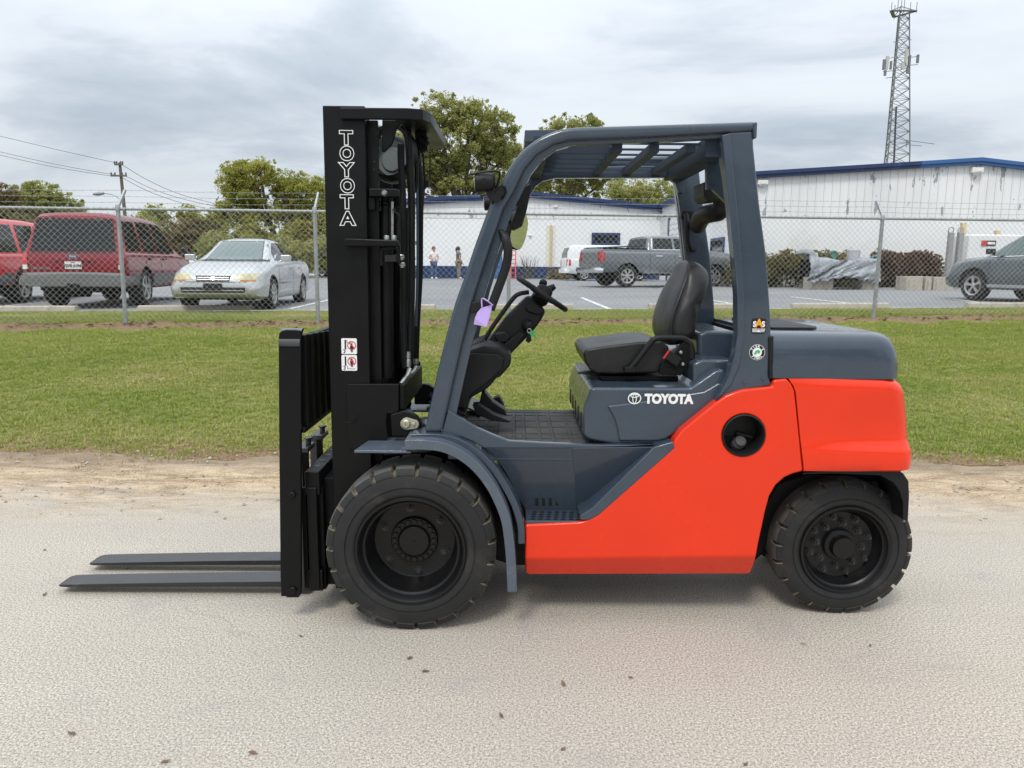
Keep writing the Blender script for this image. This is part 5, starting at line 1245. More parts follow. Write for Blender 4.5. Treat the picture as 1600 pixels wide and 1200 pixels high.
def building(name, label, Y, xl_px, ridge, eaves, depth, seam_py, pw, fas, fasmats, base_band, pieces):
    """gabled hall: lower block wall, ribbed upper siding, fascia, roof; pixels only give its real size at distance Y"""
    rz = at(*ridge, Y); e0 = at(*eaves[0], Y); e1 = at(*eaves[1], Y)
    xl, xr = e0.x, e1.x; zg = gz(rz.x, Y) - .05
    root = thing(name, label, 'building', ((xl + xr) / 2, Y, zg))
    zs = at(ridge[0], seam_py, Y).z
    m = MB(); m.box((xl, Y, zg - .3), (xr, Y + depth, zs)); obj('wall', m.geo(), M_WALL, root)
    roofz = lambda x: float(np.interp(x, [xl, rz.x, xr], [e0.z, rz.z, e1.z]))
    def sid(x0_, x1_, mm):
        a, b = x0_ + .003, x1_ - .003
        xs = sorted({a, a + .04, a + .07, b} | ({rz.x} if a + .07 < rz.x < b else set()))
        f = lambda x: -.038 if abs(x - a - .0) < 1e-6 or abs(x - a - .04) < 1e-6 else -.02
        top = [(x, f(x), roofz(x) - .01) for x in xs]; bot = [(x, f(x), zs - .03) for x in xs]
        n_ = len(xs); vs_ = [Vector((x, Y + y, z)) for x, y, z in top + bot] + [Vector((x, Y + .05, z)) for x, y, z in top + bot]
        fs_ = []
        for i in range(n_ - 1):
            fs_ += [(n_+i, n_+i+1, i+1, i), (2*n_+i, 2*n_+i+1, 3*n_+i+1, 3*n_+i), (i, i+1, 2*n_+i+1, 2*n_+i), (n_+i+1, n_+i, 3*n_+i, 3*n_+i+1)]
        fs_ += [(0, 2*n_, 3*n_, n_), (n_-1, 2*n_-1, 4*n_-1, 3*n_-1)]
        mm.add(vs_, fs_)
    k = int((xr - xl) / pw)
    if pieces:
        for i in range(k):
            mm = MB(); sid(xl + (xr - xl) * i / k, xl + (xr - xl) * (i + 1) / k, mm); fixn(obj('siding_panel', mm.geo(), M_SID, root, smooth=False))
    else:
        mm = MB()
        for i in range(k): sid(xl + (xr - xl) * i / k, xl + (xr - xl) * (i + 1) / k, mm)
        fixn(obj('siding', mm.geo(), M_SID, root, smooth=False, kind='stuff'))
    m = MB(); th = .06
    vs_ = []
    for y in (Y - .1, Y + depth):
        for x, z in ((xl - .15, e0.z - .02), (rz.x, rz.z + .01), (xr + .15, e1.z - .02)): vs_ += [(x, y, z), (x, y, z + th)]
    m.add(vs_, [(0,2,3,1),(2,4,5,3),(6,7,9,8),(8,9,11,10),(1,3,9,7),(3,5,11,9),(0,6,8,2),(2,8,10,4),(0,1,7,6),(4,10,11,5)])
    obj('roof', m.geo(), M_ROOFM, root)
    segs = fas
    for (pa, pb, mt) in segs:
        xa, xb = at(pa, 300, Y).x, at(pb, 300, Y).x; xs = sorted({xa, xb} | ({rz.x} if xa < rz.x < xb else set()))
        mm = MB(); h = fasmats
        for a, b in zip(xs[:-1], xs[1:]):
            for (o0, o1, yy) in ((0, h * .55, Y - .30), (-h * .45, 0.0, Y - .24)):
                za, zb = roofz(a), roofz(b)
                mm.add([(a, yy, za + o0), (b, yy, zb + o0), (b, yy, zb + o1), (a, yy, za + o1), (a, Y - .02, za + o0), (b, Y - .02, zb + o0), (b, Y - .02, zb + o1), (a, Y - .02, za + o1)],
                       [(0,1,2,3),(7,6,5,4),(0,4,5,1),(1,5,6,2),(2,6,7,3),(3,7,4,0)])
        fixn(obj('fascia', mm.geo(), mt, root, smooth=False))
    if base_band:
        xa, xb = at(base_band[0], 430, Y).x, at(base_band[1], 430, Y).x
        m = MB(); m.box((xa, Y - .03, zg - .2), (xb, Y + .01, at(base_band[0] + 100, base_band[2], Y).z)); obj('base_band', m.geo(), M_NAVY, root)
    return root, Y
def window(root, Y, box, frame=.12):
    a, b = at(box[0], box[3], Y), at(box[2], box[1], Y)
    m = MB()
    for (x0_, z0_, x1_, z1_) in ((a.x, a.z, b.x, a.z + frame), (a.x, b.z - frame, b.x, b.z), (a.x, a.z + frame, a.x + frame, b.z - frame), (b.x - frame, a.z + frame, b.x, b.z - frame)):
        m.box((x0_, Y - .07, z0_), (x1_, Y + .02, z1_))
    w = obj('window', m.geo(), M_NAVY, root)
    m = MB(); m.box((a.x + frame, Y - .02, a.z + frame), (b.x - frame, Y - .005, b.z - frame)); obj('pane', m.geo(), M_DARKGL, w)
    m = MB(); cx = (a.x + b.x) / 2; m.box((cx - .02, Y - .045, a.z + frame), (cx + .02, Y - .022, b.z - frame)); obj('mullion', m.geo(), M_NAVY, w)
def wall_light(root, Y, c, s=.35):
    p_ = at(*c, Y); m = MB(); m.box((p_.x - s, Y - s, p_.z - .3 * s), (p_.x + s, Y - .02, p_.z + .6 * s)); l = obj('wall_light', m.geo(), M_WTRIM, root, bevel=.03)
    m = MB(); m.lathe([(0, -.2 * s), (.6 * s, -.1 * s), (.75 * s, .15 * s)], (p_.x, Y - .8 * s, p_.z - .35 * s), (0, .5, .8), 16); obj('lamp_head', m.geo(), M_WTRIM, l)
BL, YL = building('warehouse', 'long low white hall with navy base band seen behind the steering wheel', 43, 0, (830, 305), ((540, 322), (1037, 327)), 25, 341, .28,
                  [(536, 1040, M_NAVY)], .34, (540, 1036, 415), False)
window(BL, YL, (924, 364, 969, 383), .14)
wall_light(BL, YL, (868, 323), .12); wall_light(BL, YL, (828, 368), .1)
m = MB(); a, b = at(861, 352, YL), at(861, 418, YL); m.box((a.x - .06, YL - .12, b.z), (a.x + .06, YL - .02, a.z)); obj('downpipe', m.geo(), mat('cream_pipe', (.55, .48, .33), .6), BL)
m = MB(); a, b = at(853, 352, YL), at(867, 415, YL); m.box((a.x, YL - .015, b.z), (b.x, YL + .005, a.z)); obj('patch_board', m.geo(), mat('cream_board', (.74, .71, .61), .8, var=.08), BL)
BR, YR = building('warehouse', 'tall white metal hall with peeling siding and blue gable edge at the right', 29, 0, (1527, 253), ((1148.5, 276.5), (2010, 310)), 34, 341, .31,
                  [(1146, 1430, M_NAVY), (1430, 2014, M_NAVY2)], .24, None, True)
wall_light(BR, YR, (1190, 287), .2); wall_light(BR, YR, (1523, 268), .22)
XW = at(1148.5, 276.5, YR).x; zE = at(1148.5, 276.5, YR).z
def sidew(px, py):
    v = ray(px, py); t = XW / v.x; return Vector((XW, v.y * t, CAMZ + v.z * t))
# the hall's side wall runs back to the long low hall: ribbed top, eave trim, roller door, window
mm = MB(); zs_ = at(1200, 341, YR).z
for k in range(44):
    y0_ = YR + .35 * k; mm.box((XW - .03, y0_ + .05, zs_), (XW - .001, y0_ + .12, zE - .02)); mm.box((XW - .015, y0_ + .12, zs_), (XW - .001, y0_ + .40, zE - .02))
obj('siding', mm.geo(), M_SID, BR, kind='stuff')
obj('fascia', MB().box((XW - .25, YR - .24, zE - .12), (XW - .02, YR + 34, zE + .14)).geo(), M_NAVY, BR)
a, b = sidew(1048, 344), sidew(1092, 330); zg = gz(XW, 36) - .05; zt_ = a.z; ya_, yb_ = b.y, a.y
gd = obj('garage_door', MB().box((XW - .03, ya_, zg), (XW - .001, yb_, zt_)).geo(), M_WTRIM, BR)
for k in range(12):
    obj('door_slat', MB().box((XW - .06, ya_ + .03, zg + (zt_ - zg) * k / 12 + .02), (XW - .031, yb_ - .03, zg + (zt_ - zg) * (k + 1) / 12 - .02)).geo(), M_WTRIM, gd)
m = MB(); m.box((XW - .09, yb_, zg), (XW - .001, yb_ + .35, zt_ + .12)); m.box((XW - .09, ya_ - .2, zg), (XW - .001, ya_, zt_ + .12)); obj('door_trim', m.geo(), M_NAVY, BR)
a, b = sidew(1112.5, 373), sidew(1131.5, 398); f_ = .12
m = MB()
for (y0_, y1_, z0_, z1_) in ((b.y, a.y, b.z, b.z + f_), (b.y, a.y, a.z - f_, a.z), (b.y, b.y + f_, b.z + f_, a.z - f_), (a.y - f_, a.y, b.z + f_, a.z - f_)): m.box((XW - .07, y0_, z0_), (XW - .001, y1_, z1_))
w = obj('window', m.geo(), M_NAVY, BR); obj('pane', MB().box((XW - .03, b.y + f_, b.z + f_), (XW - .005, a.y - f_, a.z - f_)).geo(), M_DARKGL, w)

# ------------------------------------------------------------------ vegetation
def leaf_mat(name, ramp):
    m = bpy.data.materials.new(name); m.use_nodes = True; t = m.node_tree; L = t.links.new; b = t.nodes['Principled BSDF']
    g = N(t, 'ShaderNodeNewGeometry'); n = N(t, 'ShaderNodeTexNoise', i_Scale=.35, i_Detail=4.0); L(g.outputs['Position'], n.inputs['Vector'])
    mr = N(t, 'ShaderNodeMapRange', i_1=.3, i_2=.7); L(n.outputs[0], mr.inputs[0])
    a = N(t, 'ShaderNodeMath', operation='MULTIPLY', i_1=.55); L(g.outputs['Random Per Island'], a.inputs[0])
    c = N(t, 'ShaderNodeMath', operation='MULTIPLY_ADD', i_1=.45); L(mr.outputs[0], c.inputs[0]); L(a.outputs[0], c.inputs[2])
    cr = N(t, 'ShaderNodeValToRGB'); L(c.outputs[0], cr.inputs[0]); e = cr.color_ramp.elements
    e[0].position, e[0].color = ramp[0][0], (*ramp[0][1], 1); e[1].position, e[1].color = ramp[-1][0], (*ramp[-1][1], 1)
    for q, w in ramp[1:-1]: x = e.new(q); x.color = (*w, 1)
    L(cr.outputs[0], b.inputs['Base Color']); b.inputs['Roughness'].default_value = .55; b.inputs['Specular IOR Level'].default_value = .3
    tr = N(t, 'ShaderNodeBsdfTranslucent'); L(cr.outputs[0], tr.inputs[0]); ms = N(t, 'ShaderNodeMixShader', i_0=.5); L(b.outputs[0], ms.inputs[1]); L(tr.outputs[0], ms.inputs[2])
    L(ms.outputs[0], t.nodes['Material Output'].inputs[0])
    return m
M_OAK = leaf_mat('oak_leaves', [(.1, (.19, .22, .065)), (.45, (.345, .36, .115)), (.75, (.46, .445, .165)), (.98, (.56, .46, .23))])
M_YEL = leaf_mat('yellow_green_leaves', [(.1, (.21, .24, .048)), (.45, (.375, .385, .085)), (.75, (.49, .46, .12)), (.98, (.57, .46, .17))])
M_BRN = leaf_mat('rusty_leaves', [(.1, (.12, .115, .045)), (.5, (.25, .21, .09)), (.98, (.37, .27, .15))])
M_HDG = leaf_mat('hedge_leaves', [(.1, (.07, .085, .022)), (.5, (.17, .165, .05)), (.98, (.30, .21, .08))])
M_HRD = leaf_mat('red_hedge_leaves', [(.1, (.08, .045, .03)), (.5, (.19, .095, .06)), (.98, (.24, .20, .08))])
M_BARK = mat('grey_bark', (.10, .085, .07), .9, var=.3, bump=.4, bscale=6)
M_DRY = leaf_mat('dry_leaves', [(.1, (.13, .10, .06)), (.98, (.35, .28, .18))])
LEAFK = 1.0
def leaves(centers, radii, n, size, flat=1.0, hollow=.5):
    c = np.array(centers); r = np.array(radii); wgt = r ** 2.5; wgt /= wgt.sum()
    idx = RNG.choice(len(r), n, p=wgt); d = RNG.normal(size=(n, 3)); d /= np.linalg.norm(d, axis=1)[:, None]
    rad = r[idx] * (hollow + (1 - hollow) * RNG.random(n)) ** .7
    pos = c[idx] + d * rad[:, None] * np.array([1, 1, flat])
    u = RNG.normal(size=(n, 3)); u /= np.linalg.norm(u, axis=1)[:, None]; w = RNG.normal(size=(n, 3)); w -= u * (u * w).sum(1)[:, None]; w /= np.linalg.norm(w, axis=1)[:, None]
    s = size * LEAFK * RNG.uniform(.6, 1.3, n)[:, None]
    V = np.stack([pos - u * s, pos + w * s * .5, pos + u * s, pos - w * s * .5], 1).reshape(-1, 3)
    F = np.arange(4 * n).reshape(n, 4)
    return V, F
def leaf_obj(name, V, F, m, parent):
    me = bpy.data.meshes.new(name); me.from_pydata(V.tolist(), [], F.tolist())
    return obj(name, me, m, parent, smooth=False)
DENS = 6.0; LEAFK = .42
def tree(name, label, Y, clumps, base_px, m, leaf=.3, per=900, sub=16, group=None, deep=1.0, trunk=.25, hollow=.25):
    bx = at(base_px, 420, Y).x; zb = gz(bx, Y) - .1
    root = thing(name, label, 'tree' if 'shrub' not in name else 'shrub', (bx, Y, zb), group)
    C, Rr = [], []; tot = 0; limbs = []
    for (px, py, rx, ry) in clumps:
        c = at(px, py, Y); c.y += random.uniform(-1, 1) * rx / FPX * Y * .5 * deep
        rx_m, ry_m = rx / FPX * Y, ry / FPX * Y
        limbs.append((c, rx_m, ry_m))
        for _ in range(sub):
            d = Vector((random.gauss(0, 1), random.gauss(0, 1), random.gauss(0, 1))).normalized() * (random.random() ** .45)
            k = random.uniform(.2, .42) * min(rx_m, ry_m)
            C.append((c.x + d.x * (rx_m - k * .5), c.y + d.y * rx_m * deep, c.z + d.z * (ry_m - k * .5))); Rr.append(k)
        for _ in range(int(sub * 4)):                # thin twigs that fray the outline
            d = Vector((random.gauss(0, 1), random.gauss(0, 1), random.gauss(0, 1))).normalized() * random.uniform(.72, 1.16)
            C.append((c.x + d.x * rx_m, c.y + d.y * rx_m * deep, c.z + d.z * ry_m)); Rr.append(random.uniform(.07, .16) * min(rx_m, ry_m))
        if rx_m > ry_m * 1.4: C.append(tuple(c)); Rr.append(min(rx_m, ry_m) * .7)
        tot += int(per * rx * ry / 900 * DENS)
    V, F = leaves(C, Rr, tot, leaf, .8, hollow)
    ec_ = [tuple(c) for c, _, _ in limbs]; er_ = [min(a_, b_) * 1.12 for _, a_, b_ in limbs]
    V2, _ = leaves(ec_, er_, int(tot * .16), leaf, 1, .55); V = np.concatenate([V, V2])
    keep_ = V.reshape(-1, 4, 3)[:, :, 2].min(1) > zb + .05
    Q = V.reshape(-1, 4, 3)[keep_].reshape(-1, 3); leaf_obj('crown', Q, np.arange(len(Q)).reshape(-1, 4), m, root)
    mb = MB(); ztop = max(c.z for c, _, _ in limbs); low = min(c.z - r for c, _, r in limbs)
    fork = Vector((bx + random.uniform(-.3, .3), Y, zb + max(1.2, (low - zb) * .8 + .3)))
    mb.tube([(bx, Y, zb), (bx + .05, Y, zb + (fork.z - zb) * .5), fork], trunk, 9, rr=[trunk * 1.3, trunk, trunk * .85])
    for c, rx_m, ry_m in limbs:
        mid = fork.lerp(c, .5) + Vector((random.uniform(-.5, .5), random.uniform(-.5, .5), .3))
        mb.tube([fork, mid, c, c + Vector((random.uniform(-.5, .5) * rx_m, 0, ry_m * .6))], .1, 6, rr=[trunk * .6, trunk * .4, trunk * .22, .02])
        for _ in range(4):
            e = c + Vector((random.uniform(-1, 1) * rx_m, random.uniform(-1, 1) * rx_m, random.uniform(-.3, 1) * ry_m)) * .8
            mb.tube([mid.lerp(c, random.random()), mid.lerp(e, .6) + Vector((0, 0, .1)), e], .05, 5, rr=[trunk * .28, trunk * .16, .015])
    obj('trunk', mb.geo(), M_BARK, root)
    return root
G1 = 'trees beyond the parking lot'
tree('oak_tree', 'olive brown tree crown at the left edge of the photo above the red vehicle', 62, [(-30, 330, 45, 35), (8, 318, 28, 28), (25, 345, 40, 30)], 0, M_BRN, .28, 1100, 16, G1)
tree('oak_tree', 'dark green rounded tree rising behind the maroon SUV roof', 66, [(80, 318, 42, 30), (50, 325, 30, 28), (108, 335, 26, 24), (75, 350, 60, 30)], 80, M_OAK, .28, 1200, 18, G1)
tree('small_tree', 'small far tree just right of the utility pole', 80, [(246, 336, 22, 16), (232, 350, 25, 18)], 246, M_YEL, .26, 1300, 14, G1)
tree('small_tree', 'small far tree top between the utility pole and the big yellow green tree', 80, [(295, 334, 18, 14), (300, 350, 25, 18)], 296, M_YEL, .26, 1300, 14, G1)
tree('broad_tree', 'broad yellow green tree behind the silver sedan left of the mast', 52, [(372, 285, 32, 32), (410, 272, 30, 22), (440, 288, 34, 24), (478, 300, 34, 26), (515, 305, 34, 28), (385, 322, 44, 28), (440, 330, 50, 28), (500, 340, 44, 30), (350, 338, 26, 20), (400, 362, 46, 24), (470, 370, 50, 26), (535, 350, 40, 40)], 440, M_YEL, .19, 1250, 15, G1, trunk=.3, hollow=.12)
tree('large_shrub', 'rust brown shrub mass behind the hood of the maroon SUV', 50, [(285, 368, 30, 26), (262, 385, 34, 26), (310, 385, 30, 28), (328, 370, 30, 26), (345, 385, 30, 26)], 285, M_BRN, .17, 1700, 16, 'shrubs at the back of the lot')
tree('large_shrub', 'dark green shrub mass behind the maroon SUV windows', 54, [(225, 362, 36, 24), (190, 375, 40, 26), (240, 385, 40, 26), (150, 380, 40, 30)], 220, M_OAK, .18, 1500, 16, 'shrubs at the back of the lot')
tree('large_shrub', 'green shrub mass directly behind the silver sedan roof', 46, [(340, 390, 36, 28), (390, 395, 40, 28), (445, 398, 40, 28), (500, 398, 38, 26), (548, 398, 34, 26)], 420, M_OAK, .16, 1500, 16, 'shrubs at the back of the lot')
tree('large_shrub', 'olive shrub mass behind the bright red vehicle at the left edge', 56, [(20, 365, 45, 30), (90, 370, 45, 30), (-40, 370, 45, 35)], 40, M_BRN, .2, 1300, 16, 'shrubs at the back of the lot')
tree('oak_tree', 'tall oak behind the white hall just right of the mast top', 72, [(690, 180, 40, 30), (740, 185, 36, 26), (775, 205, 36, 30), (665, 215, 36, 34), (720, 225, 46, 36), (780, 250, 40, 36), (690, 270, 50, 34), (740, 285, 50, 26), (640, 260, 36, 36), (800, 285, 30, 26), (610, 230, 30, 30), (600, 280, 36, 30)], 720, M_OAK, .28, 1150, 15, G1, trunk=.4, hollow=.12)
tree('oak_tree', 'oak seen through the roof bars of the overhead guard', 78, [(880, 212, 34, 28), (915, 205, 30, 22), (860, 245, 36, 30), (920, 245, 40, 34), (845, 285, 44, 28), (900, 290, 46, 26), (950, 280, 36, 26)], 880, M_OAK, .28, 1100, 15, G1, trunk=.35, hollow=.12)
tree('oak_tree', 'thin leaved tree above the roof valley between the two halls', 70, [(1000, 300, 40, 24), (1035, 302, 26, 22), (965, 305, 30, 20), (1010, 320, 44, 20)], 1000, M_OAK, .24, 700, 14, G1, trunk=.25, hollow=.1)
LEAFK = 1.0
# unseen tree row added behind the camera to put dark reflections in the paintwork
M_WOOD2 = leaf_mat('reflection_leaves', [(.1, (.05, .07, .02)), (.5, (.10, .12, .035)), (.98, (.17, .16, .06))])
C, Rr = [], []
for k in range(150):
    x = random.uniform(-70, 70); h = random.uniform(4, 9) ; C.append((x, -38 + random.uniform(-4, 4), h * random.uniform(.2, .9))); Rr.append(random.uniform(1.6, 3.2))
LEAFK = 1.0
V, F = leaves(C, Rr, 16000, .55, 1, .4); V[:, 2] = np.maximum(V[:, 2], .05); o = leaf_obj('reflection_wood', V, F, M_WOOD2, None); o['kind'] = 'stuff'
def hedge(label, Y, x0_px, x1_px, top, bot, m, depth=1.2, n=15000):
    a, b = at(x0_px, bot, Y), at(x1_px, top, Y); xm = (a.x + b.x) / 2; zg = gz(xm, Y)
    root = thing('hedge', label, 'hedge', (xm, Y, zg), 'clipped hedges along the hall')
    C, Rr = [], []
    for _ in range(150):
        u = random.random(); x = a.x + (b.x - a.x) * u; e = min(1, min(u, 1 - u) * 6 + .45); y = Y + random.uniform(0, depth); z = zg + (b.z - zg) * e * random.uniform(.15, .88)
        C.append((x, y, z)); Rr.append(random.uniform(.24, .38))
    V, F = leaves(C, Rr, n, .075, 1, .3); leaf_obj('foliage', V, F, m, root)
    mb = MB()
    for k in range(14):
        x = a.x + (b.x - a.x) * (k + .5) / 14; mb.tube([(x, Y + depth / 2, zg - .05), (x + .05, Y + depth / 2, zg + .6), (x + random.uniform(-.2, .2), Y + depth * .4, b.z - .3)], .03, 5)
    obj('stem', mb.geo(), M_BARK, root)
hedge('clipped brownish green hedge from the rear guard pillar to behind the silver tarp', 27.3, 1150, 1374, 396, 450, M_HDG)
hedge('clipped red leaved hedge right of the silver tarp', 27.3, 1368, 1482, 397, 452, M_HRD)
m = MB(); root = thing('ornamental_grass', 'dry clump of ornamental grass at the foot of the white hall beside the van', 'plant', (at(872, 437, 41.5).x, 41.5, gz(3, 41.5)))
V, F = leaves([tuple(root.location + Vector((0, 0, .12)))], [.75], 900, .13, .65, .05); V[:, 2] = np.maximum(V[:, 2], root.location.z - .02); leaf_obj('foliage', V, F, M_DRY, root)
root = thing('dry_shrub', 'leafless brown shrub against the navy base of the hall', 'shrub', (at(826, 437, 42.3).x, 42.3, gz(1, 42)))
m = MB()
for k in range(26):
    a_ = random.uniform(-1, 1); b0 = root.location + Vector((random.uniform(-.3, .3), random.uniform(-.15, .15), 0)); m.tube([b0, b0 + Vector((a_ * .3, 0, .5)), b0 + Vector((a_ * .75, random.uniform(-.2, .1), random.uniform(.8, 1.35)))], .02, 4, rr=[.03, .018, .008])
obj('stem', m.geo(), M_BARK, root)

# ------------------------------------------------------------------ tower, pole, wires
YT = 120
tx = at(1397, 250, YT).x; TW = thing('radio_tower', 'tall grey lattice radio tower with antenna platform behind the right hall', 'tower', (tx, YT, gz(tx, YT)))
ztop, zlow = at(1410, 20, YT).z, at(1397, 252, YT).z
wtop, wlow = 15.0 / FPX * YT, 37.0 / FPX * YT
xt, xb_ = at(1410.5, 20, YT).x, at(1397, 252, YT).x
zb_ = TW.location.z
wbase = wlow + (wlow - wtop) * (zlow - zb_) / (ztop - zlow)
def leg(i, z):
    k = (z - zb_) / (ztop - zb_); w = wbase + (wtop - wbase) * k; cx = (2 * xb_ - xt if False else xb_) + (xt - xb_) * max(0, (z - zlow)) / (ztop - zlow); a = R(100 + 120 * i)
    return Vector((cx + w * .577 * math.cos(a), YT + w * .577 * math.sin(a), z))
M_TW = mat('tower_steel', (.17, .18, .19), .5, metal=.3, var=.2)
for i in range(3):
    m = MB(); m.tube([leg(i, zb_), leg(i, (zb_ + ztop) / 2), leg(i, ztop)], .1, 6); obj('leg', m.geo(), M_TW, TW)
m = MB(); z = zb_ + 6; lv = []
while z < ztop: lv.append(z); z += 1.35 + .4 * (1 - (z - zb_) / (ztop - zb_)) * 1.6
lv.append(ztop)
for a, b in zip(lv[:-1], lv[1:]):
    for i in range(3):
        j = (i + 1) % 3; m.tube([leg(i, a), leg(j, a)], .04, 4, caps=False); m.tube([leg(i, a), leg(j, b)], .045, 4, caps=False); m.tube([leg(j, a), leg(i, b)], .045, 4, caps=False)
obj('lattice', m.geo(), M_TW, TW, kind='stuff')
m = MB(); c = Vector((xt - .3, YT, ztop)); m.tube([leg(1, zb_) + Vector((.9, -.3, 0)), leg(1, zlow) + Vector((.8, -.3, 0)), leg(1, ztop - 14) + Vector((.5, -.2, 0))], .15, 5); obj('cable_run', m.geo(), mat('dark_cable', (.05, .05, .055), .6), TW)
m = MB(); pt = [c + Vector((x, y, 0)) for x, y in ((-1.9, -.9), (1.9, -.9), (0, 2.0))]
for i in range(3): m.bar(pt[i], pt[(i + 1) % 3], .5, .12)
for q in pt + [pt[0].lerp(pt[1], .5), pt[0].lerp(pt[1], .25), pt[0].lerp(pt[1], .75)]: m.tube([q - Vector((0, 0, .3)), q + Vector((0, 0, random.uniform(1.2, 1.9)))], .05, 5)
for q in pt: m.tube([q, c + Vector((0, 0, .9))], .06, 5)
m.tube([c, c + Vector((0, 0, 2.6))], .05, 5); obj('top_platform', m.geo(), M_TW, TW)
for (px, py, h, w) in ((1381, 101, 1.5, .3), (1386, 98, 1.9, .42), (1392, 102, 1.2, .25), (1416, 90, 2.3, .4), (1421, 95, 1.6, .3), (1434, 92, 1.2, .3), (1419, 110, .9, .5), (1383, 114, .8, .3), (1411, 103, .9, .55)):
    q = at(px, py, YT - 1.2); m = MB(); m.box(q - Vector((w / 2, .15, h / 2)), q + Vector((w / 2, .15, h / 2))); obj('antenna_panel', m.geo(), mat('antenna_grey', (.45, .45, .43), .5) if px in (1386, 1416, 1411) else M_TW, TW)
m = MB()
for a, b in (((1380, 94), (1400, 88)), ((1380, 112), (1400, 110)), ((1418, 90), (1436, 88)), ((1418, 102), (1434, 101)), ((1384, 122), (1398, 120)), ((1396, 66), (1400, 65)), ((1418, 62), (1424, 62))): m.tube([at(*a, YT - 1), at(*b, YT - 1)], .05, 5)
for a, b in (((1416, 219), (1460, 225)), ((1416, 226), (1440, 228)), ((1416, 219), (1416, 230))): m.tube([at(*a, YT), at(*b, YT)], .05, 4)
obj('antenna_bracket', m.geo(), M_TW, TW)
YPo = 60
pp = at(187, 254, YPo); PL = thing('utility_pole', 'grey brown utility pole with crossarms rising behind the fence at the left', 'pole', (pp.x, YPo, gz(pp.x, YPo)))
M_WOOD = mat('weathered_pole', (.13, .11, .09), .9, var=.25)
m = MB(); m.tube([(pp.x + .25, YPo, gz(pp.x, YPo) - .2), pp], .15, 8, rr=[.17, .11]); obj('shaft', m.geo(), M_WOOD, PL)
for py, w in ((257.5, 6.5), (275, 12)):
    c = at(187, py, YPo); h = w / FPX * YPo; m = MB(); m.bar(c + Vector((-h, -.15, 0)), c + Vector((h, -.15, 0)), .1, .12)
    for s in (-1, -.5, .5, 1): m.lathe([(.05, 0), (.07, .1), (.05, .2), (0, .22)], c + Vector((s * h * .92, -.15, .05)), (0, 0, 1), 8)
    obj('crossarm', m.geo(), M_WOOD, PL)
m = MB(); m.tube(smooth_path([at(186, 310, YPo), at(176, 304, YPo), at(160, 302, YPo)], 4), .04, 6); m.lathe([(0, -.5), (.1, -.4), (.17, 0), (.12, .4), (0, .5)], at(154, 302.5, YPo), (1, 0, .1), 10); obj('street_lamp_arm', m.geo(), M_GALV, PL)
M_CAB = mat('overhead_cable', (.06, .065, .07), .6)
for pts, lab in ((((-40, 203), (60, 227), (125, 242), (184, 255)), 'topmost overhead cable from the left edge to the utility pole top'), (((-40, 228), (60, 251), (120, 263), (178, 273)), 'upper of the two cables running to the lower crossarm of the utility pole'),
                 (((-40, 233), (60, 256), (120, 267), (178, 275.5)), 'lower of the two cables running to the lower crossarm of the utility pole'), (((190, 257), (230, 281), (280, 303), (335, 318)), 'overhead cable falling from the utility pole top towards the yellow green tree'),
                 (((196, 275), (240, 296), (290, 312), (345, 324)), 'overhead cable falling from the right end of the lower crossarm'), (((188, 276), (230, 298), (280, 316), (320, 325)), 'lowest overhead cable falling right from the utility pole')):
    m = MB(); m.tube(smooth_path([at(px, py, YPo - .15) for px, py in pts], 5), .022, 4); o = obj('power_line', m.geo(), M_CAB); tag(o, lab, 'cable', 'overhead cables')

# ------------------------------------------------------------------ yard clutter in front of the right hall
M_TARP = mat('silver_tarp', (.30, .325, .35), .5, metal=.1, var=.2, vscale=1.5, bump=.5, bscale=3)
YTp = 25.3
a, b = at(1262, 440, YTp), at(1376, 398, YTp); TP = thing('covered_machine', 'machine under a crumpled silver tarp standing on two concrete blocks', 'machine', ((a.x + b.x) / 2, YTp, gz(a.x, YTp)))
nx, nz = 60, 26; vs = []; fs = []
for j in range(nz + 1):
    for i in range(nx + 1):
        u, v = i / nx, j / nz; x = a.x + (b.x - a.x) * u
        if v < .45:
            t = v / .45; y = YTp + 1.3 * (1 - t); z = at(1300, 396 if u < .12 else 404, YTp).z - .05
            z += .06 * math.sin(u * 9) + .10 * (fnoise(u * 6, t * 3) - .5); z += .17 * max(0, 1 - abs(u - .04) / .05)
        else:
            t = (v - .45) / .55; bot = at(1300, 435 + 4 * math.sin(u * 7 + 1) + 3 * abs(math.sin(u * 19)), YTp).z; z0_ = at(1300, 396 if u < .12 else 404, YTp).z - .05 + .17 * max(0, 1 - abs(u - .04) / .05)
            z = z0_ + (bot - z0_) * t; y = YTp - .12 * t + .30 * (abs(float(fnoise(u * 7 + t * 4, t * 2.2 + u * 3)) - .5) * 2 - .3) * (0.5 + t) + .09 * abs(math.sin(u * 21 + t * 5)) * t
            x += .08 * (float(fnoise(u * 5 + 9, t * 4)) - .5)
        vs.append((float(x), float(y), float(z)))
for j in range(nz):
    for i in range(nx): fs.append((j*(nx+1)+i, j*(nx+1)+i+1, (j+1)*(nx+1)+i+1, (j+1)*(nx+1)+i))
tpo = obj('tarp', (vs, fs), M_TARP, TP, ang=60); sdm = tpo.modifiers.new('thick', 'SOLIDIFY'); sdm.thickness = .02
m = MB(); m.box((a.x + .2, YTp + .2, a.z + .05), (b.x - .2, YTp + 1.3, a.z + .75)); obj('machine_bed', m.geo(), M_BLKG, TP)
m = MB(); c = at(1334, 391, YTp + .7); m.lathe([(0, .14), (.14, .11), (.22, 0), (.22, -.3)], c, (0, 0, 1), 14); obj('hood_dome', m.geo(), mat('grey_dome', (.40, .41, .41), .6, var=.2), TP)
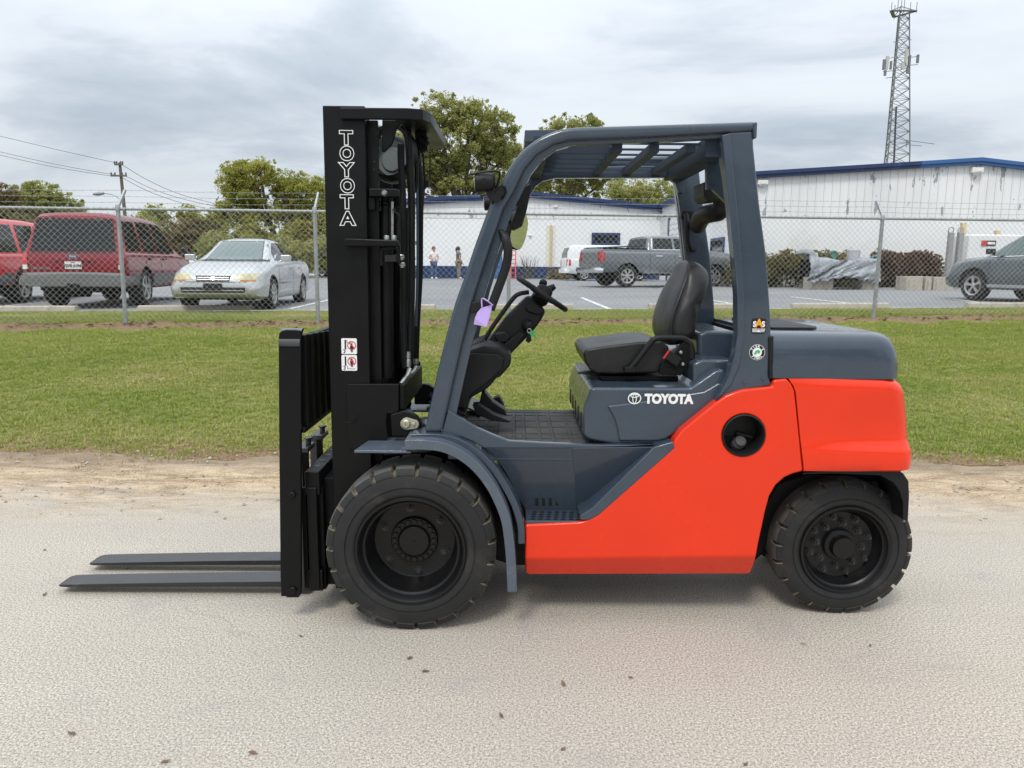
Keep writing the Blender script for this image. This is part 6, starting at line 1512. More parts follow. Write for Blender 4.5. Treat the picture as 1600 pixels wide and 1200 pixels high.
for px, py in ((1303, 397), (1366, 405)):
    m = MB(); c = at(px, py, YTp + .5); m.box(c - Vector((.06, .05, .3)), c + Vector((.06, .05, .12))); m.box(c + Vector((-.12, -.05, .0)), c + Vector((.1, .06, .1))); obj('post_end', m.geo(), mat('teal_paint', (.05, .22, .17), .5), TP, bevel=.02)
for px0, px1, lab in ((1270, 1305, 'left concrete block under the silver tarp'), (1349, 1369, 'right concrete block under the silver tarp')):
    a, b = at(px0, 452, YTp), at(px1, 434, YTp); m = MB(); m.box((a.x, YTp + .1, gz(a.x, YTp)), (b.x, YTp + .9, b.z + .02)); m.box((a.x + .12, YTp + .06, b.z - .2), (b.x - .1, YTp + .1, b.z - .1)); o = obj('concrete_block', m.geo(), M_CONC, bevel=.03); tag(o, lab, 'block', 'concrete blocks in the yard')
YBk = 24.6
for px0, px1, top, lab in ((1415, 1443, 432, 'leftmost pale concrete barrier block beside the red leaved hedge'), (1444.5, 1456, 432, 'narrow middle concrete barrier block of the row by the hedge'), (1457.5, 1492, 433, 'concrete barrier block nearest the dark grey SUV wheel')):
    a, b = at(px0, 456, YBk), at(px1, top, YBk); m = MB(); m.box((a.x, YBk, gz(a.x, YBk) - .02), (b.x, YBk + .7, b.z)); m.box((a.x + .08, YBk - .03, gz(a.x, YBk)), (a.x + .2, YBk, b.z - .1)); o = obj('concrete_block', m.geo(), M_CONC, bevel=.035); tag(o, lab, 'block', 'concrete blocks in the yard')
M_CORR = mat('weathered_grey_slab', (.29, .29, .285), .75, var=.2, vscale=2)
for px0, px1, lab in ((1477, 1490.5, 'left upright grey ribbed slab with a lifting loop'), (1491.5, 1506, 'right upright grey ribbed slab with a lifting loop')):
    a, b = at(px0, 440, YBk + 1), at(px1, 363, YBk + 1); m = MB(); zg = gz(a.x, YBk); m.box((a.x, YBk + 1, zg), (b.x, YBk + 1.15, b.z))
    root = thing('ribbed_slab', lab, 'slab', ((a.x + b.x) / 2, YBk + 1, zg), 'upright slabs'); obj('slab', m.geo(), M_CORR, root, bevel=.01)
    n = 3
    for k in range(n): x = a.x + (b.x - a.x) * (k + .5) / n; obj('rib', MB().box((x - .032, YBk + .96, zg), (x + .032, YBk + .999, b.z - .02)).geo(), M_CORR, root, bevel=.01)
    m = MB(); x = (a.x + b.x) / 2; m.tube(smooth_path([(x - .08, YBk + 1.07, b.z - .02), (x - .08, YBk + 1.07, b.z + .12), (x, YBk + 1.07, b.z + .17), (x + .08, YBk + 1.07, b.z + .12), (x + .08, YBk + 1.07, b.z - .02)], 4), .02, 6); obj('lifting_loop', m.geo(), M_GALV, root)
YCn = 26.6
a, b = at(1507, 440, YCn), at(1620, 367, YCn); root = thing('white_container', 'white storage container with a red and black sign behind the dark grey SUV', 'container', ((a.x + b.x) / 2, YCn, gz(a.x, YCn)))
obj('shell', MB().box((a.x, YCn, gz(a.x, YCn)), (b.x, YCn + 1, b.z)).geo(), M_WTRIM, root, bevel=.06, seg=3)
a, b = at(1533, 384, YCn), at(1556, 376, YCn); m = MB(); m.box((a.x, YCn - .025, a.z), (b.x, YCn - .002, b.z)); sg = obj('sign_board', m.geo(), M_DBLK, root)
m = MB(); m.box((a.x, YCn - .04, a.z), (a.x + .16, YCn - .026, b.z)); obj('sign_stripe', m.geo(), M_DRED, sg)
m = MB(); m.box((a.x + .2, YCn - .035, a.z + .05), (b.x - .04, YCn - .026, b.z - .05)); obj('sign_panel', m.geo(), M_WHT, sg)
M_ORP = mat('faded_orange_post', (.62, .48, .27), .7, var=.15)
for px, y0_, y1_, lab in ((1506, 348, 364, 'faded orange post top left of the white container'), (1560, 360, 367, 'short faded orange post on the white container right of the sign')):
    a, b = at(px, y1_, 27.8), at(px, y0_, 27.8); m = MB(); m.box((a.x - .08, a.y, gz(a.x, a.y)), (a.x + .08, a.y + .16, b.z)); o = obj('marker_post', m.geo(), M_ORP, bevel=.01); tag(o, lab, 'post')
a, b = at(802, 416, 41.8), at(802, 388, 41.8); root = thing('red_ladder', 'red step ladder standing against the white hall behind the mirror', 'ladder', (a.x, 41.8, gz(a.x, 41.8)))
m = MB()
for s in (-.13, .13): m.bar((a.x + s, 41.8, gz(a.x, 41.8)), (a.x + s, 42.4, b.z), .06, .06)
obj('rail', m.geo(), M_DRED, root)
for k in range(7):
    t = (k + .5) / 7; obj('rung', MB().bar((a.x - .13, 41.8 + .6*t, gz(a.x, 41.8) + (b.z - gz(a.x, 41.8)) * t), (a.x + .13, 41.8 + .6*t, gz(a.x, 41.8) + (b.z - gz(a.x, 41.8)) * t), .05, .04).geo(), M_DRED, root)
a, b = at(773, 425, 41.7), at(785, 395, 41.7); m = MB(); m.box((a.x, 41.7, gz(a.x, 41.7)), (b.x, 42.3, b.z)); root = obj('blue_drum', m.geo(), M_NAVY2, bevel=.05); tag(root, 'dark blue bin standing by the hall behind the front pillar', 'bin')
# ------------------------------------------------------------------ vehicles (x forward, y left, z up, built at the origin and then parked)
from mathutils.bvhtree import BVHTree
M_GLS = mat('car_glass', (.012, .014, .016), .06, var=.1, spec=.32)
M_GLT = mat('sky_sheen_glass', (.07, .115, .11), .06, var=.1, coat=.6)  # teal base colour stands for sky reflected in the glass
M_TYR = mat('car_tyre', (.018, .018, .019), .8, var=.2)
M_ALU = mat('alloy_rim', (.55, .55, .54), .35, metal=.8, var=.1)
M_TRIM = mat('car_black_trim', (.015, .015, .016), .5, var=.1)
M_TAIL = mat('tail_lamp', (.45, .012, .02), .15, var=.2, vscale=8, coat=.5)
M_HEAD = mat('yellowed_head_lamp', (.52, .48, .30), .3, var=.25, vscale=5, coat=.1)
M_CHR = mat('chrome', (.7, .7, .7), .15, metal=1, var=.05)
M_GREY = mat('grey_cladding', (.13, .135, .135), .6, var=.1)
M_MUD = mat('wheel_well', (.01, .01, .01), .9)
def loft_body(name, st, m, parent, nx=44, exp=None):
    st = np.array(st); xs = np.unique(np.concatenate([np.linspace(st[0, 0], st[-1, 0], nx), st[:, 0]])); rings = []
    for x in xs:
        zs, zb, zt, ws, wb, wt = [float(np.interp(x, st[:, 0], st[:, i])) for i in range(1, 7)]
        h = zb - zs; g = max(.02, zt - zb)
        half = [(0, zs), (ws * .6, zs), (ws * .93, zs), (ws * .985, zs + .05 * h / .6), (max(ws, wb) + .012, zs + h * .42), (max(ws, wb) + .008, zs + h * .55), (wb + .004, zb - h * .12), (wb - .006, zb - h * .04), (wb - .03, zb), (wb - .05, zb + min(.015, g * .1)),
                (wb - .05 + (wt - wb + .05) * .5, zb + g * .47), (wt, zt - min(.10, g * .3)), (wt - .04, zt - min(.045, g * .15)), (wt - .12, zt - min(.015, g * .05)), (wt * .5, zt + .008), (0, zt + .014)]
        ring = [Vector((x, y, z)) for y, z in half] + [Vector((x, -y, z)) for y, z in reversed(half[1:-1])]
        rings.append(ring)
    mm = MB(); mm.loft(rings); return fixn(obj(name, mm.geo(), m, parent, ang=38))
def cut_arches(o, wheels, r, w):
    me = bpy.data.meshes.new('tmp'); mm = MB()
    for x, y, z in wheels:
        s = 1 if y > 0 else -1; mm.cyl((x, y - s * .22, z + .01), (x, y + s * .5, z + .01), r + .065, 28)
    me.from_pydata([tuple(v) for v in mm.v], [], mm.f); me.materials.append(M_MUD); c = bpy.data.objects.new('tmp', me); COL.objects.link(c); fixn(c)
    b = o.modifiers.new('cut', 'BOOLEAN'); b.object = c; b.solver = 'EXACT'; b.material_mode = 'TRANSFER'
    bpy.context.view_layer.update(); nm = bpy.data.meshes.new_from_object(o.evaluated_get(bpy.context.evaluated_depsgraph_get())); nm.name = o.name
    o.modifiers.remove(b); o.data = nm; bpy.data.objects.remove(c)
    nm.polygons.foreach_set('use_smooth', np.full(len(nm.polygons), True, dtype=bool)); nm.set_sharp_from_angle(angle=R(38))
def bvh(o):
    bm = bmesh.new(); bm.from_mesh(o.data); t = BVHTree.FromBMesh(bm); bm.free(); return t
DIRS = {'front': (Vector((6, 0, 0)), Vector((-1, 0, 0))), 'rear': (Vector((-6, 0, 0)), Vector((1, 0, 0))), 'left': (Vector((0, 4, 0)), Vector((0, -1, 0))), 'right': (Vector((0, -4, 0)), Vector((0, 1, 0)))}
def patch(name, t, side, corners, m, parent, off=.008, n=6, k=5, deep=.03, **kw):
    """a panel that follows the body: corners (bottom-left, bottom-right, top-right, top-left) in (y or x, z), pressed on along the side's direction"""
    o0, d = DIRS[side]; vs = []; fs = []; A, B, Cc, D = [Vector(c).to_3d() for c in corners]
    for j in range(k + 1):
        for i in range(n + 1):
            u, v = i / n, j / k; q = (A.lerp(B, u)).lerp(D.lerp(Cc, u), v)
            o = Vector((o0.x, q.x, q.y)) if side in ('front', 'rear') else Vector((q.x, o0.y, q.y))
            h, nn, _, _ = t.ray_cast(o, d)
            if h is None: h = o + d * 6 if not vs else Vector(vs[-1])
            else: h = h - d * off
            vs.append(tuple(h))
    n0 = len(vs); vs += [tuple(Vector(v) + d * deep) for v in vs]
    I = lambda i, j: j * (n + 1) + i
    for j in range(k):
        for i in range(n): fs += [(I(i, j), I(i+1, j), I(i+1, j+1), I(i, j+1)), (n0+I(i, j+1), n0+I(i+1, j+1), n0+I(i+1, j), n0+I(i, j))]
    for i in range(n): fs += [(I(i, 0), n0+I(i, 0), n0+I(i+1, 0), I(i+1, 0)), (I(i, k), I(i+1, k), n0+I(i+1, k), n0+I(i, k))]
    for j in range(k): fs += [(I(0, j), I(0, j+1), n0+I(0, j+1), n0+I(0, j)), (I(n, j), n0+I(n, j), n0+I(n, j+1), I(n, j+1))]
    return fixn(obj(name, (vs, fs), m, parent, ang=40, **kw))
def car_wheel(parent, x, y, r, w, spokes, rimmat=None):
    s = 1 if y > 0 else -1; T = Matrix.Translation((x, y, r)) @ Matrix.Scale(s, 4, (0, 1, 0))
    mm = MB(); mm.lathe([(r * .66, .0), (r * .64, .012), (r * .61, .0), (r * .58, -.05), (r * .55, -.10), (.0, -.10)], (0, 0, 0), (0, 1, 0), 32)
    g = ([T @ Vector(v) for v in mm.v], mm.f); wh = fixn(obj('wheel', g, M_TRIM, parent))
    mm = MB()
    for k in range(spokes):
        a = 2 * math.pi * k / spokes + .2
        for da in (-.11, .11):
            c, sn = math.cos(a + da), math.sin(a + da); c2, s2 = math.cos(a + da * .4), math.sin(a + da * .4)
            mm.bar((c2 * r * .1, -.01, s2 * r * .1), (c * r * .6, -.012, sn * r * .6), r * .085, .03, (0, 1, 0))
    mm.lathe([(.0, .008), (r * .12, .006), (r * .17, -.01), (r * .17, -.05)], (0, 0, 0), (0, 1, 0), 16); mm.lathe([(r * .665, .002), (r * .65, .014), (r * .58, .004), (r * .57, -.03)], (0, 0, 0), (0, 1, 0), 32)
    obj('rim', ([T @ Vector(v) for v in mm.v], mm.f), rimmat or M_ALU, wh)
    fixn(wh); mm = MB(); mm.lathe([(r * .64, -.01), (r * .68, .012), (r * .8, .02), (r * .93, .012), (r * .985, -.015), (r, -.05), (r, -w + .05), (r * .98, -w + .01), (r * .9, -w), (r * .6, -w)], (0, 0, 0), (0, 1, 0), 40)
    obj('tyre', ([T @ Vector(v) for v in mm.v], mm.f), M_TYR, wh); return wh
def mirror_pair(parent, x, y, z, m, sides=(1, -1)):
    for s in sides:
        mm = MB(); mm.box((x - .05, min(s * (y + .04), s * (y + .24)), z + .0), (x + .06, max(s * (y + .04), s * (y + .24)), z + .13)); mm.bar((x + .02, s * y, z - .01), (x, s * (y + .10), z + .03), .05, .04)
        fixn(obj('wing_mirror', mm.geo(), m, parent, bevel=.035, seg=3))
def park(root, x, y, heading):
    root.location = (x, y, gz(x, y) + .014); root.rotation_euler = (0, 0, heading)
def strip(name, t, side, x0, x1, z0, z1, m, parent, **kw): return patch(name, t, side, ((x0, z0), (x1, z0), (x1, z1), (x0, z1)), m, parent, **kw)

# ---- silver sedan
SED = [(-2.37, .36, .62, .70, .62, .66, .5), (-2.33, .30, .74, .86, .78, .76, .60), (-2.2, .25, .88, .98, .84, .83, .66), (-1.9, .22, .93, 1.03, .87, .86, .66), (-1.6, .21, .94, 1.05, .88, .87, .64), (-1.0, .2, .95, 1.34, .88, .87, .56), (-.55, .2, .95, 1.42, .88, .88, .56),
       (-.1, .2, .94, 1.435, .88, .88, .57), (.25, .2, .93, 1.40, .88, .88, .58), (.6, .2, .92, 1.22, .88, .88, .63), (1.05, .2, .90, .965, .88, .87, .70), (1.6, .21, .82, .91, .88, .86, .72), (2.0, .23, .74, .84, .87, .82, .70), (2.22, .25, .66, .76, .83, .76, .64), (2.34, .28, .58, .68, .76, .68, .58), (2.40, .33, .5, .56, .68, .6, .5)]
def sedan(label, paint, glass, lamp, detail=True):
    r = thing('sedan_car', label, 'car'); b = loft_body('body', SED, paint, r)
    wl_ = [(1.42, .88, .31), (1.42, -.88, .31), (-1.32, .88, .31), (-1.32, -.88, .31)]
    t = bvh(b)
    patch('windscreen_seal', t, 'front', ((-.72, .945), (.72, .945), (.545, 1.385), (-.545, 1.385)), M_TRIM, r, n=10, k=8, off=.004)
    patch('windscreen', t, 'front', ((-.69, .965), (.69, .965), (.52, 1.372), (-.52, 1.372)), glass, r, n=10, k=8)
    patch('rear_window', t, 'rear', ((-.62, 1.07), (.62, 1.07), (.5, 1.37), (-.5, 1.37)), M_GLS, r, n=8, k=6)
    for s in ('left', 'right'):
        patch('side_window', t, s, ((-.28, .975), (.82, .975), (.22, 1.345), (-.28, 1.36)), M_GLS, r)
        patch('side_window', t, s, ((-1.28, .985), (-.36, .975), (-.36, 1.36), (-.92, 1.33)), M_GLS, r)
        strip('rub_strip', t, s, -.95, 1.02, .5, .535, M_CHR, r, n=12, k=1, off=.012)
        for hx in (-.2, -1.15): strip('door_handle', t, s, hx, hx + .2, .80, .835, paint, r, n=3, k=1, off=.03)
        for sx in (.92, -.31, -1.2): strip('door_seam', t, s, sx, sx + .012, .30, .93, M_TRIM, r, n=1, k=8, off=.002)
    for s in (-1, 1):
        patch('headlight', t, 'front', ((s * .36, .60), (s * .80, .60), (s * .78, .725), (s * .46, .71))[::s] if s > 0 else ((-.80, .60), (-.36, .60), (-.46, .71), (-.78, .725)), lamp, r, n=10, k=4, off=.006)
        if detail: patch('indicator', t, 'front', ((s * .50, .572), (s * .80, .572), (s * .81, .60), (s * .50, .60)) if s > 0 else ((-.80, .572), (-.50, .572), (-.50, .60), (-.81, .60)), mat('amber_lens', (.55, .20, .04), .2), r, n=6, k=1, off=.008)
        patch('tail_light', t, 'rear', ((s * .5, .68), (s * .78, .68), (s * .78, .84), (s * .5, .84)), M_TAIL, r, n=5, k=3)
    g = patch('grille', t, 'front', ((-.30, .565), (.30, .565), (.33, .675), (-.33, .675)), M_TRIM, r, n=8, k=3, off=.006)
    for z in (.603, .640): patch('grille_slat', t, 'front', ((-.29, z - .0055), (.29, z - .0055), (.29, z + .0055), (-.29, z + .0055)), paint, g, n=8, k=1, off=.010, deep=.012)
    patch('badge', t, 'front', ((-.04, .595), (.04, .595), (.035, .65), (-.035, .65)), M_CHR, g, n=1, k=1, off=.018, deep=.012)
    lg = patch('lower_grille', t, 'front', ((-.58, .355), (.58, .355), (.6, .455), (-.6, .455)), M_TRIM, r, n=10, k=3, off=.004)
    patch('grille_slat', t, 'front', ((-.57, .39), (.57, .39), (.57, .405), (-.57, .405)), paint, lg, n=10, k=1, off=.02)
    patch('plate_holder', t, 'front', ((-.17, .40), (.17, .40), (.17, .53), (-.17, .53)), M_TRIM, r, n=2, k=2, off=.03)
    patch('bumper_seam', t, 'front', ((-.74, .55), (.74, .55), (.74, .56), (-.74, .56)), M_TRIM, r, n=12, k=1, off=.002)
    patch('wiper', t, 'front', ((-.55, .965), (.1, .955), (.1, .965), (-.55, .985)), M_TRIM, r, n=6, k=1, off=.02); patch('wiper', t, 'front', ((.02, .965), (.6, .955), (.6, .965), (.02, .985)), M_TRIM, r, n=6, k=1, off=.02)
    cut_arches(b, wl_, .31, .2)
    for x, y, z in wl_: car_wheel(r, x, y * .995, .31, .2, 7)
    mirror_pair(r, .72, .84, .96, paint); mm = MB(); mm.box((-1.9, -.6, .2), (1.9, .6, .35)); obj('underbody', mm.geo(), M_MUD, r)
    return r
M_SILV = mat('silver_car_paint', (.50, .515, .52), .3, metal=.45, coat=.4, var=.06, vscale=1.5)
M_CREAM = mat('white_car_paint', (.62, .61, .58), .35, coat=.4, var=.04)
CAR_YAW = math.atan2(-4.6, .30)
s1 = sedan('silver sedan with yellowed headlights parked nose towards the fence', M_SILV, M_GLT, M_HEAD)
park(s1, -5.80, 16.35, CAR_YAW)
s2 = sedan('cream white sedan partly hidden behind the mast, beyond the silver sedan', M_CREAM, M_GLS, M_CHR, False)
park(s2, at(507, 420, 50).x + 1.32, 50, R(4))
s3 = copy_tree(s2); s3['label'] = 'white sedan whose tail shows between the maroon SUV and the silver sedan'; park(s3, at(306, 400, 47).x + 1.2, 47, R(25))

# ---- large SUVs
SUVS = [(-2.63, .60, .88, .96, .86, .90, .82), (-2.60, .52, .98, 1.06, .95, .95, .86), (-2.52, .47, 1.10, 1.30, .98, .97, .86), (-2.43, .45, 1.12, 1.60, .99, .975, .81), (-2.345, .45, 1.12, 1.85, .99, .975, .77), (-2.24, .44, 1.12, 1.915, .99, .975, .75), (-1.9, .42, 1.12, 1.94, .99, .975, .745), (-.5, .40, 1.12, 1.95, .99, .975, .745), (.3, .40, 1.12, 1.92, .99, .975, .745), (.62, .40, 1.12, 1.84, .99, .975, .75),
        (1.0, .40, 1.11, 1.55, .99, .97, .80), (1.42, .40, 1.10, 1.20, .99, .97, .86), (1.7, .41, 1.07, 1.17, .99, .96, .84), (2.2, .42, 1.02, 1.12, .98, .94, .80), (2.48, .45, .92, 1.02, .95, .88, .72), (2.58, .5, .78, .9, .88, .8, .62)]
def big_suv(label, paint, lettered=True):
    r = thing('suv_car', label, 'SUV'); b = loft_body('body', SUVS, paint, r); t = bvh(b); rr = .395
    wl_ = [(1.62, .97, rr), (1.62, -.97, rr), (-1.42, .97, rr), (-1.42, -.97, rr)]
    rw = patch('rear_window', t, 'rear', ((-.80, 1.14), (.80, 1.14), (.71, 1.80), (-.71, 1.80)), M_GLS, r, n=10, k=8, off=.01)
    patch('rear_wiper', t, 'rear', ((-.12, 1.17), (.32, 1.19), (.32, 1.20), (-.12, 1.19)), M_TRIM, rw, n=4, k=1, off=.03)
    for q in (-.45, .45): patch('hinge', t, 'rear', ((q - .04, 1.76), (q + .04, 1.76), (q + .04, 1.83), (q - .04, 1.83)), M_TRIM, r, n=1, k=1, off=.02)
    patch('tailgate_seam', t, 'rear', ((-.84, 1.095), (.84, 1.095), (.84, 1.11), (-.84, 1.11)), M_TRIM, r, n=10, k=1, off=.003)
    patch('tailgate_trim', t, 'rear', ((-.40, .955), (.40, .955), (.40, .975), (-.40, .975)), paint, r, n=4, k=1, off=.03)
    for q in (-.845, .835): patch('tailgate_seam', t, 'rear', ((q, .74), (q + .012, .74), (q + .012, 1.1), (q, 1.1)), M_TRIM, r, n=1, k=4, off=.003)
    np_ = patch('number_plate', t, 'rear', ((-.155, .795), (.155, .795), (.155, .945), (-.155, .945)), M_WHT, r, n=1, k=1, off=.02)
    h = t.ray_cast(Vector((-6, 0, .87)), Vector((1, 0, 0)))[0]
    if lettered:
        text_obj('plate_text', 'GVB 6194', mat('plate_navy', (.02, .03, .10), .5), np_, (h.x - .026, 0, .855), .085, right=(0, -1, 0), bold=.003, xs=.86); text_obj('plate_text', 'TEXAS', M_DRED, np_, (h.x - .026, 0, .922), .03, right=(0, -1, 0), bold=.001)
    h = t.ray_cast(Vector((-6, 0, 1.045)), Vector((1, 0, 0)))[0]
    mm = MB(); mm.prism([(h.x - .02, .115 * math.cos(2*math.pi*i/24), 1.045 + .045 * math.sin(2*math.pi*i/24)) for i in range(24)], (.04, 0, 0)); bd = fixn(obj('oval_badge', mm.geo(), M_CHR, r))
    mm = MB(); mm.prism([(h.x - .024, .10 * math.cos(2*math.pi*i/24), 1.045 + .036 * math.sin(2*math.pi*i/24)) for i in range(24)], (.04, 0, 0)); fixn(obj('badge_field', mm.geo(), mat('badge_blue', (.02, .05, .16), .3), bd))
    if lettered:
        text_obj('badge_script', 'Ford', M_WHT, bd, (h.x - .0265, 0, 1.045), .062, right=(0, -1, 0), bold=.001); h2 = t.ray_cast(Vector((-6, .6, .80)), Vector((1, 0, 0)))[0]
        text_obj('tailgate_lettering', 'EXPEDITION', M_CHR, r, (h2.x - .012, .60, .80), .065, right=(0, -1, 0), bold=.001)
    for s in (-1, 1):
        c4 = lambda a_, b_, z0_, z1_: ((min(s*a_, s*b_), z0_), (max(s*a_, s*b_), z0_), (max(s*a_, s*b_), z1_), (min(s*a_, s*b_), z1_))
        patch('tail_light', t, 'rear', c4(.85, .945, .88, 1.13), M_TAIL, r, n=3, k=4, off=.015); patch('reverse_light', t, 'rear', c4(.85, .945, .785, .875), M_WTRIM, r, n=3, k=2, off=.015)
        patch('headlight', t, 'front', c4(.5, .85, .78, .95), M_CHR, r, n=4, k=3)
    bp = [(-2.70, .45, .62, .68, .9, .9, .85), (-2.66, .44, .66, .72, .98, .98, .95), (-2.3, .44, .66, .70, 1.02, 1.01, .98)]
    loft_body('rear_bumper', bp, M_GREY, r, nx=8)
    for sd_ in ('left', 'right'):
        patch('side_window', t, sd_, ((-2.3, 1.17), (-1.45, 1.17), (-1.42, 1.80), (-2.08, 1.78)), M_GLS, r); patch('side_window', t, sd_, ((-1.28, 1.17), (-.40, 1.17), (-.40, 1.82), (-1.22, 1.81)), M_GLS, r); patch('side_window', t, sd_, ((-.28, 1.17), (.98, 1.17), (.48, 1.80), (-.28, 1.82)), M_GLS, r)
        for a_, b_ in ((-2.3, -1.9), (-.95, 1.15), (2.08, 2.4)): strip('cladding', t, sd_, a_, b_, .47, .70, M_GREY, r, n=6, k=3, off=.02)
        for hx in (-1.15, -.15): strip('door_handle', t, sd_, hx, hx + .18, 1.0, 1.04, M_TRIM, r, n=2, k=1, off=.03)
        for sx in (1.08, -.34, -1.36): strip('door_seam', t, sd_, sx, sx + .014, .47, 1.1, M_TRIM, r, n=1, k=8, off=.003)
    patch('windscreen', t, 'front', ((-.80, 1.24), (.80, 1.24), (.70, 1.82), (-.70, 1.82)), M_GLS, r, n=8, k=6)
    patch('grille', t, 'front', ((-.45, .75), (.45, .75), (.45, .95), (-.45, .95)), M_TRIM, r, n=4, k=2)
    cut_arches(b, wl_, rr, .27)
    for x, y, z in wl_: car_wheel(r, x, y, rr, .27, 5)
    mirror_pair(r, 1.02, .98, 1.18, M_TRIM)
    mm = MB(); mm.box((-2.4, -.75, .36), (2.2, .75, .5)); mm.cyl((-1.42, -.7, .36), (-1.42, .7, .36), .08, 10); mm.lathe([(0, -.3), (.17, -.3), (.17, .3), (0, .3)], (-1.95, .3, .38), (0, 1, 0), 16); mm.box((-2.72, -.12, .38), (-2.5, .12, .5)); obj('underbody', mm.geo(), M_MUD, r)
    return r
M_MAR = mat('maroon_car_paint', (.20, .008, .016), .25, coat=.35, spec=.3, var=.1, vscale=1.2)
M_BRED = mat('bright_red_car_paint', (.70, .020, .035), .3, coat=.6, var=.08, vscale=1.2)
e1 = big_suv('maroon SUV with grey lower trim parked tail to the fence', M_MAR)
hd = R(90 + 8.7); rear = Vector((-8.84, 15.0, 0)); park(e1, rear.x + 2.6 * math.cos(hd), rear.y + 2.6 * math.sin(hd), hd)
e2 = big_suv('bright red SUV cut off by the left edge of the photo', M_BRED, False)
rear = Vector((-12.25, 16.1, 0)); park(e2, rear.x + 2.6 * math.cos(hd), rear.y + 2.6 * math.sin(hd), hd)

# ---- crossover at the right
CRO = [(-2.32, .45, .95, 1.05, .80, .82, .7), (-2.2, .35, 1.05, 1.4, .90, .90, .72), (-1.9, .3, 1.06, 1.62, .92, .91, .66), (-1.0, .28, 1.05, 1.69, .92, .92, .64), (-.2, .28, 1.03, 1.70, .92, .92, .64), (.35, .28, 1.01, 1.60, .92, .92, .66), (.75, .28, 1.0, 1.38, .92, .92, .70), (1.25, .28, .99, 1.06, .92, .91, .76), (1.75, .29, .93, 1.03, .92, .90, .78), (2.12, .31, .85, .95, .90, .84, .72), (2.30, .34, .74, .85, .82, .74, .62), (2.37, .4, .62, .7, .7, .62, .5)]
def crossover(label, paint):
    r = thing('crossover_car', label, 'SUV'); b = loft_body('body', CRO, paint, r); t = bvh(b); rr = .36
    wl_ = [(1.38, .91, rr), (1.38, -.91, rr), (-1.32, .91, rr), (-1.32, -.91, rr)]
    patch('windscreen', t, 'front', ((-.72, 1.09), (.72, 1.09), (.6, 1.6), (-.6, 1.6)), M_GLT, r, n=8, k=6)
    for s in ('left', 'right'):
        patch('side_window', t, s, ((-.30, 1.085), (.98, 1.06), (.30, 1.56), (-.30, 1.62)), M_GLT, r); patch('side_window', t, s, ((-1.25, 1.10), (-.38, 1.085), (-.38, 1.62), (-1.2, 1.61)), M_GLS, r); patch('side_window', t, s, ((-1.95, 1.16), (-1.33, 1.12), (-1.3, 1.6), (-1.8, 1.52)), M_GLS, r)
        patch('window_trim', t, s, ((-1.9, 1.075), (1.0, 1.035), (1.0, 1.055), (-1.9, 1.10)), M_CHR, r, n=14, k=1, off=.014)
        strip('door_handle', t, s, -.25, -.03, .93, .97, M_CHR, r, n=3, k=1, off=.035); strip('door_handle', t, s, -1.2, -1.0, .95, .99, M_CHR, r, n=3, k=1, off=.035)
        for sx in (.95, -.34, -1.28): strip('door_seam', t, s, sx, sx + .013, .36, 1.0, M_TRIM, r, n=1, k=8, off=.003)
        strip('sill_trim', t, s, -.92, .98, .33, .40, M_CHR, r, n=8, k=1, off=.015)
    for s in (-1, 1):
        c4 = lambda a_, b_, z0_, z1_: ((min(s*a_, s*b_), z0_), (max(s*a_, s*b_), z0_), (max(s*a_, s*b_), z1_), (min(s*a_, s*b_), z1_))
        patch('headlight', t, 'front', c4(.48, .86, .70, .86), M_CHR, r, n=6, k=3)
    patch('grille', t, 'front', ((-.4, .55), (.4, .55), (.5, .76), (-.5, .76)), M_TRIM, r, n=6, k=3)
    cut_arches(b, wl_, rr, .22)
    for x, y, z in wl_: car_wheel(r, x, y, rr, .22, 5)
    mirror_pair(r, .86, .88, 1.10, M_TRIM); mm = MB(); mm.box((-1.9, -.6, .28), (1.9, .6, .42)); obj('underbody', mm.geo(), M_MUD, r)
    return r
M_DGR = mat('dark_grey_car_paint', (.10, .115, .125), .28, metal=.4, coat=.6, var=.08, vscale=1.5)
cr_ = crossover('dark grey SUV cut off by the right edge of the photo', M_DGR)
th = R(104); hv = Vector((math.cos(th), math.sin(th))); lv_ = Vector((-hv.y, hv.x))
fw = Vector((11.2, 18.1)); cc_ = fw - hv * 1.38 - lv_ * .91; park(cr_, cc_.x, cc_.y, th)

# ---- pickup
PKB = [(-2.93, .62, 1.0, 1.30, .95, .98, .92), (-2.88, .55, 1.28, 1.385, 1.0, 1.0, .94), (-1.2, .50, 1.28, 1.39, 1.01, 1.0, .94), (-.9, .48, 1.28, 1.385, 1.01, 1.0, .94), (1.3, .46, 1.27, 1.37, 1.01, 1.0, .93), (1.6, .46, 1.25, 1.37, 1.01, .99, .92), (2.4, .48, 1.18, 1.33, 1.01, .97, .88), (2.8, .5, 1.08, 1.26, .99, .93, .82), (2.93, .58, .95, 1.10, .93, .85, .74)]
PKC = [(-1.02, 1.2, 1.30, 1.42, .9, .93, .86), (-.92, 1.2, 1.36, 1.84, .9, .95, .74), (-.6, 1.2, 1.36, 1.90, .9, .95, .72), (.3, 1.2, 1.36, 1.92, .9, .95, .72), (.75, 1.2, 1.36, 1.86, .9, .95, .73), (1.2, 1.2, 1.36, 1.60, .9, .95, .78), (1.55, 1.2, 1.34, 1.39, .9, .94, .84)]
M_PKP = mat('blue_grey_truck_paint', (.155, .172, .185), .28, metal=.45, coat=.6, var=.08, vscale=1.5)
pk = thing('pickup_truck', 'blue grey crew cab pickup truck parked side on across the lot', 'pickup'); b = loft_body('body', PKB, M_PKP, pk); t = bvh(b); cb_ = loft_body('cab', PKC, M_PKP, pk); tc_ = bvh(cb_); rr = .405
wl_ = [(1.88, .97, rr), (1.88, -.97, rr), (-1.85, .97, rr), (-1.85, -.97, rr)]
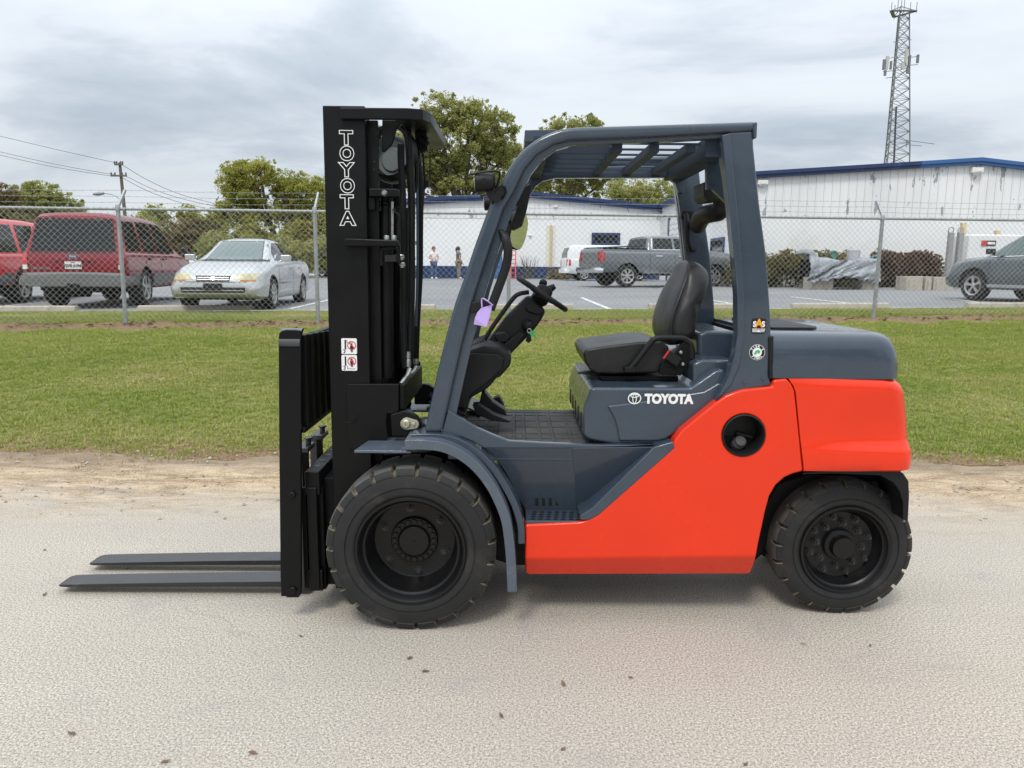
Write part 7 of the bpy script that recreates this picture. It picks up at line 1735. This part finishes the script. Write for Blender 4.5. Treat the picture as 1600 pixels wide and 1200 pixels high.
for s in ('left', 'right'):
    patch('side_window', tc_, s, ((-.78, 1.41), (.05, 1.41), (.05, 1.80), (-.70, 1.80)), M_GLS, pk); patch('side_window', tc_, s, ((.15, 1.41), (1.22, 1.41), (.80, 1.78), (.15, 1.80)), M_GLS, pk)
    patch('window_trim', tc_, s, ((-.84, 1.375), (1.28, 1.375), (1.28, 1.395), (-.84, 1.395)), M_CHR, pk, n=10, k=1, off=.012)
    patch('window_trim', tc_, s, ((-.86, 1.39), (-.82, 1.39), (-.76, 1.80), (-.80, 1.80)), M_CHR, pk, n=1, k=5, off=.012)
    for hx in (-.72, .25): strip('door_handle', t, s, hx, hx + .28, 1.12, 1.17, M_CHR, pk, n=3, k=1, off=.03)
    for sx in (-.95, .1, 1.3): strip('door_seam', t, s, sx, sx + .016, .55, 1.34, M_TRIM, pk, n=1, k=6, off=.003)
    strip('running_board', t, s, -1.3, 1.3, .44, .50, M_CHR, pk, n=6, k=1, off=.06, deep=.12)
patch('windscreen', tc_, 'front', ((-.78, 1.42), (.78, 1.42), (.68, 1.84), (-.68, 1.84)), M_GLS, pk, n=6, k=5); patch('rear_window', tc_, 'rear', ((-.7, 1.46), (.7, 1.46), (.64, 1.78), (-.64, 1.78)), M_GLS, pk, n=5, k=4)
for s in (-1, 1):
    c4 = lambda a_, b_, z0_, z1_: ((min(s*a_, s*b_), z0_), (max(s*a_, s*b_), z0_), (max(s*a_, s*b_), z1_), (min(s*a_, s*b_), z1_))
    patch('tail_light', t, 'rear', c4(.76, .96, .92, 1.28), M_TAIL, pk, n=3, k=5, off=.02); patch('headlight', t, 'front', c4(.55, .88, .9, 1.06), M_CHR, pk, n=4, k=3)
    sd_ = 'left' if s > 0 else 'right'; strip('tail_light', t, sd_, -2.92, -2.80, .94, 1.27, M_TAIL, pk, n=2, k=5, off=.015)
    strip('headlight', t, sd_, 2.62, 2.86, .98, 1.12, M_TAIL if False else M_CHR, pk, n=3, k=2, off=.012)
patch('tailgate_panel', t, 'rear', ((-.7, .88), (.7, .88), (.7, 1.25), (-.7, 1.25)), M_GREY, pk, n=4, k=4, off=.012)
mm = MB(); mm.box((-2.80, -.90, 1.395), (-1.02, .90, 1.43)); obj('bed_cover', mm.geo(), M_TRIM, pk, bevel=.02)
mm = MB()
for s in (-.86, .86): mm.tube([(-2.7, s, 1.43), (-1.1, s, 1.52)], .025, 6)
obj('bed_rail', mm.geo(), M_TRIM, pk)
loft_body('rear_bumper', [(-3.12, .52, .66, .70, .85, .85, .8), (-3.06, .5, .68, .72, .96, .96, .92), (-2.85, .5, .68, .72, 1.0, 1.0, .97)], M_CHR, pk, nx=6)
loft_body('front_bumper', [(2.75, .42, .72, .76, 1.0, 1.0, .95), (2.95, .42, .72, .76, .96, .94, .9), (3.02, .45, .70, .73, .8, .78, .75)], M_TRIM, pk, nx=6)
cut_arches(b, wl_, rr, .27)
for x, y, z in wl_: car_wheel(pk, x, y, rr, .27, 7)
mirror_pair(pk, 1.05, .96, 1.42, M_PKP); mm = MB(); mm.box((-2.6, -.7, .42), (2.6, .7, .6)); obj('underbody', mm.geo(), M_MUD, pk)
hd = R(19); rc = Vector((3.20, 27.0)); hv = Vector((math.cos(hd), math.sin(hd))); lv_ = Vector((-hv.y, hv.x)); c = rc + hv * 2.93 + lv_ * 1.0; park(pk, c.x, c.y, hd)
# ---- white van
VAN = [(-2.6, .5, 1.0, 1.1, .9, .93, .85), (-2.55, .42, 1.15, 1.6, .95, .96, .84), (-2.4, .4, 1.2, 1.95, .98, .97, .78), (-2.1, .38, 1.2, 2.02, .98, .97, .76), (.9, .38, 1.2, 2.02, .98, .97, .76), (1.3, .38, 1.2, 1.9, .98, .97, .77), (1.95, .38, 1.15, 1.3, .98, .96, .84), (2.5, .42, 1.0, 1.15, .95, .9, .8), (2.62, .5, .85, .95, .88, .8, .7)]
vn = thing('van', 'white passenger van behind the tail of the pickup truck', 'van'); b = loft_body('body', VAN, M_CREAM if False else mat('white_van_paint', (.70, .73, .74), .3, coat=.4, var=.04), vn); t = bvh(b); rr = .36
wl_ = [(1.65, .94, rr), (1.65, -.94, rr), (-1.6, .94, rr), (-1.6, -.94, rr)]
for s in ('left', 'right'):
    patch('side_window', t, s, ((-.55, 1.32), (.75, 1.32), (.75, 1.82), (-.55, 1.82)), M_GLS, vn); patch('side_window', t, s, ((.85, 1.3), (1.75, 1.28), (1.2, 1.8), (.85, 1.82)), M_GLS, vn)
    strip('door_seam', t, s, -.7, -.685, .5, 1.9, M_TRIM, vn, n=1, k=8, off=.003)
patch('rear_window', t, 'rear', ((-.72, 1.3), (.72, 1.3), (.66, 1.86), (-.66, 1.86)), M_GLS, vn, n=6, k=5)
for s in (-1, 1):
    c4 = lambda a_, b_, z0_, z1_: ((min(s*a_, s*b_), z0_), (max(s*a_, s*b_), z0_), (max(s*a_, s*b_), z1_), (min(s*a_, s*b_), z1_)); patch('tail_light', t, 'rear', c4(.80, .92, .85, 1.2), M_TAIL, vn, n=2, k=4, off=.02)
strip('tail_light', t, 'right', -2.52, -2.40, .85, 1.2, M_TAIL, vn, n=2, k=4, off=.02)
loft_body('rear_bumper', [(-2.72, .42, .62, .66, .85, .85, .8), (-2.5, .42, .64, .68, .98, .98, .94)], M_WTRIM, vn, nx=5)
cut_arches(b, wl_, rr, .22)
for x, y, z in wl_: car_wheel(vn, x, y, rr, .22, 5)
mm = MB(); mm.box((-2.3, -.6, .3), (2.2, .6, .45)); obj('underbody', mm.geo(), M_MUD, vn)
hd = R(8); rc = Vector((at(886, 436, 38).x, 38)); hv = Vector((math.cos(hd), math.sin(hd))); lv_ = Vector((-hv.y, hv.x)); c = rc + hv * 2.34 + lv_ * .87; park(vn, c.x, c.y, hd); vn.scale = (.9, .9, .9)

# ------------------------------------------------------------------ people by the hall
def person(label, x, y, face, shirt, trousers, hair, hairlong, armpose):
    M_SKIN = mat('skin', (.50, .29, .21), .55, var=.08)
    r = thing('person', label, 'person', (0, 0, 0))
    J = {'pel': (0, 0, .93, .135), 'wai': (0, .0, 1.08, .125), 'che': (0, .0, 1.28, .145), 'nk0': (0, 0, 1.46, .065), 'nk': (0, .01, 1.53, .055), 'hd0': (0, .02, 1.60, .085), 'hd': (0, .02, 1.68, .09), 'hdt': (0, .01, 1.74, .06),
         'shl': (.17, 0, 1.41, .062), 'shr': (-.17, 0, 1.41, .062), 'hpl': (.09, 0, .88, .10), 'hpr': (-.09, 0, .88, .10), 'knl': (.10, .02, .50, .065), 'knr': (-.10, .03, .50, .065), 'anl': (.11, 0, .09, .045), 'anr': (-.11, .03, .09, .045), 'tol': (.12, .14, .04, .04), 'tor': (-.13, .17, .04, .04)}
    ell, wrl, elr, wrr = armpose
    J.update({'ell': (*ell, .045), 'wrl': (*wrl, .033), 'elr': (*elr, .045), 'wrr': (*wrr, .033)})
    E = [('pel', 'wai'), ('wai', 'che'), ('che', 'nk0'), ('nk0', 'nk'), ('nk', 'hd0'), ('hd0', 'hd'), ('hd', 'hdt'), ('che', 'shl'), ('che', 'shr'), ('shl', 'ell'), ('ell', 'wrl'), ('shr', 'elr'), ('elr', 'wrr'), ('pel', 'hpl'), ('pel', 'hpr'), ('hpl', 'knl'), ('hpr', 'knr'), ('knl', 'anl'), ('knr', 'anr'), ('anl', 'tol'), ('anr', 'tor')]
    def skin(name, edges, grow, m, lo=None):
        ks = [k for k in J if any(k in e for e in edges)]; idx = {k: i for i, k in enumerate(ks)}
        me = bpy.data.meshes.new(name); me.from_pydata([J[k][:3] for k in ks], [(idx[a], idx[b]) for a, b in edges], [])
        o = bpy.data.objects.new(name, me); COL.objects.link(o); sk = o.modifiers.new('s', 'SKIN'); sk.use_smooth_shade = True; ss = o.modifiers.new('d', 'SUBSURF'); ss.levels = ss.render_levels = 2
        for i, k in enumerate(ks):
            v = me.skin_vertices[0].data[i]; v.radius = (J[k][3] + grow, J[k][3] + grow); v.use_root = (i == 0)
        bpy.context.view_layer.update(); nm = bpy.data.meshes.new_from_object(o.evaluated_get(bpy.context.evaluated_depsgraph_get())); bpy.data.objects.remove(o)
        return obj(name, nm, m, r, ang=180)
    skin('body', E, 0, M_SKIN)
    up = [('pel', 'wai'), ('wai', 'che'), ('che', 'nk0'), ('che', 'shl'), ('che', 'shr')]
    J['slv'] = (*[J['shl'][i] * .45 + J['ell'][i] * .55 for i in range(3)], .05); J['srv'] = (*[J['shr'][i] * .45 + J['elr'][i] * .55 for i in range(3)], .05)
    skin('shirt', up + [('shl', 'slv'), ('shr', 'srv')], .014, shirt)
    skin('trousers', [('pel', 'hpl'), ('pel', 'hpr'), ('hpl', 'knl'), ('hpr', 'knr'), ('knl', 'anl'), ('knr', 'anr')], .018, trousers)
    skin('shoe', [('anl', 'tol')], .012, M_WHT); skin('shoe', [('anr', 'tor')], .012, M_WHT)
    mm = MB(); mm.lathe([(0, .125), (.06, .115), (.1, .06), (.108, 0), (.10, -.05)], (0, -.012, 1.665), (0, -.25, 1), 18)
    if hairlong: mm.tube([(0, -.08, 1.70), (0, -.13, 1.60), (0, -.12, 1.46)], .06, 10, rr=[.07, .06, .03])
    fixn(obj('hair', mm.geo(), hair, r))
    mm = MB(); mm.tube([(0, .10, 1.655), (0, .125, 1.64)], .014, 8, rr=[.012, .017]); obj('nose', mm.geo(), M_SKIN, r)
    mm = MB()
    for s in (-.035, .035): mm.lathe([(0, .006), (.012, .003), (.014, -.004)], (s, .098, 1.675), (0, 1, 0), 8)
    mm.bar((-.03, .10, 1.60), (.03, .10, 1.60), .012, .01); obj('face_features', mm.geo(), M_TRIM, r)
    for (wx, wy, wz), (ex, ey, ez) in ((wrl, ell), (wrr, elr)):
        d = (Vector((wx, wy, wz)) - Vector((ex, ey, ez))).normalized(); w0 = Vector((wx, wy, wz)); s_ = d.cross(Vector((0, 0, 1))); s_ = s_.normalized() if s_.length > .1 else Vector((1, 0, 0))
        mm = MB(); mm.tube([w0, w0 + d * .05, w0 + d * .09], .03, 8, rr=[.028, .038, .032])
        for f, ln in ((-.024, .07), (-.008, .085), (.008, .08), (.024, .065)): mm.tube([w0 + d * .08 + s_ * f, w0 + d * (.08 + ln * .6) + s_ * f, w0 + d * (.08 + ln) + s_ * f + Vector((0, 0, -.015))], .008, 6)
        mm.tube([w0 + d * .03 + s_ * .03, w0 + d * .07 + s_ * .055, w0 + d * .095 + s_ * .055], .009, 6); obj('hand', mm.geo(), M_SKIN, r)
    r.location = (x, y, gz(x, y) + .012); r.rotation_euler = (0, 0, face); return r
M_TEE = mat('white_tee', (.72, .66, .66), .8, var=.12, vscale=6); M_JEAN = mat('blue_jeans', (.055, .10, .20), .85, var=.15); M_GTEE = mat('grey_top', (.10, .105, .11), .85, var=.1); M_KHA = mat('khaki_trousers', (.20, .18, .13), .85, var=.15)
M_HAIR1 = mat('brown_hair', (.10, .055, .035), .6); M_HAIR2 = mat('dark_hair', (.05, .025, .018), .6)
person('person in a pale pink and white top and blue jeans by the white hall', at(678, 434, 41).x, 41, R(200), M_TEE, M_JEAN, M_HAIR1, False, ((.26, .05, 1.14), (.18, .26, 1.12), (-.26, .05, 1.14), (-.12, .24, 1.06)))
person('person in a dark grey top and khaki trousers turned away by the white hall', at(716.5, 434, 41).x, 41, R(-65), M_GTEE, M_KHA, M_HAIR2, True, ((.25, -.02, 1.14), (.24, .12, .92), (-.25, -.02, 1.14), (-.23, .16, .95)))
